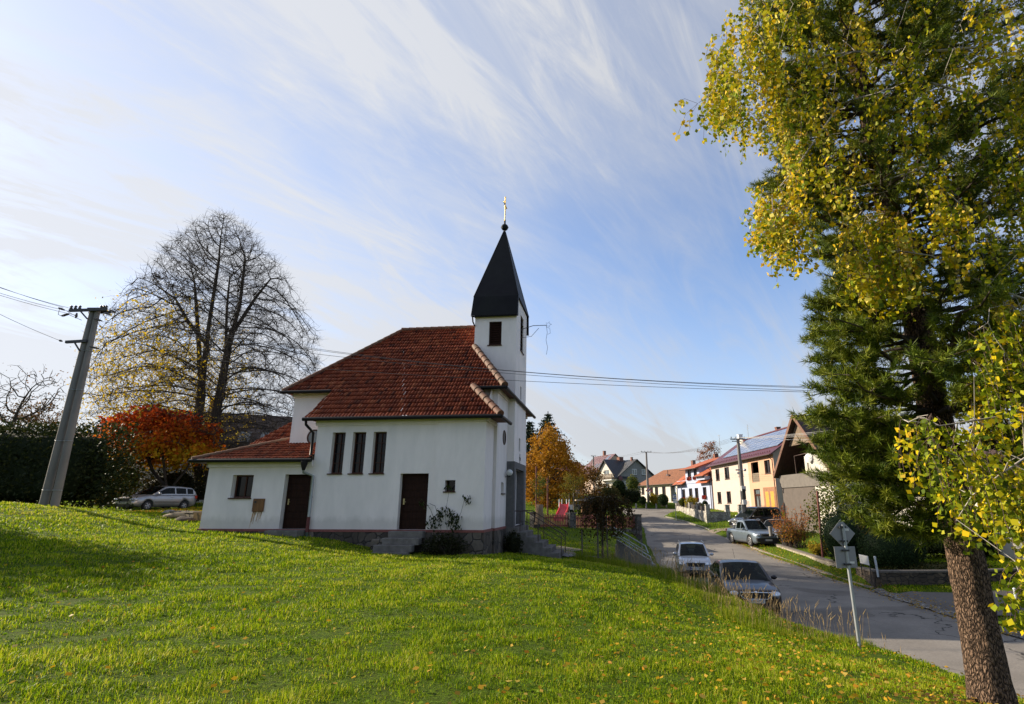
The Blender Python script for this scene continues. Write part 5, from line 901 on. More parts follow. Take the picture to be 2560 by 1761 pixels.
# --- garden on the right of the road
def spiky(label, c, r, h, n, mat, seed, lsize=.11):
    rng = np.random.default_rng(seed); c = np.array(c, float); t = thing('bush', label, 'bush', c); b = c+rng.uniform(-1, 1, (n, 3))*np.array([r*.5, r*.4, 0]); e = c+np.c_[rng.uniform(-1, 1, (n, 2))*np.array([r, r*.8]), h*rng.uniform(.45, 1, n)]; V, Fq = segs_geo(b, e, np.full(n, .012), np.full(n, .006), 4); under(np_mesh('stem', V, [Fq], twig_dark), t)
    k = 26; u = rng.uniform(.25, 1.02, (n, k, 1)); C = (b[:, None]+(e-b)[:, None]*u+rng.normal(size=(n, k, 3))*.06).reshape(-1, 3); hh = (C[:, 2]-c[2])/h; under(leaves('foliage', C, lsize, mat, None, seed+1, .55, -.3, np.clip(1-hh+rng.normal(size=len(C))*.25, 0, 1)), t)
spiky('orange-red upright shrub beside the parked grey car', (16.3, 38.5, gh(16.3, 38.5)), 1.35, 2.75, 95, orangel, 101)
spiky('low yellow-leaved plant at the foot of the orange shrub', (15.6, 33.6, gh(15.6, 33.6)), .75, .8, 40, yellowl, 102, .13)
shrub('bush', 'large green and yellow leafy bush behind the rusty post', 'bush', (18.9, 37, 1.1), (2.4, 2.0, 2.7), 5200, .16, midgreen, 103, fill=.6)
shrub('bush', 'dull green bush between the rusty post and the clipped balls', 'bush', (17.6, 33.0, .1), (1.4, 1.2, 1.7), 2600, .14, dkgreen, 104)
shrub('topiary', 'dark clipped conifer ball half behind the back of the road sign', 'bush', at(2108, 1345, 29), (1.08, 1.08, 1.3), 6000, .07, yew, 105, lump=.03, fill=.10)
shrub('topiary', 'big dark clipped conifer ball behind the low stone wall', 'bush', at(2228, 1372, 26.3), (1.4, 1.3, 1.22), 8500, .07, yew, 106, lump=.03, fill=.10)
shrub('ground_shrub', 'low mossy cushion plants behind the stone wall', 'plant', at(2340, 1424, 25.6), (2.6, .8, .3), 2200, .1, leafmat('cushion_leaf', [(.07, .06, .015), (.05, .055, .012), (.03, .04, .01)], .2), 107)
shrub('bush', 'sparse dark garden bush at the right edge behind the trunk', 'bush', (16.8, 17.0, .3), (2.0, 1.6, 1.6), 2600, .12, leafmat('bare_pinkish', [(.10, .06, .05), (.07, .05, .03), (.04, .045, .015)], .3), 108, fill=.7)
shrub('hedge', 'dark garden hedge behind the low stone wall at the right', 'hedge', (20.2, 28.0, .2), (2.6, .9, 1.35), 5200, .12, dkgreen, 131, True, .08)
shrub('bush', 'dark evergreen bush at the corner of the white house, seen past the trunk', 'bush', (20.0, 22.6, .3), (1.2, 1.2, 1.8), 4200, .11, dkgreen, 132, fill=.5)
shrub('bush', 'low autumn-brown bush by the rusty post', 'bush', (16.9, 31.5, -.45), (1.1, 1.0, .85), 2200, .12, leafmat('autumn_brown', [(.20, .09, .02), (.12, .08, .02), (.28, .14, .02), (.08, .08, .015)], .35), 133, fill=.5)
# plants at the church wall
t = thing('climbing_plant', 'thin leafy creeper stems growing up the church wall by the side door', 'plant', c2w(-1.5, -.2, -.1)); rng = np.random.default_rng(7); zc = lambda x, y: (1060+x*180/1690, 1230+y*180/1690); S0 = []; S1 = []; C = []
wp = lambda q: np.array([*(lambda r, tt: EY+r*tt)(ray(*zc(*q)), ((np.array(c2w(0, -.16, 0))-EY)@np.array([math.sin(YAW), math.cos(YAW), 0]))/(ray(*zc(*q))@np.array([math.sin(YAW), math.cos(YAW), 0])))])
for st_ in ([(400, 890), (350, 640), (310, 500), (260, 330), (130, 275)], [(545, 890), (500, 560), (515, 400), (550, 220), (580, 30), (570, -130)], [(735, 890), (780, 690), (870, 480), (930, 260), (950, 190)], [(200, 860), (220, 590), (150, 410), (70, 310), (-20, 260)], [(640, 800), (700, 640), (640, 520)]):
    q = [wp(s_) for s_ in st_]
    for a, b in zip(q[:-1], q[1:]): S0.append(a); S1.append(b)
for (cx, cy), n, sp in (((1040, 180), 26, 60), ((440, 460), 24, 60), ((600, 480), 26, 60), ((390, 570), 26, 60), ((330, 600), 14, 50), ((690, 620), 34, 80), ((780, 650), 26, 60), ((620, 710), 22, 60), ((760, 800), 24, 70), ((235, 640), 22, 50), ((230, 790), 40, 80), ((-40, 280), 22, 50), ((690, 860), 12, 60), ((575, -110), 14, 40)):
    for i in range(n): C.append(wp((cx+rng.normal()*sp, cy+rng.normal()*sp))+np.array([0, rng.uniform(-.12, .05), 0]))
V, Fq = segs_geo(S0, S1, np.full(len(S0), .008), np.full(len(S0), .006), 4); under(np_mesh('stem', V, [Fq], twig_dark), t); under(leaves('foliage', np.array(C), .13, leafmat('creeper_leaf', [(.02, .035, .01), (.03, .045, .012), (.05, .055, .015)], .25), None, 9, .42, 1.2), t)
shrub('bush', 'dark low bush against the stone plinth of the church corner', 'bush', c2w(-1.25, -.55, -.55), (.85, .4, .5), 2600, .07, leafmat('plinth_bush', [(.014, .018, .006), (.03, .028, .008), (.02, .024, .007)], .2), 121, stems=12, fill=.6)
shrub('bush', 'small dark bush beside the church entrance steps', 'bush', c2w(.55, 3.2, -.7), (.4, .4, .5), 900, .08, MATS['plinth_bush'], 122)
# ------------------------------------------------------------------ pine in the foreground and the birch beside it
def px_of(p):
    d = np.asarray(p)-EY; c = d@fw; return PX+F*(d@rt)/c, PY-F*(d@up)/c
rng = np.random.default_rng(5)
bark = bpy.data.materials.new('pine_bark'); bark.use_nodes = True; n = bark.node_tree.nodes; l = bark.node_tree.links; b = n['Principled BSDF']; b.inputs['Roughness'].default_value = .95; b.inputs['Specular IOR Level'].default_value = .15
tcn = n.new('ShaderNodeTexCoord'); mp = n.new('ShaderNodeMapping'); mp.inputs['Scale'].default_value = (1, 1, .42); l.new(tcn.outputs['Object'], mp.inputs[0])
v = n.new('ShaderNodeTexVoronoi'); v.feature = 'DISTANCE_TO_EDGE'; v.inputs['Scale'].default_value = 34; nz_ = n.new('ShaderNodeTexNoise'); nz_.inputs['Scale'].default_value = 14; nz_.inputs['Detail'].default_value = 8; l.new(mp.outputs[0], nz_.inputs['Vector'])
ad = n.new('ShaderNodeVectorMath'); ad.operation = 'MULTIPLY_ADD'; l.new(nz_.outputs['Color'], ad.inputs[0]); ad.inputs[1].default_value = (.09,)*3; l.new(mp.outputs[0], ad.inputs[2]); l.new(ad.outputs[0], v.inputs['Vector'])
rp = n.new('ShaderNodeValToRGB'); l.new(v.outputs['Distance'], rp.inputs[0]); e = rp.color_ramp.elements; e[0].position = .02; e[0].color = (.03, .021, .016, 1); e[1].position = .22; e[1].color = (.27, .185, .13, 1)
n2 = n.new('ShaderNodeTexNoise'); n2.inputs['Scale'].default_value = 60; n2.inputs['Detail'].default_value = 6; l.new(mp.outputs[0], n2.inputs['Vector']); r2 = n.new('ShaderNodeValToRGB'); l.new(n2.outputs['Fac'], r2.inputs[0]); r2.color_ramp.elements[0].position = .3; r2.color_ramp.elements[0].color = (.45, .42, .4, 1); r2.color_ramp.elements[1].position = .7; r2.color_ramp.elements[1].color = (1.1, 1.05, 1, 1)
mxx = n.new('ShaderNodeMix'); mxx.data_type = 'RGBA'; mxx.blend_type = 'MULTIPLY'; mxx.inputs[0].default_value = .9; l.new(rp.outputs[0], mxx.inputs[6]); l.new(r2.outputs[0], mxx.inputs[7]); l.new(mxx.outputs[2], b.inputs['Base Color'])
bm_ = n.new('ShaderNodeBump'); bm_.inputs['Strength'].default_value = 1; bm_.inputs['Distance'].default_value = .03; sm = n.new('ShaderNodeMath'); sm.operation = 'MULTIPLY_ADD'; l.new(v.outputs['Distance'], sm.inputs[0]); sm.inputs[1].default_value = 2.2; l.new(n2.outputs['Fac'], sm.inputs[2]); l.new(sm.outputs[0], bm_.inputs['Height']); l.new(bm_.outputs[0], b.inputs['Normal'])
def stem_tube(path, rads, nseg, nsid, seed, amp=.012, flare=0):
    path = np.array(path, float); s = np.r_[0, np.cumsum(np.linalg.norm(np.diff(path, axis=0), axis=1))]; t = np.linspace(0, s[-1], nseg); C = np.stack([np.interp(t, s, path[:, k]) for k in range(3)], 1); r = np.interp(t, s, rads); a = np.arange(nsid)*2*math.pi/nsid
    rg = np.random.default_rng(seed); nzv = sum(np.sin(a[None]*k+rg.uniform(0, 6)+t[:, None]*rg.uniform(-1.5, 1.5))*rg.uniform(.3, 1) for k in (2, 3, 5, 7)); fine_ = rg.normal(size=(nseg, nsid)); fine_ = (fine_+np.roll(fine_, 1, 0)+np.roll(fine_, -1, 0))/3
    rr = r[:, None]*(1+.02*nzv)+amp*fine_+(flare*np.exp(-t/.22)*(1+.35*np.sin(a*5)[None].T).T if flare else 0) if flare == 0 else r[:, None]*(1+.02*nzv)+amp*fine_+flare*np.exp(-t/.25)[:, None]*(1+.4*np.sin(a*5))[None]
    V = np.stack([C[:, None, 0]+rr*np.cos(a), C[:, None, 1]+rr*np.sin(a), np.repeat(C[:, 2:3], nsid, 1)], 2).reshape(-1, 3); j = np.arange(nsid); Fq = np.stack([j, (j+1) % nsid, nsid+(j+1) % nsid, nsid+j], 1)[None]+np.arange(nseg-1)[:, None, None]*nsid
    return V, Fq.reshape(-1, 4)
PB = np.array([5.06, 7.1, gh(5.06, 7.1)-.15]); tr = thing('pine_tree', 'large pine with rough bark trunk at the right edge of the lawn', 'tree', PB)
fork = np.array([5.05, 7.12, 4.1])
st1 = [PB, (5.07, 7.1, 1.5), (5.03, 7.1, 3.0), fork, (4.86, 7.05, 5.3), (4.80, 7.0, 7.5), (4.72, 7.0, 10), (4.7, 7.0, 12.3)]; st2 = [fork-np.array([0, 0, .5]), (5.16, 7.3, 5.0), (5.18, 7.4, 6.5), (5.2, 7.5, 8.5), (5.2, 7.5, 11.5)]
Vs = []; Fs = []; o = 0
for pth, rad_, ns, sd, flr in ((st1, [.205, .19, .178, .17, .12, .10, .07, .02], 170, 1, .055), (st2, [.13, .115, .10, .075, .02], 80, 2, 0)):
    V, Fq = stem_tube(pth, rad_, ns, 44, sd, .007, flr); Vs.append(V); Fs.append(Fq+o); o += len(V)
under(np_mesh('trunk', np.concatenate(Vs), Fs, bark, smooth=True), tr)
def stem_pt(which, z): p = np.array([list(map(float, q)) for q in (st1 if which == 0 else st2)]); return np.array([np.interp(z, p[:, 2], p[:, 0]), np.interp(z, p[:, 2], p[:, 1]), z])
sil_y = [-200, 0, 60, 200, 300, 360, 420, 470, 540, 600, 650, 700, 760, 830, 900, 960, 1030, 1060, 1120, 1180, 1240, 1300, 1360, 1420]
sil_x = [1890, 1880, 1880, 1890, 1915, 1930, 1960, 1895, 2000, 2030, 2040, 2075, 2035, 2010, 2025, 2015, 1985, 2005, 2010, 2020, 2060, 2120, 2210, 2330]
S0 = []; S1 = []; R0 = []; R1 = []; TC = []; TD = []
def bough(p, tip, sag=.12, r=.03, nsub=8, lift=.15):
    L1 = np.linalg.norm(tip-p); k = 7; prev = p; d0 = (tip-p)/L1; pts = [p]
    for i in range(1, k+1):
        u = i/k; q = p+(tip-p)*u+np.array([0, 0, -sag*L1*math.sin(u*math.pi)+0]); q += rng.normal(size=3)*.02*L1; pts.append(q); S0.append(prev); S1.append(q); R0.append(r*(1-.8*(u-1/k))); R1.append(r*(1-.8*u)); prev = q
    for j in range(nsub):
        u = rng.uniform(.35, 1); i = min(k-1, int(u*k)); b0 = pts[i]+(pts[i+1]-pts[i])*(u*k-i); sd = d0*rng.uniform(.3, 1)+rng.normal(size=3)*np.array([.6, .6, .10])+np.array([0, 0, lift]); sd /= np.linalg.norm(sd); ln = rng.uniform(.2, .5)*min(1.2, L1)*.8; e = b0+sd*ln; xe, ye = px_of(e)
        if xe < np.interp(ye, sil_y, sil_x)-8: continue
        S0.append(b0); S1.append(e); R0.append(.008); R1.append(.004)
        for w in np.linspace(.35, 1.05, 4): TC.append(b0+sd*ln*w+rng.normal(size=3)*.025); TD.append(sd*.8+np.array([0, 0, .55]))
    for w in (.8, .9, 1.0): TC.append(p+(tip-p)*w); TD.append(d0+np.array([0, 0, .4]))
for z in np.arange(2.35, 11.7, .46):
    for k in range(12):
        w = 0 if z < 4.4 or rng.uniform() < .55 else 1; p = stem_pt(w, z+rng.normal()*.05); a = rng.uniform(0, 2*math.pi); Lm = np.interp(z, [1.8, 3, 6, 9, 12.3], [1.3, 2.0, 2.2, 1.9, .6])*rng.uniform(.5, 1.15)
        tip = p+np.array([math.cos(a)*Lm, math.sin(a)*Lm, rng.uniform(-.02, .20)*Lm])
        if tip[1] < 4.9: continue
        for _ in range(14):
            x_, y_ = px_of(tip)
            if x_ < np.interp(y_, sil_y, sil_x)+25: tip = p+(tip-p)*.86
        if z < 2.6 and np.linalg.norm(tip-p) < .5: continue
        bough(p, tip, rng.uniform(-.05, .12), .012+.012*Lm, int(5+3*Lm))
for (x_, y_, Y_) in ((1992, 1036, 7.3), (2012, 1050, 7.0), (2020, 770, 7.2), (2022, 905, 7.4), (2035, 835, 7.1), (2040, 1130, 6.9), (2050, 970, 7.0), (2075, 1190, 7.1), (2110, 1240, 6.9), (2150, 1290, 7.0), (2200, 1330, 6.8), (2040, 640, 7.3), (2060, 690, 7.0), (1912, 475, 7.2), (1930, 430, 7.0), (1960, 480, 6.9), (1930, 330, 7.2), (1905, 40, 7.2), (1900, 110, 7.1), (2330, 1330, 6.6), (2090, 830, 6.8), (2120, 930, 6.7), (2160, 1050, 6.6), (2200, 1180, 6.6), (2130, 1120, 6.7), (2060, 1090, 6.8), (2090, 1150, 6.7), (2105, 1080, 6.6), (2140, 1170, 6.6), (2170, 1230, 6.6), (2085, 1035, 6.8), (2125, 1000, 6.7), (2190, 1100, 6.5), (2230, 1160, 6.5), (2230, 1240, 6.5), (2260, 1300, 6.6), (2160, 960, 6.6), (2100, 880, 6.7), (2060, 760, 6.9), (2350, 1230, 6.6)):
    tip = at(x_, y_, Y_); z = tip[2]+rng.uniform(-.2, .5); z = max(z, 1.75); p = stem_pt(0 if z < 4.4 or rng.uniform() < .6 else 1, z); bough(p, tip, .08, .028, 11)
V, Fq = segs_geo(S0, S1, R0, R1, 5); under(np_mesh('branches', V, [Fq], bark_dark, smooth=True), tr)
TC = np.array(TC); TD = np.array(TD); TD /= np.linalg.norm(TD, axis=1, keepdims=True); nn = 46; n_ = len(TC)
D = np.repeat(TD, nn, 0)*.75+rng.normal(size=(n_*nn, 3))*.62; D /= np.linalg.norm(D, axis=1, keepdims=True); base = np.repeat(TC, nn, 0)+D*.012+np.repeat(TD, nn, 0)*rng.uniform(-.06, .06, (n_*nn, 1)); ln = rng.uniform(.065, .115, (n_*nn, 1)); W = np.cross(D, rand_unit(rng, n_*nn)); W /= np.linalg.norm(W, axis=1, keepdims=True)+1e-9
V = np.stack([base-W*.0046, base+W*.0046, base+D*ln], 1).reshape(-1, 3); Ft = np.arange(n_*nn*3).reshape(-1, 3); tone = np.repeat(rng.uniform(0, 1, n_), nn)*.75+rng.uniform(0, .25, n_*nn)
needle = leafmat('pine_needle', [(.03, .055, .006), (.06, .095, .008), (.10, .14, .010), (.15, .19, .014), (.22, .23, .022), (.09, .12, .010)], .12, .5, .2)
under(np_mesh('needles', V, [Ft], needle, None, tone), tr); print('pine tufts', n_)
# birch: trunk stands outside the frame on the right, its hanging branches fill the upper right
rng = np.random.default_rng(15); BB = np.array([9.0, 5.6, gh(9.0, 5.6)-.1]); bt = thing('birch_tree', 'weeping birch reaching in from the right with yellow-green hanging leaves', 'tree', BB)
birch_bark = M('birch_bark', (.42, .38, .33), .8, .35, 5, .3, 30, stain=.8, stain_col=(.05, .04, .035), stretch=(1, 1, 3)); birch_twig = M('birch_twig', (.10, .06, .045), .8, .4, 8)
sx = [1740, 1760, 1800, 1840, 1880, 1900, 1925, 1935, 1960, 1985, 2010, 2060, 2110, 2140, 2170, 2240, 2270, 2330, 2400, 2480, 2600]
sb = [300, 330, 335, 345, 400, 410, 300, 640, 690, 600, 560, 600, 700, 770, 790, 760, 700, 680, 760, 800, 980]
stp = [230, 150, 70, 20, -60, -120, -150, -200, -200, -200, -200, -220, -220, -220, -220, -220, -220, -220, -220, -220, -220]
tops = []
for _ in range(340):
    x_ = 1740+860*rng.uniform()**.9; t0 = np.interp(x_, sx, stp); b0 = np.interp(x_, sx, sb); y_ = t0+(b0-t0)*rng.uniform(0, .82); Y_ = rng.uniform(5.2, 7.6)
    tops.append((x_, y_, Y_, b0))
for _ in range(60): x_ = rng.uniform(1895, 1975); tops.append((x_, rng.uniform(475, 600), rng.uniform(5.6, 6.6), np.interp(x_, sx, sb)))
for _ in range(70): x_ = rng.uniform(2120, 2260); tops.append((x_, rng.uniform(500, 700), rng.uniform(5.6, 6.8), np.interp(x_, sx, sb)))
for _ in range(60): x_ = 2235+360*rng.uniform()**.7; tops.append((x_, rng.uniform(1020, 1230) if x_ > 2330 else rng.uniform(1030, 1090), rng.uniform(4.6, 6.0), np.interp(x_, [2230, 2300, 2380, 2450, 2520, 2600], [1190, 1250, 1330, 1400, 1330, 1480])))
for _ in range(16): tops.append((rng.uniform(2540, 2590), rng.uniform(1380, 1480), 4.6, 1580))
for _ in range(60): x_ = rng.uniform(2420, 2600); tops.append((x_, rng.uniform(700, 1000), rng.uniform(5, 6.5), 1120))
A = np.array([at(a, b_, c) for a, b_, c, d in tops])
lb_ = [[BB, BB+np.array([-.05, 0, 3]), BB+np.array([-.15, .05, 6.5]), BB+np.array([-.2, .1, 11])]]
def limb(z0, pxs): lb_.append([BB+np.array([-.1, .03, z0])]+[at(*q) for q in pxs])
limb(4.6, [(2560, 325, 6.3), (2450, 368, 6.2), (2330, 415, 6.2), (2230, 445, 6.2), (2140, 470, 6.1)]); limb(5.8, [(2600, 60, 6.2), (2440, 120, 6.0), (2300, 130, 6.0), (2140, 130, 6.1), (1990, 150, 6.2), (1880, 170, 6.2), (1800, 200, 6.2)]); limb(4.9, [(2560, 200, 5.8), (2440, 240, 5.8), (2300, 200, 6), (2100, 260, 6), (1990, 420, 6.1), (1930, 490, 6.1)]); limb(6.5, [(2500, -150, 6.5), (2300, -150, 6.5), (2050, -100, 6.5), (1930, -60, 6.6)])
limb(2.2, [(2600, 1020, 5.4), (2480, 1045, 5.4), (2350, 1065, 5.4), (2260, 1050, 5.5)]); limb(2.0, [(2600, 1120, 5.0), (2510, 1180, 5.0), (2430, 1240, 5.0), (2392, 1300, 5.0)]); limb(3.4, [(2600, 760, 6), (2480, 720, 6), (2330, 640, 6.1), (2200, 620, 6.2)])
Pn, par = grow(lb_, A, .16, 3.0, .18, (0, 0, .02), 80, 6000); rad, kids = radii(Pn, par, .0035, .14, 2.1); big = rad > .011
under(skeleton('trunk', Pn, par, rad, birch_bark), bt)
S0 = []; S1 = []; C = []; rn = []
for a, (x_, y_, Y_, b0) in zip(A, tops):
    zb = at(x_, b0, Y_)[2]; L1 = max(.15, min(a[2]-zb, rng.uniform(.6, 1.8)))*rng.uniform(.75, 1.0)
    for s_ in range(2 if L1 > .3 else 3):
        dx, dy = rng.normal()*.13, rng.normal()*.13; k = max(3, int(L1/.1)); prev = a; base = rng.uniform()
        for i in range(1, k+1):
            u = i/k; q = a+np.array([dx*math.sqrt(u), dy*math.sqrt(u), -L1*u+.05*math.sin(u*3)]); q[:2] += rng.normal(size=2)*.008; S0.append(prev); S1.append(q); prev = q
            for w in range(4): C.append(q+rng.normal(size=3)*.03-np.array([0, 0, .02])); rn.append(base*.6+rng.uniform()*.4)
V, Fq = segs_geo(S0, S1, np.full(len(S0), .0022), np.full(len(S0), .0018), 3); under(np_mesh('hanging_twigs', V, [Fq], birch_twig), bt)
birchl = leafmat('birch_leaf', [(.08, .12, .008), (.24, .28, .010), (.14, .19, .009), (.38, .37, .012), (.60, .44, .010), (.30, .33, .012), (.76, .46, .012), (.70, .60, .14), (.20, .26, .012)], .32, .5, .1)  # darker greens put the shadows among the leaves into their colour
C = np.array(C); rn = np.array(rn); xs_ = (C-EY)@rt; rn = np.clip(rn+.25*((xs_ < 2.9) & (C[:, 2] < 6.0))-.22*(C[:, 2] < 3.4), 0, 1); under(leaves('foliage', C, .060, birchl, None, 16, .78, .7, rn), bt); print('birch leaves', len(C), len(Pn))
# ------------------------------------------------------------------ cars
def text_mesh(body, size, mat, parent, loc, rot, name='lettering', align='CENTER', ext=.001):
    cu = bpy.data.curves.new(name, 'FONT'); cu.body = body; cu.size = size; cu.align_x = align; cu.align_y = 'CENTER'; cu.extrude = ext
    o = bpy.data.objects.new(name+'_curve', cu); COL.objects.link(o); bpy.context.view_layer.update(); me = bpy.data.meshes.new_from_object(o.evaluated_get(bpy.context.evaluated_depsgraph_get())); bpy.data.objects.remove(o); bpy.data.curves.remove(cu)
    me.materials.clear(); me.materials.append(mat); ob = link(name, me, parent); ob.location = loc; ob.rotation_euler = rot; return ob
def sstep(a, b, x): t = min(1, max(0, (x-a)/(b-a))); return t*t*(3-2*t)
def car(label, loc, rz, paint, L, W, H, wheels, wr, top, roof, side_w, plate='', rails=False, tint=None, kind='car', grille='bar', trim=None, bed=None, name='car', cat='car'):
    """top: [(x,z)] hood/belt/boot line; roof: [(x,z)] greenhouse line; side_w: [(x0,x1)] side windows"""
    t = thing(name, label, cat, loc, rz); HW = W/2; xs = sorted(set(np.round(np.concatenate([np.arange(-L/2, L/2, .07), [L/2-.02, L/2-.05, -L/2+.02, -L/2+.05, L/2]]), 3)))
    tx, tz = [p[0] for p in top], [p[1] for p in top]; rx, rz_ = [p[0] for p in roof], [p[1] for p in roof]
    def hw(x): e = max(0, x-(L/2-.75))/.75; r = max(0, -x-(L/2-.6))/.6; return HW*(1-.20*e**2.3-.10*r**2.5)
    def zb(x):
        z = .24+.08*sstep(L/2-.5, L/2, abs(x))
        for w in wheels:
            ra = wr+.06
            if abs(x-w) < ra: z = max(z, wr+math.sqrt(ra*ra-(x-w)**2))
        return z
    body = MB(); K = [(0, 0.0), (.86, 0.0), (.965, .07), (.995, .28), (1.0, .52), (.985, .74), (.95, .9), (.86, .985), (.5, 1.015), (0, 1.03)]; rings = []
    for x in xs:
        w, z0, z1 = hw(x), zb(x), float(np.interp(x, tx, tz)); zl = .26; e = sstep(L/2-.16, L/2, abs(x)); pts = []
        for k, (a, h) in enumerate(K):
            z = zl+(z1-zl)*h; z = max(z, z0) if k < 7 else z; z = min(z, z1+.02) ; zc = zl+(z1-zl)*.5; z = z+(zc-z)*e*.28; pts.append((x+(-.0 if x < 0 else 0), a*w*(1-.05*e), z))
        rings.append(pts)
    n = len(K)
    for sgn in (1, -1):
        P_ = [(p[0], p[1]*sgn, p[2]) for r in rings for p in r]; body.add(P_, [(i*n+j, i*n+j+1, (i+1)*n+j+1, (i+1)*n+j) if sgn > 0 else (i*n+j, (i+1)*n+j, (i+1)*n+j+1, i*n+j+1) for i in range(len(xs)-1) for j in range(n-1)], 0, True)
        for i in (0, len(xs)-1): body.add([(p[0], p[1]*sgn, p[2]) for p in rings[i]], [tuple(range(n))], 0)
    # greenhouse
    xw0, xw1, xr1, xr0 = roof[-1][0], [p for p in roof if p[1] > H-.12][-1][0], [p for p in roof if p[1] > H-.14][0][0], roof[0][0]
    gx = sorted(set(np.round(np.concatenate([np.linspace(xr0, xw0, 46), [q for s_ in side_w for q in s_]+[xw1, xr1]]), 3)))
    parts = {'windscreen': MB(), 'rear_window': MB()}; sw = [[MB(), MB()] for _ in side_w]; gr = []
    for x in gx:
        zt = float(np.interp(x, rx, rz_)); zbelt = float(np.interp(x, tx, tz))-.015; f = min(1, max(0, (zt-zbelt)/(H-zbelt+.001))); wb = hw(x)*.955; wt = HW*(.955-.175*f**1.1); zt = max(zt, zbelt+.004)
        gr.append([(wb, zbelt-.01), (wb+(wt-wb)*.12, zbelt+(zt-zbelt)*.12), (wb+(wt-wb)*.86, zbelt+(zt-zbelt)*.80), (wt*.97, zbelt+(zt-zbelt)*.93), (wt*.86, zt-.005), (wt*.45, zt+.022*f), (0, zt+.03*f)])
    for i in range(len(gx)-1):
        xm = (gx[i]+gx[i+1])/2
        for j in range(6):
            for sgn in (1, -1):
                q = [(gx[i], gr[i][j]), (gx[i], gr[i][j+1]), (gx[i+1], gr[i+1][j+1]), (gx[i+1], gr[i+1][j])]; q = [(a, b[0]*sgn, b[1]) for a, b in q]; tgt = body
                if j == 1:
                    for s_, m_ in zip(side_w, sw):
                        if s_[0] < xm < s_[1]: tgt = m_[0 if sgn > 0 else 1]
                elif j in (4, 5) and xm > xw1+.02 and xm < xw0-.03: tgt = parts['windscreen']
                elif j in (4, 5) and xm < xr1-.02 and xm > xr0+.05 and bed is None or (j in (4, 5) and bed is not None and xm < xr1-.02): tgt = parts['rear_window']
                tgt.add(q, [(0, 1, 2, 3) if sgn < 0 else (3, 2, 1, 0)], 0, True)
    body.build('body', paint, t)
    for k, m_ in parts.items():
        if m_.f: m_.build(k, car_glass, t)
    for a, b in sw:
        for m_ in (a, b):
            if m_.f: m_.build('side_window', tint or car_glass, t)
    st_ = MB()
    for sx_ in ([.05] if bed else [.15, -.8]):
        for sy_ in (-.36, .36): zb_ = float(np.interp(0, tx, tz)); st_.box(sx_-.12, sx_+.03, sy_-.2, sy_+.2, zb_-.02, zb_+.18); st_.box(sx_-.1, sx_+.0, sy_-.12, sy_+.12, zb_+.2, zb_+.36)
    st_.build('seat', black_plastic, t); st_ = MB(); st_.box(xw0-.5, xw0-.12, -HW*.8, HW*.8, float(np.interp(xw0-.3, tx, tz))-.0, float(np.interp(xw0-.3, tx, tz))+.05); st_.box(xr1+.1, xw0-.5, -HW*.8, HW*.8, float(np.interp(0, tx, tz))+.0305, float(np.interp(0, tx, tz))+.034); st_.build('dashboard', black_plastic, t)
    # window surround, sills, dark underside
    u = MB(); u.box(-L/2+.35, L/2-.35, -HW*.84, HW*.84, .22, .62); u.build('underbody', black_plastic, t)
    for w in wheels:
        for sg in (1, -1):
            y = sg*(HW-.115); m_ = MB(); m_.lathe([(wr*.6, -.10), (wr*.9, -.105), (wr, -.07), (wr, .07), (wr*.9, .105), (wr*.62, .09)], (0, 0, 0), 22); o = m_.build('wheel', rubber, t); o.location = (w, y, wr); o.rotation_euler = (R(90), 0, 0)
            m_ = MB(); s0 = -.085*sg
            for q in range(5):
                a = q*2*math.pi/5; m_.bar((0, 0, s0), (wr*.6*math.cos(a), wr*.6*math.sin(a), s0), .07, .02, 0, (0, 0, 1))
            m_.lathe([(wr*.56, s0-.01), (wr*.64, s0-.01), (wr*.64, s0+.02), (wr*.56, s0+.02)], (0, 0, 0), 22); m_.lathe([(.001, s0-.015), (.055, s0-.015), (.055, s0+.02)], (0, 0, 0), 12); r_ = m_.build('rim', alloy, o); m_ = MB(); m_.lathe([(.001, s0*.55), (wr*.6, s0*.55)], (0, 0, 0), 18); m_.build('brake_disc', black_plastic, r_)
    zf = float(np.interp(L/2-.25, tx, tz)); fx = L/2
    gb = MB(); gw = W*.27
    gb.add([(fx+.012, -gw, zf-.06), (fx+.012, gw, zf-.06), (fx+.012, gw*.94, zf-.17), (fx+.012, gw*.7, zf-.235), (fx+.012, -gw*.7, zf-.235), (fx+.012, -gw*.94, zf-.17), (fx-.12, -gw, zf-.06), (fx-.12, gw, zf-.06), (fx-.12, gw*.94, zf-.17), (fx-.12, gw*.7, zf-.235), (fx-.12, -gw*.7, zf-.235), (fx-.12, -gw*.94, zf-.17)], [(0, 1, 2, 3, 4, 5), (0, 6, 7, 1), (1, 7, 8, 2), (2, 8, 9, 3), (3, 9, 10, 4), (4, 10, 11, 5), (5, 11, 6, 0)]); g_ = gb.build('grille', black_plastic, t)
    gb = MB(); gb.tube([(fx+.016, -gw, zf-.05), (fx+.02, 0, zf-.045), (fx+.016, gw, zf-.05)], .018, 6); gb.tube([(fx+.014, -gw, zf-.05), (fx+.014, -gw*.94, zf-.17), (fx+.014, -gw*.7, zf-.24), (fx+.014, gw*.7, zf-.24), (fx+.014, gw*.94, zf-.17), (fx+.014, gw, zf-.05)], .011, 6); gb.build('grille_frame', chrome if trim is None else trim, g_); gb = MB(); gb.lathe([(.001, .0), (.042, .0), (.048, -.01)], (0, 0, 0), 14); b_ = gb.build('badge', chrome, g_); b_.location = (fx+.034, 0, zf-.045); b_.rotation_euler = (0, R(90), 0)
    gb = MB(); gb.box(fx-.06, fx+.006, -HW*.62, HW*.62, .26, .40); gb.build('air_intake', black_plastic, t)
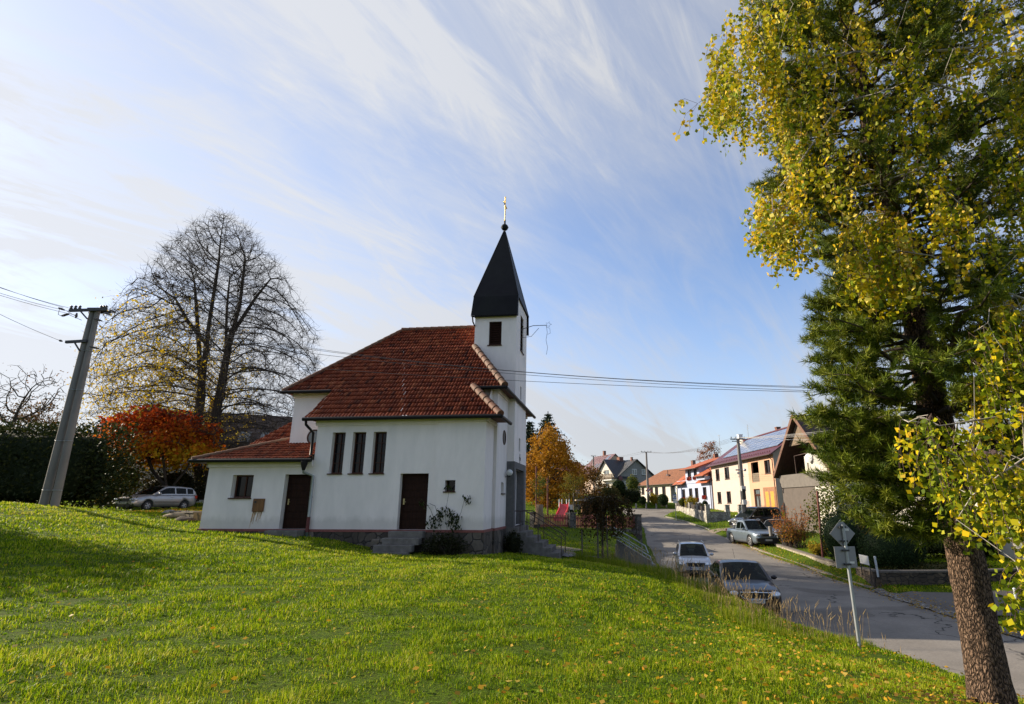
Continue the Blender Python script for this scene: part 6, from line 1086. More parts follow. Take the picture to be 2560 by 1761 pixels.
    for sg in (1, -1):
        hl = MB(); c_ = np.array([fx-.17, sg*HW*.70, zf-.115]); hl.ball((0, 0, 0), 1, 10); hl.v = [(c_[0]+v_[0]*.19-sg*v_[1]*.10*sg*.9, c_[1]+v_[1]*.20, c_[2]+v_[2]*.085+.02*(-v_[0])) for v_ in hl.v]; o = hl.build('headlight', lamp_glass, t); hl = MB(); hl.ball((c_[0]+.13, c_[1]-sg*.03, c_[2]), .06, 8); hl.build('reflector', chrome, o)
        m_ = MB(); zm = float(np.interp(xw0-.25, tx, tz)); m_.ball((0, 0, 0), 1, 8); m_.v = [(xw0-.32+v_[0]*.075, sg*(HW+.08)+v_[1]*.105, zm+.06+v_[2]*.075) for v_ in m_.v]; m_.bar((xw0-.30, sg*HW*.93, zm), (xw0-.31, sg*(HW+.02), zm+.03), .05, .04); m_.build('wing_mirror', paint, t)
        m_ = MB(); zt_ = float(np.interp(-L/2+.2, tx, tz)); m_.box(-L/2-.012, -L/2+.18, sg*HW*.60 if sg > 0 else -HW*.93, sg*HW*.93 if sg > 0 else -HW*.60, zt_-.24, zt_-.05); m_.build('tail_light', red_lamp, t)
        m_ = MB()
        for s_ in side_w[:2]: m_.bar((s_[0]+.1, sg*(HW+.008), .84*(tz[len(tz)//2])), (s_[0]+.26, sg*(HW+.008), .84*(tz[len(tz)//2])), .02, .03)
        m_.build('door_handle', paint, t)
        m_ = MB(); m_.box(-wheels[1]*0+wheels[0]+wr+.12, wheels[1]-wr-.12, sg*(HW-.012) if sg > 0 else -(HW+.008), sg*(HW+.008) if sg > 0 else -(HW-.012), .5, .54); m_.build('side_strip', paint if trim is None else black_plastic, t)
        if rails: m_ = MB(); m_.tube([(xw1-.1, sg*HW*.72, H-.02), (xw1-.25, sg*HW*.73, H+.045), (xr1+.3, sg*HW*.73, H+.05), (xr1+.12, sg*HW*.72, H-.02)], .017, 6); m_.build('roof_rail', zinc if rails == 1 else chrome, t)
    p = MB(); p.box(fx+.006, fx+.022, -.26, .26, .43, .54); o = p.build('number_plate', plate_white, t); p = MB(); p.box(fx+.0225, fx+.024, -.26, -.215, .432, .538); p.build('plate_stripe', M('plate_blue', (.02, .05, .3), .5), o)
    if plate: text_mesh(plate, .105, plate_ink, o, (fx+.025, .02, .485), (R(90), 0, R(90)), 'plate_text')
    if bed:
        m_ = MB(); m_.box(fx-.18, fx+.03, -HW*.86, HW*.86, .36, .425); m_.box(fx-.18, fx+.004, -HW*.90, HW*.90, .425, .62); m_.build('front_bumper', black_plastic, t)
        m_ = MB(); zt_ = float(np.interp(-L/2+.5, tx, tz)); m_.box(bed[0]+.08, bed[1]-.05, -HW*.80, HW*.80, zt_+.031, zt_+.034); m_.build('load_bed', black_plastic, t)
        for sg in (1, -1): m_ = MB(); m_.tube([(bed[1]-.02, sg*HW*.72, H-.1), (bed[1]-.75, sg*HW*.80, zt_+.02)], .035, 7); m_.build('roll_bar', chrome, t)
    m_ = MB(); m_.tube([(xr1+.25, 0, H+.02), (xr1-.05, 0, H+.33)], .006, 5); m_.build('aerial', black_plastic, t); return t
silver = M('silver_paint', (.40, .41, .44), .28, .04, 3, metallic=.55, coat=.6); warm_silver = M('warm_silver_paint', (.36, .35, .34), .3, .05, 3, metallic=.5, coat=.5); plum = M('plum_paint', (.007, .003, .0055), .3, .1, 3, metallic=.1, coat=.45, spec=.3); bluegrey = M('blue_grey_paint', (.17, .21, .25), .3, .06, 3, metallic=.55, coat=.6); greypaint = M('grey_paint', (.17, .165, .16), .3, .05, 3, metallic=.5, coat=.5); blackp = M('black_paint', (.008, .008, .009), .25, .1, 3, coat=.7)
EST = dict(L=4.24, W=1.66, H=1.49, wheels=(-1.22, 1.24), wr=.30, top=[(-2.12, .90), (-1.9, .98), (-.5, .97), (.75, .955), (.95, .945), (1.6, .86), (1.95, .76), (2.12, .66)], roof=[(-2.08, .99), (-1.86, 1.32), (-1.72, 1.43), (-1.0, 1.48), (-.2, 1.49), (.1, 1.45), (.98, .95)], side_w=[(-.48, .62), (-1.28, -.56), (-1.80, -1.36)])
def head(dx, dy): return math.atan2(dy, dx)
car('silver estate car parked on the road behind the dark saloon', (7.28, 30.0, -1.83), head(-.18, -1), silver, plate='4E1 3768', rails=1, trim=silver, **EST)
car('silver estate car parked beside the hedge at the left', (-24.75, 35.3, 1.25), head(-.26, -.965), warm_silver, plate='3J5 0281', trim=black_plastic, **EST)
car('dark plum saloon parked at the grassy roadside, nearest car', (6.85, 21.2, -1.84), head(-.14, -1), plum, 4.78, 1.81, 1.46, (-1.36, 1.40), .325, [(-2.39, .88), (-2.2, .97), (-1.7, 1.0), (-.5, .97), (.75, .96), (1.0, .95), (1.7, .87), (2.15, .79), (2.39, .68)], [(-1.95, 1.0), (-1.2, 1.36), (-.8, 1.43), (-.25, 1.46), (.1, 1.42), (1.05, .95)], [(-.36, .68), (-1.22, -.42)], plate='1AE 4550')
car('blue-grey double-cab pickup parked on the right verge', (15.0, 43.1, -1.33), head(.11, -1), bluegrey, 5.2, 1.86, 1.79, (-1.55, 1.55), .385, [(-2.6, 1.06), (-2.4, 1.10), (-.9, 1.10), (.9, 1.12), (1.15, 1.11), (2.1, 1.02), (2.45, .92), (2.6, .76)], [(-.82, 1.12), (-.66, 1.62), (-.5, 1.76), (.1, 1.79), (.35, 1.74), (1.2, 1.10)], [(.12, .85), (-.62, .04)], plate='5M3 7194', rails=2, bed=(-2.5, -.75), name='pickup', cat='pickup')
car('grey car standing nose-out behind the orange shrub', (17.3, 44.0, -1.0), head(-.62, -.78), greypaint, 4.4, 1.78, 1.46, (-1.3, 1.32), .32, [(-2.2, .88), (-2.0, .98), (-.5, .97), (.75, .95), (1.0, .94), (1.7, .86), (2.0, .76), (2.2, .66)], [(-2.1, 1.0), (-1.6, 1.34), (-.9, 1.44), (-.1, 1.46), (.2, 1.42), (1.05, .95)], [(-.36, .68), (-1.3, -.42)])
car('black van parked in the yard behind the pickup and the pole', (17.9, 50.0, -.55), head(-.9, -.42), blackp, 4.8, 1.9, 1.92, (-1.45, 1.45), .33, [(-2.4, 1.05), (-2.2, 1.1), (1.1, 1.08), (1.4, 1.06), (2.0, .95), (2.4, .7)], [(-2.36, 1.1), (-2.25, 1.75), (-2.0, 1.9), (.2, 1.92), (.5, 1.84), (1.5, 1.07)], [(-.1, 1.0), (-1.1, -.2), (-2.1, -1.2)], name='van', cat='van')
# ------------------------------------------------------------------ poles and wires
def pole_top(mb, c, ang, w, n=4):
    d = Vector((math.cos(ang), math.sin(ang), 0)); c = Vector(c); mb.bar(c-d*w/2, c+d*w/2, .09, .09)
    for i in range(n):
        p = c+d*(-w/2+.08+(w-.16)*i/(n-1)); mb.tube([p, p+Vector((0, 0, .1))], .012, 5); mb.lathe([(.03, 0), (.045, .03), (.03, .06), (.045, .09), (.02, .13)], p+Vector((0, 0, .1)), 8)
insul = M('insulator', (.05, .035, .03), .35, .2, 5)
t = thing('utility_pole', 'double concrete utility pole with insulated crossarms at the left of the lawn', 'pole', at(122, 1263, 24)-np.array([0, 0, .3])); b0 = Vector(t.location)
H_ = at(248, 775, 24)[2]-b0.z
def doublepole():
    for dx, nm in ((-.2, 0), (.2, 1)):
        m = MB(); m.tube([(dx*1.15, .02*nm, 0), (dx*.9, 0, H_*.5), (dx*.62, 0, H_)], [.165, .14, .105], 14); m.build('pole_shaft', pole_concrete, t)
    m = MB(); m.box(-.3, .3, -.12, .12, H_, H_+.07); m.build('cap', dark_metal, t)
    for zz, x0, x1 in ((H_-.02, -1.05, .66), (H_-1.55, -.85, .1)):
        m = MB(); m.bar((x0, -.17, zz-.08), (x1, -.17, zz-.02), .1, .12); m.bar((x0*.4, .17, zz-.06), (x1*.9, .17, zz-.03), .08, .1); m.bar((x0*.5, -.2, zz-.1), (-.1, -.2, zz-.5), .05, .05); m.build('crossarm', dark_metal, t)
    m = MB()
    for x_ in (-1.0, -.8, -.6, .4, .52, .63): m.lathe([(.04, 0), (.07, .04), (.04, .09), (.07, .13), (.03, .18)], (x_, -.17, H_-.03), 8)
    for p, q in (((-1.35, -.1, H_-.05), (-1.65, -.1, H_+.06)), ((-.9, -.3, H_-.3), (-1.2, -.35, H_-.42)), ((.7, -.3, H_-.25), (1.0, -.3, H_-.35)), ((.85, -.2, H_-.08), (1.15, -.2, H_-.2)), ((.2, -.2, H_-.5), (.6, -.2, H_-.62)), ((.3, -.2, H_-1.85), (.75, -.2, H_-1.95)), ((-1.0, -.2, H_-1.6), (-1.15, -.2, H_-1.55)), ((-.6, -.25, H_-.25), (-.6, -.25, H_-.5))): m.tube([p, (Vector(p)+Vector(q))/2, q], [.03, .055, .03], 7)
    m.build('insulators', insul, t); m = MB()
    for pts in ([(-1.6, -.1, H_+.05), (-1.5, -.2, H_-.3), (-1.15, -.3, H_-.45), (-.9, -.3, H_-.35), (-.3, -.25, H_-.6)], [(-1.2, -.15, H_-.1), (-.9, -.3, H_-.25), (-.5, -.25, H_-.45)]): m.tube(pts, .012, 5)
    m.build('jumper_cable', black_plastic, t)
    for zz in (H_-2.0, H_*.58, H_*.33, H_*.10):
        m = MB(); r_ = .115+.045*(1-zz/H_); m.tube([(-.2*1.1*(1-zz/H_*.4)+r_*1.1*math.cos(a), r_*1.1*math.sin(a), zz) for a in np.linspace(0, 6.3, 17)], .014, 4); m.tube([(.2*1.1*(1-zz/H_*.4)+r_*1.1*math.cos(a), r_*1.1*math.sin(a), zz) for a in np.linspace(0, 6.3, 17)], .014, 4); m.build('steel_band', zinc, t)
doublepole()
def far_pole(label, base, top, w, ang, r0=.17, r1=.10, extras=()):
    base = Vector(base)-Vector((0, 0, .3)); t = thing('utility_pole', label, 'pole', base, group=None); h = top-base.z; m = MB(); m.tube([(0, 0, 0), (0, 0, h)], [r0, r1], 10); m.build('pole_shaft', pole_concrete, t); m = MB(); pole_top(m, (0, 0, h-.05), ang, w); m.build('crossarm', dark_metal, t); return t, h
PM = at(1863.6, 1305, 50.); PMt = at(1844, 1097, 50.)[2]; t, h = far_pole('grey concrete utility pole with meter boxes standing behind the pickup', PM, PMt, 1.35, R(0), .235, .13)
m = MB(); m.bar((-.55, 0, h-.25), (.3, 0, h-.25), .06, .06); m.build('crossarm', dark_metal, t)
for (zz, hh, ww, mt) in ((2.9, .45, .42, plate_white), (2.2, .9, .3, black_plastic), (1.75, .42, .36, plate_white)): m = MB(); m.box(-ww/2, ww/2, -.36, -.18, zz, zz+hh); m.build('meter_box', mt, t, .02, 1)
m = MB(); m.box(-.42, -.2, -.3, -.15, 4.4, 4.55); m.bar((-.55, -.25, 4.75), (.0, -.2, 4.75), .1, .12); m.ball((.28, -.28, 4.75), .13, 8); m.build('loudspeaker', zinc, t); m = MB(); m.tube([(-.24, -.1, 0), (-.22, -.1, 3)], .03, 6); m.build('conduit', zinc, t)
P2b = at(1622.3, 1276, 92.); t2, h2 = far_pole('concrete utility pole carrying the triangular warning sign', P2b, at(1615, 1130, 92.)[2], 1.75, R(0), .24, .14)
P3b = at(1485.5, 1246, 130.); t3, h3 = far_pole('distant utility pole with a street light arm before the grey house', P3b, at(1478, 1140, 130.)[2], 1.15, R(0), .24, .14)
m = MB(); m.bar((-.5, 0, h3-.95), (.45, 0, h3-.95), .08, .08); m.build('crossarm', dark_metal, t3); m = MB(); m.tube([(0, 0, h3-1.45), (-.6, -.05, h3-1.35)], .035, 6); m.ball((0, 0, 0), .01, 4); o = m.build('lamp_arm', zinc, t3); m = MB(); m.lathe([(.02, .08), (.2, .03), (.26, -.02), (.02, -.05)], (-.75, -.05, h3-1.36), 10); m.build('lamp_head', zinc, o)
def wire(label, p, q, sag, r=.009, group=None, mat=None):
    p = Vector(p); q = Vector(q); m = MB(); pts = [p.lerp(q, i/24)-Vector((0, 0, 4*sag*(i/24)*(1-i/24))) for i in range(25)]; m.tube(pts, r, 5, cap=False); o = m.build('power_line', mat or wire_m); tag(o, label, 'wire', group); return o
wire_m = M('wire', (.05, .045, .045), .6, .1, 5); pale_wire = M('pale_wire', (.45, .43, .40), .4, .1, 5, metallic=.3)
tp0 = b0+Vector((0, -.2, H_-.05))
ends = [at(2200, 968, 17.5), at(2200, 975, 17.2), at(2200, 984, 16.9), at(2200, 987, 16.6)]
mids = [(at(800, 896, 20), 0), (at(800, 904, 20), 0)]
for i, (xo, zo, e) in enumerate(((.95, -.15, (2100, 963)), (.75, -.3, (2100, 970)), (.6, -.6, (2100, 980)), (.75, -1.95, (2100, 983)))):
    e_ = at(e[0]+350, e[1]+8, 17.5-.2*i); wire('%s of the four thin wires crossing the church roof' % ('uppermost', 'second from the top', 'third from the top', 'lowest')[i], tp0+Vector((xo, 0, zo)), e_, .95-.12*i if i < 3 else .35, .0085, 'power lines from the concrete pole over the church')
for i, (y0, xo, zo) in enumerate(((695, -1.35, .1), (701, -1.1, .08), (720, -.9, -.12), (726, -.6, -.3), (742, -1.15, -1.5))):
    wire('%s of the wires leaving the concrete pole leftwards' % ('uppermost', 'second from the top', 'third from the top', 'fourth from the top', 'lowest, faintest')[i], tp0+Vector((xo, 0, zo)), at(-160, y0-42, 19.5), .12, .009, 'power lines to the left of the concrete pole')
hm = PM+np.array([0, 0, PMt-PM[2]])
for i, (dx, e) in enumerate(((-.55, (2060, 1070)), (-.2, (2060, 1073)), (.2, (2060, 1078)), (.55, (2060, 1090)))):
    far = at(e[0], e[1], 30.); d_ = (far-hm)*1.9+hm; wire('pale overhead wire running from the street pole towards the pine', hm+np.array([dx, 0, .08]), d_, .25, .012, 'wires from the street pole to the right', pale_wire)
for i, dx in enumerate((-.6, -.2, .2, .6)): wire('thin wire between the street poles above the house roofs', hm+np.array([dx, 0, .05]), np.array([P2b[0]+dx*1.2, 92., at(1615, 1130, 92.)[2]+.05]), .7, .010, 'wires between the street poles', wire_m)
for i, dx in enumerate((-.6, .6)): wire('thin far wire between the two distant street poles', np.array([P2b[0]+dx*1.2, 92., at(1615, 1130, 92.)[2]+.05]), np.array([P3b[0]+dx*.8, 130., at(1478, 1140, 130.)[2]+.05]), .6, .012, 'far wires between the distant poles', wire_m)
# ------------------------------------------------------------------ signs
sb_ = at(2149, 1617, 11.5); t = thing('road_sign', 'back of a grey diamond road sign with a square plate below, on a leaning post', 'sign', sb_-np.array([0, 0, .25]))
stp_ = at(2106.5, 1312, 11.55); m = MB(); v1 = Vector(stp_-sb_)+Vector((0, 0, .25)); m.tube([(0, 0, 0), v1], .032, 10); m.build('post', zinc, t)
tin = M('sign_back', (.23, .23, .24), .5, .1, 3, metallic=.4); up_ = v1.normalized(); rt_ = Vector((1, .12, 0)).normalized(); fwd = up_.cross(rt_).normalized()*-1
def plate_at(c, hw_, hh_, rot, nm, mat):
    m = MB(); A_ = [(-hw_, -hh_), (hw_, -hh_), (hw_, hh_), (-hw_, hh_)]; A_ = [(a*math.cos(rot)-b*math.sin(rot), a*math.sin(rot)+b*math.cos(rot)) for a, b in A_]
    pts = [c+rt_*a+up_*b+Vector((0, s_, 0)) for s_ in (.036, .048) for a, b in A_]; m.add(pts, [(0, 1, 2, 3), (7, 6, 5, 4), (0, 4, 5, 1), (1, 5, 6, 2), (2, 6, 7, 3), (3, 7, 4, 0)]); return m.build(nm, mat, t, .012, 2)
cd_ = Vector(at(2108.5, 1335, 11.53)-sb_)+Vector((0, 0, .25)); o = plate_at(cd_, .197, .197, R(45), 'diamond_plate', tin); m = MB(); c_ = cd_+rt_*.1+up_*.08; m.poly([c_+Vector((0, .034, 0))+rt_*a+up_*b for a, b in ((-.05, -.025), (.05, -.025), (.05, .02), (-.05, .02))]); m.build('sticker', plate_white, o)
cs = Vector(at(2117, 1394, 11.5)-sb_)+Vector((0, 0, .25)); o = plate_at(cs, .225, .20, 0, 'square_plate', tin); m = MB(); c_ = cs+rt_*.12-up_*.1; m.poly([c_+Vector((0, .034, 0))+rt_*a+up_*b for a, b in ((-.05, -.02), (.05, -.02), (.05, .02), (-.05, .02))]); m.build('sticker', plate_white, o)
m = MB()
for c_ in (cd_+up_*.13, cd_-up_*.14, cs+up_*.13, cs-up_*.13): m.bar(c_-rt_*.07, c_+rt_*.07, .03, .035)
m.build('clamp', dark_metal, t)
# triangular sign on far pole
red_s = M('sign_red', (.45, .03, .03), .5, .08, 4); t = thing('warning_sign', 'red-edged triangular children crossing sign with a small white plate on the pole', 'sign', at(1621, 1262, 91.6)); b_ = np.array(t.location)
c_ = Vector(at(1621.7, 1223.5, 91.5)-b_); m = MB(); s_ = .60; m.add([c_+Vector((x, y_, z)) for y_ in (0, .03) for x, z in ((-s_, -s_*.55), (s_, -s_*.55), (0, s_*.52))], [(0, 1, 2), (5, 4, 3), (0, 3, 4, 1), (1, 4, 5, 2), (2, 5, 3, 0)]); o = m.build('triangle_plate', red_s, t, .04, 2)
m = MB(); k_ = .62; m.poly([c_+Vector((x, -.005, z)) for x, z in ((-s_*k_, -s_*.40), (s_*k_, -s_*.40), (0, s_*.27))]); m.build('white_field', plate_white, o); m = MB()
for dx in (-.1, .09):
    m.ball(c_+Vector((dx, -.02, .02)), .035, 6); m.bar(c_+Vector((dx, -.02, 0)), c_+Vector((dx-.02, -.02, -.11)), .06, .05); m.bar(c_+Vector((dx-.02, -.02, -.1)), c_+Vector((dx-.08, -.02, -.2)), .03, .03); m.bar(c_+Vector((dx-.02, -.02, -.1)), c_+Vector((dx+.05, -.02, -.2)), .03, .03)
m.build('pictogram', plate_ink, o); c2 = Vector(at(1622.5, 1233, 91.5)-b_); m = MB(); m.box(c2.x-.17, c2.x+.17, c2.y-.0, c2.y+.02, c2.z-.14, c2.z+.14); m.build('small_plate', plate_white, t)
# bus stop
bs = at(1690.5, 1298, 62.); t = thing('bus_stop_sign', 'bus stop sign board on a thin white post by the verge', 'sign', bs); hb = at(1687, 1237, 62.)[2]-bs[2]; m = MB(); m.tube([(0, 0, -.2), (0, 0, hb)], .035, 8); m.build('post', zinc, t); z_b = hb-.35
m = MB(); m.box(-.20, .20, -.045, -.03, z_b-.28, z_b+.36); o = m.build('sign_board', plate_white, t); m = MB(); m.box(-.2, .2, -.05, -.046, z_b+.27, z_b+.36); m.box(-.2, .2, -.05, -.046, z_b-.1, z_b-.01); m.build('blue_band', M('sign_blue', (.03, .10, .35), .5), o); m = MB(); m.box(-.08, .1, -.052, -.046, z_b+.06, z_b+.18); m.box(-.06, .0, -.052, -.0465, z_b+.02, z_b+.06); m.build('bus_pictogram', plate_ink, o); m = MB(); m.box(-.24, .24, -.045, -.03, z_b-.55, z_b-.32); m.build('name_plate', plate_white, t)
# small blue and white board on the stone wall
ib = at(2160, 1425, 24.8); t = thing('notice_board', 'small white notice with a blue header standing above the stone wall', 'sign', ib); Z_ = np.array(t.location); q = [Vector(at(x, y, Y_)-Z_) for x, y, Y_ in ((2148, 1386, 25.4), (2170, 1391, 24.4), (2174, 1414, 24.4), (2152, 1408, 25.4))]
m = MB(); nn_ = (q[1]-q[0]).cross(q[3]-q[0]).normalized()*.02; nn_ = nn_ if nn_.y > 0 else -nn_; m.add(q+[a+nn_ for a in q], [(0, 1, 2, 3), (7, 6, 5, 4), (0, 4, 5, 1), (1, 5, 6, 2), (2, 6, 7, 3), (3, 7, 4, 0)]); o = m.build('board', plate_white, t)
L_ = lambda u, v: q[0].lerp(q[1], u).lerp(q[3].lerp(q[2], u), v)-nn_*.15
m = MB(); m.poly([L_(.15, .2), L_(.9, .2), L_(.9, .42), L_(.15, .42)]); m.build('blue_header', M('notice_blue', (.12, .2, .42), .6), o); m = MB(); m.poly([L_(.4, .62), L_(.6, .62), L_(.6, .72), L_(.4, .72)]); m.poly([L_(.6, .66), L_(.72, .66), L_(.72, .8), L_(.6, .8)]); m.build('arrow_mark', plate_ink, o); m = MB(); m.bar(q[3], q[3]+Vector((0, 0, -.5)), .03, .03); m.bar(q[2], q[2]+Vector((0, 0, -.5)), .03, .03); m.build('leg', dark_metal, t)
def post(label, base, top, r, mat, name='post', cat='post'): t = thing(name, label, cat, base); m = MB(); m.tube([(0, 0, -.2), Vector(top)-Vector(base)], r, 8); m.build('shaft', mat, t); m = MB(); m.lathe([(r*1.15, 0), (r*1.15, .03), (.002, .05)], Vector(top)-Vector(base), 8); m.build('cap', mat, t); return t
post('white marker post on the corner of the low stone wall', at(2194, 1430, 24.2), at(2187, 1394, 24.2), .045, M('grey_white_post', (.45, .48, .5), .6))
post('grey marker post in the shade right of the pine trunk', at(2540, 1502, 16.5), at(2536, 1474, 16.5), .035, MATS['grey_white_post'])
post('rusty red-brown post at the edge of the garden', at(2057, 1400, 31.5), at(2043, 1230, 31.5), .06, M('rust_post', (.13, .035, .025), .8, .3, 6))
post('rusty goal post left of the red slide, beside the stump', at(1341, 1302, 41.), at(1341, 1168, 41.), .06, MATS['rust_post']); post('rusty goal post between the stump and the red slide', at(1369, 1287, 43.), at(1369, 1197, 43.), .06, MATS['rust_post'])
# ------------------------------------------------------------------ playground
zs = lambda x, y: (1340+x*220/1596, 1180+y*220/1596)
sp_ = at(*zs(330, 895), 40.); t = thing('playground_slide', 'red plastic slide with a dark ladder on the playground lawn', 'slide', sp_); b_ = np.array(t.location); Pq = lambda x, y, Y_: Vector(at(*zs(x, y), Y_)-b_)
m = MB(); redp = M('red_plastic', (.52, .02, .03), .4, .08, 4); lft = [Pq(320, 890, 40), Pq(345, 850, 40.2), Pq(425, 680, 41.3), Pq(435, 585, 41.8)]; rgt = [p+Vector((.62, .1, -.0)) for p in lft]
for a, b2 in ((lft, rgt),):
    for i in range(3): m.add([a[i], b2[i], b2[i+1], a[i+1]], [(0, 1, 2, 3)])
for side in (lft, rgt):
    for i in range(3): m.bar(side[i]+Vector((0, 0, .04)), side[i+1]+Vector((0, 0, .04)), .07, .18)
m.build('chute', redp, t); m = MB()
for dx in (.05, .6): m.tube([lft[3]+Vector((dx-.1, .4, -1.5)), lft[3]+Vector((dx-.1, .4, .35)), lft[3]+Vector((dx+.1, .4, .38)), lft[3]+Vector((dx+.1, .45, -1.5))], .03, 6)
m.build('frame', zinc, t); m = MB(); p = lft[3]+Vector((.85, .5, 0)); m.bar(p+Vector((-.2, 0, -.1)), p+Vector((.6, .5, -1.55)), .5, .06); m.bar(p+Vector((-.2, 0, -.15)), p+Vector((-.1, -.1, -1.55)), .4, .06)
for i in range(4): m.bar(p+Vector((-.15+.2*i, -.25, -.35-.35*i)), p+Vector((-.15+.2*i, .3, -.35-.35*i)), .08, .04)
m.build('ladder', M('dark_green_plastic', (.012, .02, .016), .6), t)
m = MB(); m.box(p.x-.12, p.x+.1, p.y-.3, p.y-.28, -.0+p.z-.4, p.z-.05); m.build('label_plate', plate_white, t)
st_b = at(1349, 1303, 36.); t = thing('tree_stump', 'tall pale sawn tree stump beside the playground fence', 'stump', st_b-np.array([0, 0, .2])); m = MB(); hh = at(1349, 1262, 36.)[2]-st_b[2]+.2; m.lathe([(.33, 0), (.27, .3), (.23, hh*.6), (.22, hh), (.001, hh+.01)], (0, 0, 0), 12); m.build('trunk', M('stump_wood', (.22, .15, .09), .9, .4, 5, .6, 20, stretch=(4, 4, .6)), t)
# hut, swing frame
hb_ = at(*zs(850, 860), 42.); t = thing('wooden_hut', 'small brown wooden playhouse with a pale flat roof', 'playhouse', hb_); hz_ = at(*zs(880, 525), 42.)[2]-hb_[2]; m = MB()
for x_, y_ in ((0, 0), (1.5, 0), (0, 1.5), (1.5, 1.5)): m.box(x_-.06, x_+.06, y_-.06, y_+.06, -.3, hz_)
m.build('post', M('hut_wood', (.20, .10, .04), .8, .25, 5), t); m = MB(); m.box(.07, 1.44, 1.4, 1.45, 0, hz_-.05); m.box(-.03, .02, .07, 1.4, hz_*.05, hz_-.05); m.build('wall_boards', MATS['hut_wood'], t); m = MB(); m.box(-.5, 2.0, -.45, 2.0, hz_, hz_+.09); m.build('flat_roof', M('hut_roof', (.35, .27, .20), .8), t); m = MB(); m.box(.9, 1.0, -.1, .0, .1, hz_-.5); m.build('red_board', redp, t)
# picket fence with stone piers on a stone base wall
FA, FB = np.array([-1.2, 36.6]), np.array([6.35, 41.6]); fd = (FB-FA)/np.hypot(*(FB-FA)); fl_ = float(np.hypot(*(FB-FA))); zt_ = lambda s: np.interp(s, [0, fl_], [at(1360, 1321, 37)[2], at(1590, 1323, 41.5)[2]])
wall_dark = M('dark_block_wall', (.10, .09, .08), .9, .3, 5, .8, kind='stones', ks=2.6, stretch=(1, 1, 1.55), stain_col=(.03, .028, .025), col2=(.17, .15, .13)); picket_m = M('red_picket', (.20, .045, .035), .75, .2, 6)
t = thing('stone_wall', 'dark stone base wall beneath the red picket fence', 'wall', (FA[0], FA[1], 0), math.atan2(fd[1], fd[0])); m = MB()
for i in range(8): s0, s1 = fl_*i/8, fl_*(i+1)/8; zz = zt_((s0+s1)/2); m.box(s0, s1-.002, -.16, .16, -2.0, zz)
m.build('masonry', wall_dark, t); m = MB()
for s_ in (0.1, 2.95, 5.4, fl_-.2): m.box(s_-.24, s_+.24, -.24, .24, -2.0, zt_(s_)+.95); m.box(s_-.28, s_+.28, -.28, .28, zt_(s_)+.95, zt_(s_)+1.03)
m.build('pier', wall_dark, t)
t = thing('picket_fence', 'low red-brown picket fence between dark stone piers', 'fence', (FA[0], FA[1], 0), math.atan2(fd[1], fd[0])); n_ = int(fl_/.135)
for lo, hi in ((.3, 2.68), (3.2, 5.14), (5.66, fl_-.43)):
    m = MB(); h0 = .2
    for i in range(n_):
        s_ = .35+i*.135
        if not lo < s_ < hi: continue
        m.box(s_-.04, s_+.04, -.02, .01, zt_(s_)+.06, zt_(s_)+.86); m.add([(s_-.04, -.02, zt_(s_)+.86), (s_+.04, -.02, zt_(s_)+.86), (s_, -.02, zt_(s_)+.91), (s_-.04, .01, zt_(s_)+.86), (s_+.04, .01, zt_(s_)+.86), (s_, .01, zt_(s_)+.91)], [(0, 1, 2), (5, 4, 3), (0, 2, 5, 3), (1, 4, 5, 2)])
    for h_ in (.2, .68): m.bar((lo, .03, zt_(lo)+h_), (hi, .03, zt_(hi)+h_), .035, .07)
    m.build('picket_panel', picket_m, t)
# back fence of the playground
t = thing('mesh_fence', 'low wire mesh fence behind the playground', 'fence', (-3.5, 54, .9)); m = MB()
for i in range(7): m.tube([(i*1.6, 0, -.3), (i*1.6, 0, 1.2)], .035, 6)
m.build('post', zinc, t); m = MB()
for i in range(24): m.tube([(i*.4, 0, .05), (i*.4, 0, 1.1)], .008, 4)
for j in range(5): m.tube([(0, 0, .08+j*.25), (9.6, 0, .08+j*.25)], .008, 4)
m.build('wire_mesh', zinc, t)
t = thing('board_fence', 'grey board fence behind the young staked tree', 'fence', (2.0, 53, 1.1), R(8)); m = MB()
for i in range(24): m.box(i*.16, i*.16+.13, -.02, .02, 0, 1.25)
m.build('boards', M('grey_boards', (.13, .12, .115), .9, .3, 5), t); m = MB(); m.box(0, 3.85, .025, .06, .3, .38); m.box(0, 3.85, .025, .06, 1.0, 1.08); m.build('rail', MATS['grey_boards'], t)
# stairs to the street with concrete cheek and rails
ca = gz(1542, 1372, -.55)
t = thing('street_stairs', 'concrete street stairs with a sloping side wall and double pipe rails', 'stairs', (2.85, 27.6, 0)); b_ = np.array(t.location); Q = lambda x, y, Y_: Vector(at(x, y, Y_)-b_)
T0, T1 = Q(1541, 1350, 27.6), Q(1625, 1402, 25.2); m = MB(); th_ = Vector((.10, .22, 0)); m.add([T0, T1, T1+Vector((0, 0, -.9)), T0+Vector((0, 0, -1.5)), T0+th_, T1+th_, T1+th_+Vector((0, 0, -.9)), T0+th_+Vector((0, 0, -1.5))], [(0, 1, 2, 3), (7, 6, 5, 4), (0, 4, 5, 1), (1, 5, 6, 2), (2, 6, 7, 3), (3, 7, 4, 0)]); m.build('cheek_wall', concrete, t); m = MB()
for i in range(7): c_ = T0.lerp(T1, i/7); m.box(c_.x+.1, c_.x+.5, c_.y+.1, c_.y+1.5, c_.z-1.2, c_.z-.3)
m.build('stair_flight', concrete, t)
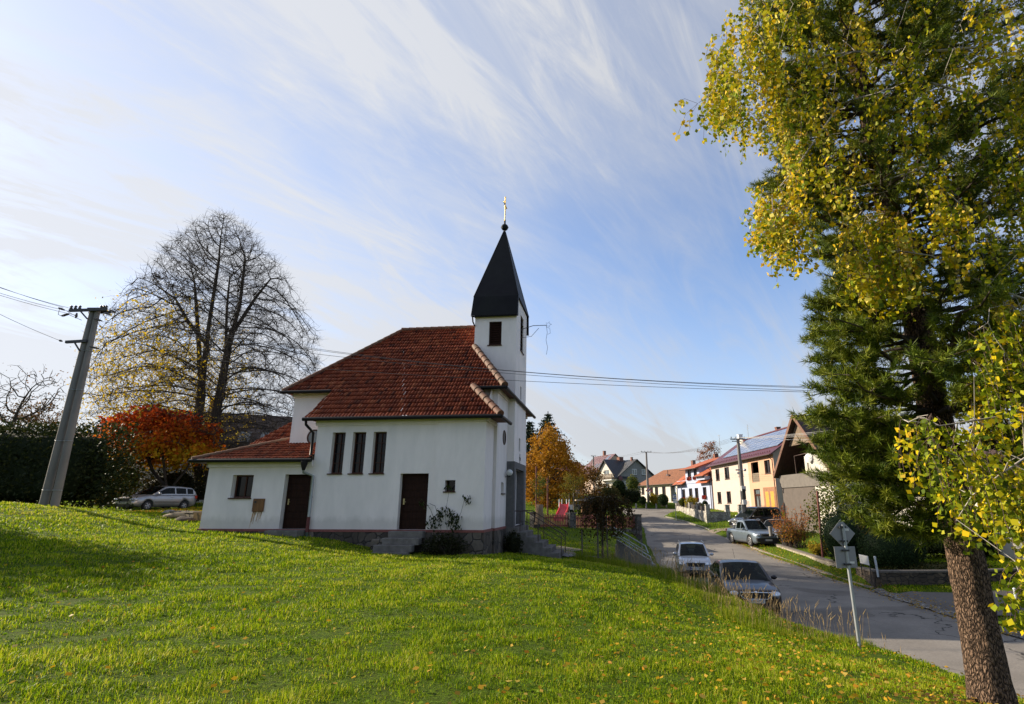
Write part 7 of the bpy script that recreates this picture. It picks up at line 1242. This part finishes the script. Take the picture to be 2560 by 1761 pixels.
for off in (Vector((.02, .1, .16)), Vector((.05, 1.4, .5))): m = MB(); m.tube([T0+off+Vector((-.25, .0, .02)), T0+off, T1+off, T1+off+Vector((.1, -.1, -.3))], .03, 7); m.tube([T0+off+Vector((0, 0, -.22)), T1+off+Vector((0, 0, -.22))], .022, 6); [m.tube([T0.lerp(T1, u)+off, T0.lerp(T1, u)+off+Vector((0, 0, -.7))], .02, 6) for u in (.1, .5, .9)]; m.build('handrail', zinc, t)
# garden wall of white stone with piers
pale_stone = M('pale_block_wall', (.42, .39, .34), .9, .12, 5, .8, kind='stones', ks=2.8, stretch=(1, 1, 1.55), stain_col=(.15, .13, .11), col2=(.56, .53, .47))
Wa, Wb, Wc = at(1687, 1290, 83.)[:2], at(1762, 1308, 59.)[:2], at(1811, 1304, 57.5)[:2]; Wa[0] = 17.2; Wb[0] = 16.3
Wa, Wb, Wc = np.array([17.6, 80.]), np.array([16.0, 58.8]), np.array([18.0, 58.3])
t = thing('stone_wall', 'pale stone garden wall with square piers along the verge', 'wall', (Wb[0], Wb[1], 0)); b_ = np.array(t.location)
ztop = lambda y: np.interp(y, [58.8, 80], [at(1762, 1279, 58.8)[2], at(1688, 1265, 80)[2]])
m = MB(); d_ = (Wa-Wb)
for i in range(10):
    u0, u1 = i/10, (i+1)/10; p = Wb+d_*u0-b_[:2]; q = Wb+d_*u1-b_[:2]; z1 = ztop((Wb+d_*(u0+u1)/2)[1]); m.add([(p[0], p[1], -2.5), (q[0], q[1], -2.5), (q[0], q[1], z1), (p[0], p[1], z1), (p[0]+.3, p[1], -2.5), (q[0]+.3, q[1], -2.5), (q[0]+.3, q[1], z1), (p[0]+.3, p[1], z1)], [(0, 1, 2, 3), (7, 6, 5, 4), (3, 2, 6, 7), (0, 3, 7, 4), (1, 5, 6, 2)])
z0_ = ztop(58.8); m.box(.3, 2.2, -.02, .28, -2.5, z0_-.02); m.build('masonry', pale_stone, t)
m = MB()
for u in (0, .24, .48, .72, 1): p = Wb+d_*u-b_[:2]; zz = ztop((Wb+d_*u)[1]); m.box(p[0]-.06, p[0]+.36, p[1]-.22, p[1]+.22, zz-1.5, zz+.62); m.box(p[0]-.1, p[0]+.4, p[1]-.26, p[1]+.26, zz+.62, zz+.7)
for x_ in (2.0, 3.4): m.box(x_, x_+.45, -.1, .35, -2.5, z0_+.6); m.box(x_-.04, x_+.49, -.14, .39, z0_+.6, z0_+.68)
m.build('pier', pale_stone, t); m = MB()
for i in range(90):
    u = i/90; p = Wb+d_*u-b_[:2]; zz = ztop((Wb+d_*u)[1]); m.box(p[0]+.12, p[0]+.15, p[1], p[1]+.15, zz+.04, zz+.5)
m.build('fence_panel', M('dark_panel', (.03, .022, .018), .8), t)
t = thing('garden_wall', 'grey low wall with thin posts below the cottage hedge', 'wall', (13.0, 89.5, 0)); zz = at(1640, 1279, 89.5)[2]; m = MB(); m.box(0, 10.5, -.15, .15, -1.5, zz+.25); m.build('masonry', concrete, t); m = MB()
for i in range(7): m.box(.2+i*1.6, .42+i*1.6, -.1, .12, zz+.2, zz+1.2)
m.build('post', concrete, t)
# low rubble wall and kerb on the right
rubble = M('rubble_wall', (.085, .062, .042), .9, .2, 6, 1, kind='stones', ks=3.8, stretch=(1, 1, 1.55), stain_col=(.025, .022, .018), col2=(.15, .11, .07))
def low_wall(label, pts, hgt, th=.35, mat=None, cap=True):
    t = thing('stone_wall', label, 'wall', (pts[0][0], pts[0][1], 0)); b_ = np.array([pts[0][0], pts[0][1], 0]); m = MB(); c = MB()
    for p, q in zip(pts[:-1], pts[1:]):
        p = np.array(p, float)-b_; q = np.array(q, float)-b_; d = (q-p)[:2]; d = d/np.hypot(*d); nn = np.array([-d[1], d[0], 0])*th/2
        for mb, z0, z1, k in ((m, -1.2, 0, 1), (c, 0.001, .07, 1.15)):
            mb.add([p+nn*k+[0, 0, z0], q+nn*k+[0, 0, z0], q-nn*k+[0, 0, z0], p-nn*k+[0, 0, z0], p+nn*k+[0, 0, z1], q+nn*k+[0, 0, z1], q-nn*k+[0, 0, z1], p-nn*k+[0, 0, z1]], [(0, 3, 2, 1), (4, 5, 6, 7), (0, 1, 5, 4), (1, 2, 6, 5), (2, 3, 7, 6), (3, 0, 4, 7)])
    m.build('masonry', mat or rubble, t); c.build('coping', M('coping_stone', (.13, .11, .09), .9, .3, 5, .5, 20), t); return t
low_wall('low rubble stone wall in front of the big clipped ball', [at(2149, 1421, 26.8), at(2194, 1431, 24.3), at(2392, 1430, 24.0), at(2620, 1424, 23.8)], .5)
low_wall('low stone edging below the garden shrubs by the rusty post', [at(1941, 1362, 40.5), at(2026, 1389, 33.6), at(2060, 1400, 30.9), at(2110, 1412, 28.6)], .3, .25, M('kerb_stone', (.30, .26, .20), .9, .25, 5, .5, 20))
kerb_m = M('kerb_concrete', (.22, .20, .17), .9, .2, 5, .5, 30)
def kerb(pts, w=.16, h=.12):
    V = []; k = len(pts)
    m = MB()
    for p, q in zip(pts[:-1], pts[1:]):
        p = np.array(p, float); q = np.array(q, float); d = (q-p)/np.hypot(*(q-p)); n_ = np.array([-d[1], d[0]])*w/2
        for (a, b) in [(p+(q-p)*i/6, p+(q-p)*(i+.96)/6) for i in range(6)]:
            za = road_edges(a[1])[2]+h; zb_ = road_edges(b[1])[2]+h; m.add([(*(a+n_), za-.4), (*(b+n_), zb_-.4), (*(b-n_), zb_-.4), (*(a-n_), za-.4), (*(a+n_), za), (*(b+n_), zb_), (*(b-n_), zb_), (*(a-n_), za)], [(4, 5, 6, 7), (0, 1, 5, 4), (1, 2, 6, 5), (2, 3, 7, 6), (3, 0, 4, 7)])
    o = m.build('kerb', kerb_m); tag(o, kind='structure')
er = lambda y: (float(road_edges(y)[1])+.1, y)
kerb([er(y) for y in (24.5, 27, 30, 33, 36, 39, 42)]); kerb([er(y) for y in (53.5, 56, 59, 62, 66, 69.5)]); kerb([er(69.5), (14.6, 71.5), (17.4, 77)])
strip('gutter_cobbles', [er(y) for y in (4, 8, 10, 12, 15, 18, 21, 24.2)], -.02, .28, cobble, .09, 40, 5)
strip('driveway', [(12.9, 20.6), (14.5, 20.6), (17, 20.4), (22, 20.2)], -2.3, 2.0, M('old_asphalt', (.115, .10, .09), .92, .25, 9, .5, 80, stain=.6, stain_col=(.06, .055, .045)), .05, 20, 8)
strip('driveway', [(14.2, 52.3), (16, 52), (19, 52)], -1.0, 1.0, gravel, .05, 10, 5); strip('driveway', [(13.6, 47.5), (15.5, 47.3), (20, 47.2)], -.6, .6, M('pale_slabs', (.30, .26, .21), .9, .2, 6), .05, 10, 5)
strip('footpath', [c2w(2.4, 4.8, 0)[:2], (0.6, 26.3), (1.8, 27.2), (2.9, 27.6)], -.35, .25, cobble, .05, 24, 6); strip('footpath', [c2w(2.5, 5.4, 0)[:2], (.3, 29), (1.0, 31.0)], -.7, .7, gravel, .045, 14, 5)
# bins and gate post beside the pickup
t = thing('rubbish_bin', 'black wheeled rubbish bin behind the bonnet of the pickup', 'bin', (16.1, 39.3, -1.25)); m = MB(); m.add([(-.26, -.28, 0), (.26, -.28, 0), (.26, .28, 0), (-.26, .28, 0), (-.32, -.36, .95), (.32, -.36, .95), (.32, .36, .95), (-.32, .36, .95)], [(0, 3, 2, 1), (0, 1, 5, 4), (1, 2, 6, 5), (2, 3, 7, 6), (3, 0, 4, 7)]); m.build('bin_body', black_plastic, t, .03, 2); m = MB(); m.add([(-.34, -.38, .95), (.34, -.38, .95), (.34, .40, .98), (-.34, .40, .98), (-.3, -.34, 1.05), (.3, -.34, 1.05), (.3, .36, 1.08), (-.3, .36, 1.08)], [(0, 3, 2, 1), (4, 5, 6, 7), (0, 1, 5, 4), (1, 2, 6, 5), (2, 3, 7, 6), (3, 0, 4, 7)]); m.build('lid', black_plastic, t); m = MB(); [m.tube([(sx_, .3, .1), (sx_+.06, .3, .1)], .1, 12) for sx_ in (-.3, .24)]; m.build('wheel', rubber, t)
post('short concrete gate post with a cap by the grey car', at(1927, 1333, 39.5), at(1925, 1318, 39.5), .12, concrete, 'gate_post', 'post')
# stones at the left of the annex
sand = M('sandstone', (.26, .20, .12), .9, .3, 4, .6, 18); 
low_wall('short rough sandstone wall beside the left annex corner', [at(440, 1281, 26.5), at(500, 1283, 25.)], .5, .5, M('sandstone_wall', (.20, .155, .085), .9, .25, 5, .8, kind='stones', ks=1.5, stain_col=(.05, .045, .03), col2=(.30, .23, .13)), True)
def rock(label, c, r, seed, mat): rg = np.random.default_rng(seed); m = MB(); m.ball((0, 0, 0), 1, 9); lf = rg.normal(size=(6, 3)); V = np.array(m.v); V = V*(1+.16*sum(np.sin(V@lf[k]*2.5+k) for k in range(6))/2.4)[:, None]*np.array(r); m.v = [tuple(q) for q in V]; o = m.build('stone', mat); o.location = c; tag(o, label, 'stone', None); return o
rock('long flat sandstone block lying by the annex corner', at(448, 1290, 25.5), (.75, .4, .16), 1, sand); rock('grey boulder in front of the silver estate rear wheel', at(425, 1284, 27.5), (.35, .3, .16), 2, concrete); rock('dark stone under the flat sandstone block', at(462, 1302, 24.8), (.5, .35, .17), 3, bark_dark)
# ------------------------------------------------------------------ grass, fallen leaves
def vnoise(x, y, sc_, seed):
    rg = np.random.default_rng(seed); o = np.zeros_like(x)
    for k in range(10): a = rg.uniform(0, 6.28); f = sc_*rg.uniform(.5, 1.8); o += np.sin((x*math.cos(a)+y*math.sin(a))*f+rg.uniform(0, 6.28))
    return o/10**.5
def clear_of(x, y):
    """not inside the church, the steps, the road or the paths"""
    dx, dy = x-C0[0], y-C0[1]; s = dx*math.cos(YAW)-dy*math.sin(YAW); d = dx*math.sin(YAW)+dy*math.cos(YAW)
    inch = ((s > -11.4) & (s < .2) & (d > -.02) & (d < 10)) | ((s > -3.7) & (s < -2.3) & (d > -1.35) & (d < 0)) | ((s > -8.2) & (s < -6.9) & (d > -.6) & (d < 0)) | ((s > 0) & (s < 2.6) & (d > 3.6) & (d < 6))
    l, r, _ = road_edges(y); wig = .10*vnoise(x, y, 3, 77); return ~inch & ~((x > l-.05+wig) & (x < r+.05+wig*.6)) & ~((np.abs(y-20.7+.04*(x-12)) < 2.2) & (x > 12.5) & (x < 23))
def blades(name, x, y, h, w, mat, seed, lean=.5, kind=True, tone=None, z=None):
    rg = np.random.default_rng(seed); n = len(x); z = ground(x, y)-.01 if z is None else z; a = rg.uniform(0, 2*math.pi, n); l = h*lean*np.abs(rg.normal(size=n))*.9; dx, dy = np.cos(a)*l, np.sin(a)*l; b = rg.uniform(0, 2*math.pi, n); wx, wy = np.cos(b)*w/2, np.sin(b)*w/2
    B = np.stack([x, y, z], 1); Wv = np.stack([wx, wy, np.zeros(n)], 1); Mid = B+np.stack([dx*.35, dy*.35, h*.6], 1); Tp = B+np.stack([dx, dy, np.maximum(h-.35*l, .3*h)], 1)
    V = np.stack([B-Wv, B+Wv, Mid+Wv*.8, Mid-Wv*.8, Tp], 1).reshape(-1, 3); i = np.arange(n)[:, None]*5; t = rg.uniform(0, 1, n) if tone is None else np.clip(tone, 0, 1)
    o = np_mesh(name, V, [i+np.array([0, 1, 2, 3]), i+np.array([3, 2, 4])], mat, rnd=np.concatenate([t, t])); return tag(o, kind='stuff') if kind else o
rng = np.random.default_rng(99); Ng = 650000
u = rng.uniform(size=Ng); p_ = .45; d = (3.0**p_+(u*(34.0**p_-3.0**p_)))**(1/p_); az = np.radians(rng.uniform(-60, 46, Ng)); x = d*np.sin(az); y = d*np.cos(az)
cl_ = vnoise(x, y, 4.5, 1); keep = clear_of(x, y) & (y > 2.4) & (rng.uniform(size=Ng) < .93+.15*np.tanh(cl_)+.15*np.tanh(vnoise(x, y, 10, 14))); x, y, d, cl_ = x[keep], y[keep], d[keep], cl_[keep]
l_, r_, _ = road_edges(y); edge = np.clip(1-(l_-x)/1.6, 0, 1)*(x < l_)*(y > 8)
h = (.035+.045*rng.uniform(size=len(x))**1.5)*(1+.35*np.tanh(cl_)+.4*np.tanh(vnoise(x, y, 10, 14))+.25*np.tanh(vnoise(x, y, 1.2, 4)))*np.clip(.85+d*.016, .8, 1.3)+edge*.10*rng.uniform(size=len(x))
w = .0062*np.clip(d/6.5, .8, 4.2)*rng.uniform(.7, 1.3, len(x))
tone = .44+.12*vnoise(x, y, .5, 2)+.12*cl_+.30*rng.normal(size=len(x))
grassm = leafmat('lawn_blade', [(.05, .10, .002), (.10, .18, .003), (.17, .27, .003), (.24, .34, .004), (.31, .38, .006), (.40, .42, .012), (.48, .44, .07)], .42, .5, .12)
blades('lawn_grass', x, y, h, w, grassm, 1, .75, tone=tone)
# broad weeds in the foreground
n = 15000; d = 3.8+rng.uniform(size=n)**1.6*9; az = np.radians(rng.uniform(-47, 40, n)); x, y = d*np.sin(az), d*np.cos(az); k = (vnoise(x, y, 2.2, 8) > .35) & clear_of(x, y); x, y = x[k], y[k]
C = np.stack([x, y, ground(x, y)+rng.uniform(.012, .055, len(x))], 1); V, Fq = leaf_geo(rng, C, .042, .65, -.1, .5); V = V.reshape(-1, 4, 3); V[:, :, 2] = C[:, None, 2]+(V[:, :, 2]-C[:, None, 2])*.45
tag(np_mesh('clover_and_weeds', V.reshape(-1, 3), [Fq], leafmat('weed_leaf', [(.05, .11, .005), (.09, .17, .006), (.13, .23, .008), (.20, .29, .014)], .35, .6, .08), rnd=rng.uniform(size=len(C))), kind='stuff')
# verge, playground and far grass
n = 130000; u = rng.uniform(size=n); d = (14**.6+u*(95**.6-14**.6))**(1/.6); az = np.radians(rng.uniform(-42, 42, n)); x, y = d*np.sin(az), d*np.cos(az); l, r, _ = road_edges(y); k = clear_of(x, y) & ((x > r) | (d > 26)) & ((y > 27) | (x > r)) ; x, y, d = x[k], y[k], d[k]
blades('verge_grass', x, y, rng.uniform(.05, .13, len(x))*np.clip(d/26, .8, 2), .012*np.clip(d/20, .8, 4), grassm, 3, .7, tone=.36+.15*vnoise(x, y, .4, 9)+.2*rng.normal(size=len(x)))
# tall dry grass along the bank above the road
ln = np.array([(1.2, 26), (2.6, 22), (3.4, 19), (4.0, 16), (4.1, 14), (4.5, 12.9), (5.1, 12.2), (6.0, 11.6)]); sg = np.r_[0, np.cumsum(np.hypot(*np.diff(ln, axis=0).T))]
def along(n, off0, off1, seed, bias=1.0):
    rg = np.random.default_rng(seed); s_ = sg[-1]*rg.uniform(size=n)**bias; x = np.interp(s_, sg, ln[:, 0]); y = np.interp(s_, sg, ln[:, 1]); o = rg.uniform(off0, off1, n); return x+o*.85, y+o*.5, s_/sg[-1], rg
x, y, s_, rg = along(26000, -.35, 2.0, 5); k = clear_of(x, y); x, y, s_ = x[k], y[k], s_[k]; clump = np.clip(.6+.5*vnoise(x, y, 2.5, 15), .2, 1.4)
tallm = leafmat('tall_grass_blade', [(.07, .13, .004), (.12, .19, .005), (.19, .25, .007), (.27, .30, .012), (.36, .34, .03), (.44, .36, .08)], .45, .5)
blades('tall_grass', x, y, (.15+.24*rg.uniform(size=len(x)))*clump*(1.1-.45*s_), np.full(len(x), .008), tallm, 6, .6, tone=.38+.25*rg.normal(size=len(x)))
x, y, s_, rg = along(480, -.25, 1.7, 7, .8); k = clear_of(x, y); x, y, s_ = x[k], y[k], s_[k]; z = ground(x, y); hh = rg.uniform(.3, .75, len(x))*(1.1-.25*s_); lean = rg.normal(size=(len(x), 2))*.12
P0 = np.stack([x, y, z], 1); P1 = P0+np.c_[lean*hh[:, None], hh]; Hd = P1+np.c_[lean*.35+rg.normal(size=(len(x), 2))*.02, np.full(len(x), .11)]
V1, F1 = segs_geo(P0, P1, np.full(len(x), .0034), np.full(len(x), .002), 4); V2, F2 = segs_geo(P1, Hd, np.full(len(x), .009), np.full(len(x), .003), 5)
tag(np_mesh('dry_grass_stalks', np.concatenate([V1, V2]), [F1, F2+len(V1)], M('dry_stalk', (.36, .26, .13), .9, .25, 9, transl=.25)), kind='stuff')
# fallen leaves
def litter(name, x, y, size, cols, seed, lift=.02, flat=.5):
    rg = np.random.default_rng(seed); C = np.stack([x, y, ground(x, y)+lift+rg.uniform(0, .02, len(x))], 1); V, Fq = leaf_geo(rg, C, size, .8, 0, .3); V = V.reshape(-1, 4, 3); V[:, :, 2] = C[:, None, 2]+(V[:, :, 2]-C[:, None, 2])*flat; return tag(np_mesh(name, V.reshape(-1, 3), [Fq], leafmat(name, cols, .3), rnd=rg.uniform(size=len(x))), kind='stuff')
ylw = [(.42, .24, .012), (.46, .29, .018), (.38, .17, .012), (.44, .33, .07), (.30, .18, .02)]
n = 4800; d = 3.3+rng.uniform(size=n)**1.3*13; az = np.radians(rng.uniform(-44, 38, n)); x, y = d*np.sin(az), d*np.cos(az); k = clear_of(x, y) & (rng.uniform(size=n) < np.clip(.10+.9*np.clip((np.degrees(az)+18)/45, 0, 1)**1.3, 0, 1)) & (y < 17); litter('fallen_leaves', x[k], y[k], .066, ylw, 21, .055)
x = 5.0+rng.normal(size=900)*.75; y = 6.4+rng.normal(size=900)*.6; k = clear_of(x, y); litter('leaf_litter_under_pine', x[k], y[k], .055, [(.30, .18, .02), (.16, .08, .02), (.36, .22, .02), (.11, .06, .025)], 22, .03)
x = rng.uniform(-24, -13, 5200); y = rng.uniform(29, 40, 5200); litter('leaf_litter_under_lime', x, y, .16, [(.50, .28, .02), (.42, .2, .02), (.58, .36, .03), (.25, .13, .02)], 23, .03)
y = rng.uniform(16, 45, 1500); l, r, z_ = road_edges(y); x = r+rng.normal(size=1500)*.28-.1; litter('kerb_leaves', x, y, .08, [(.40, .24, .03), (.25, .14, .03), (.5, .33, .04)], 24, .13)
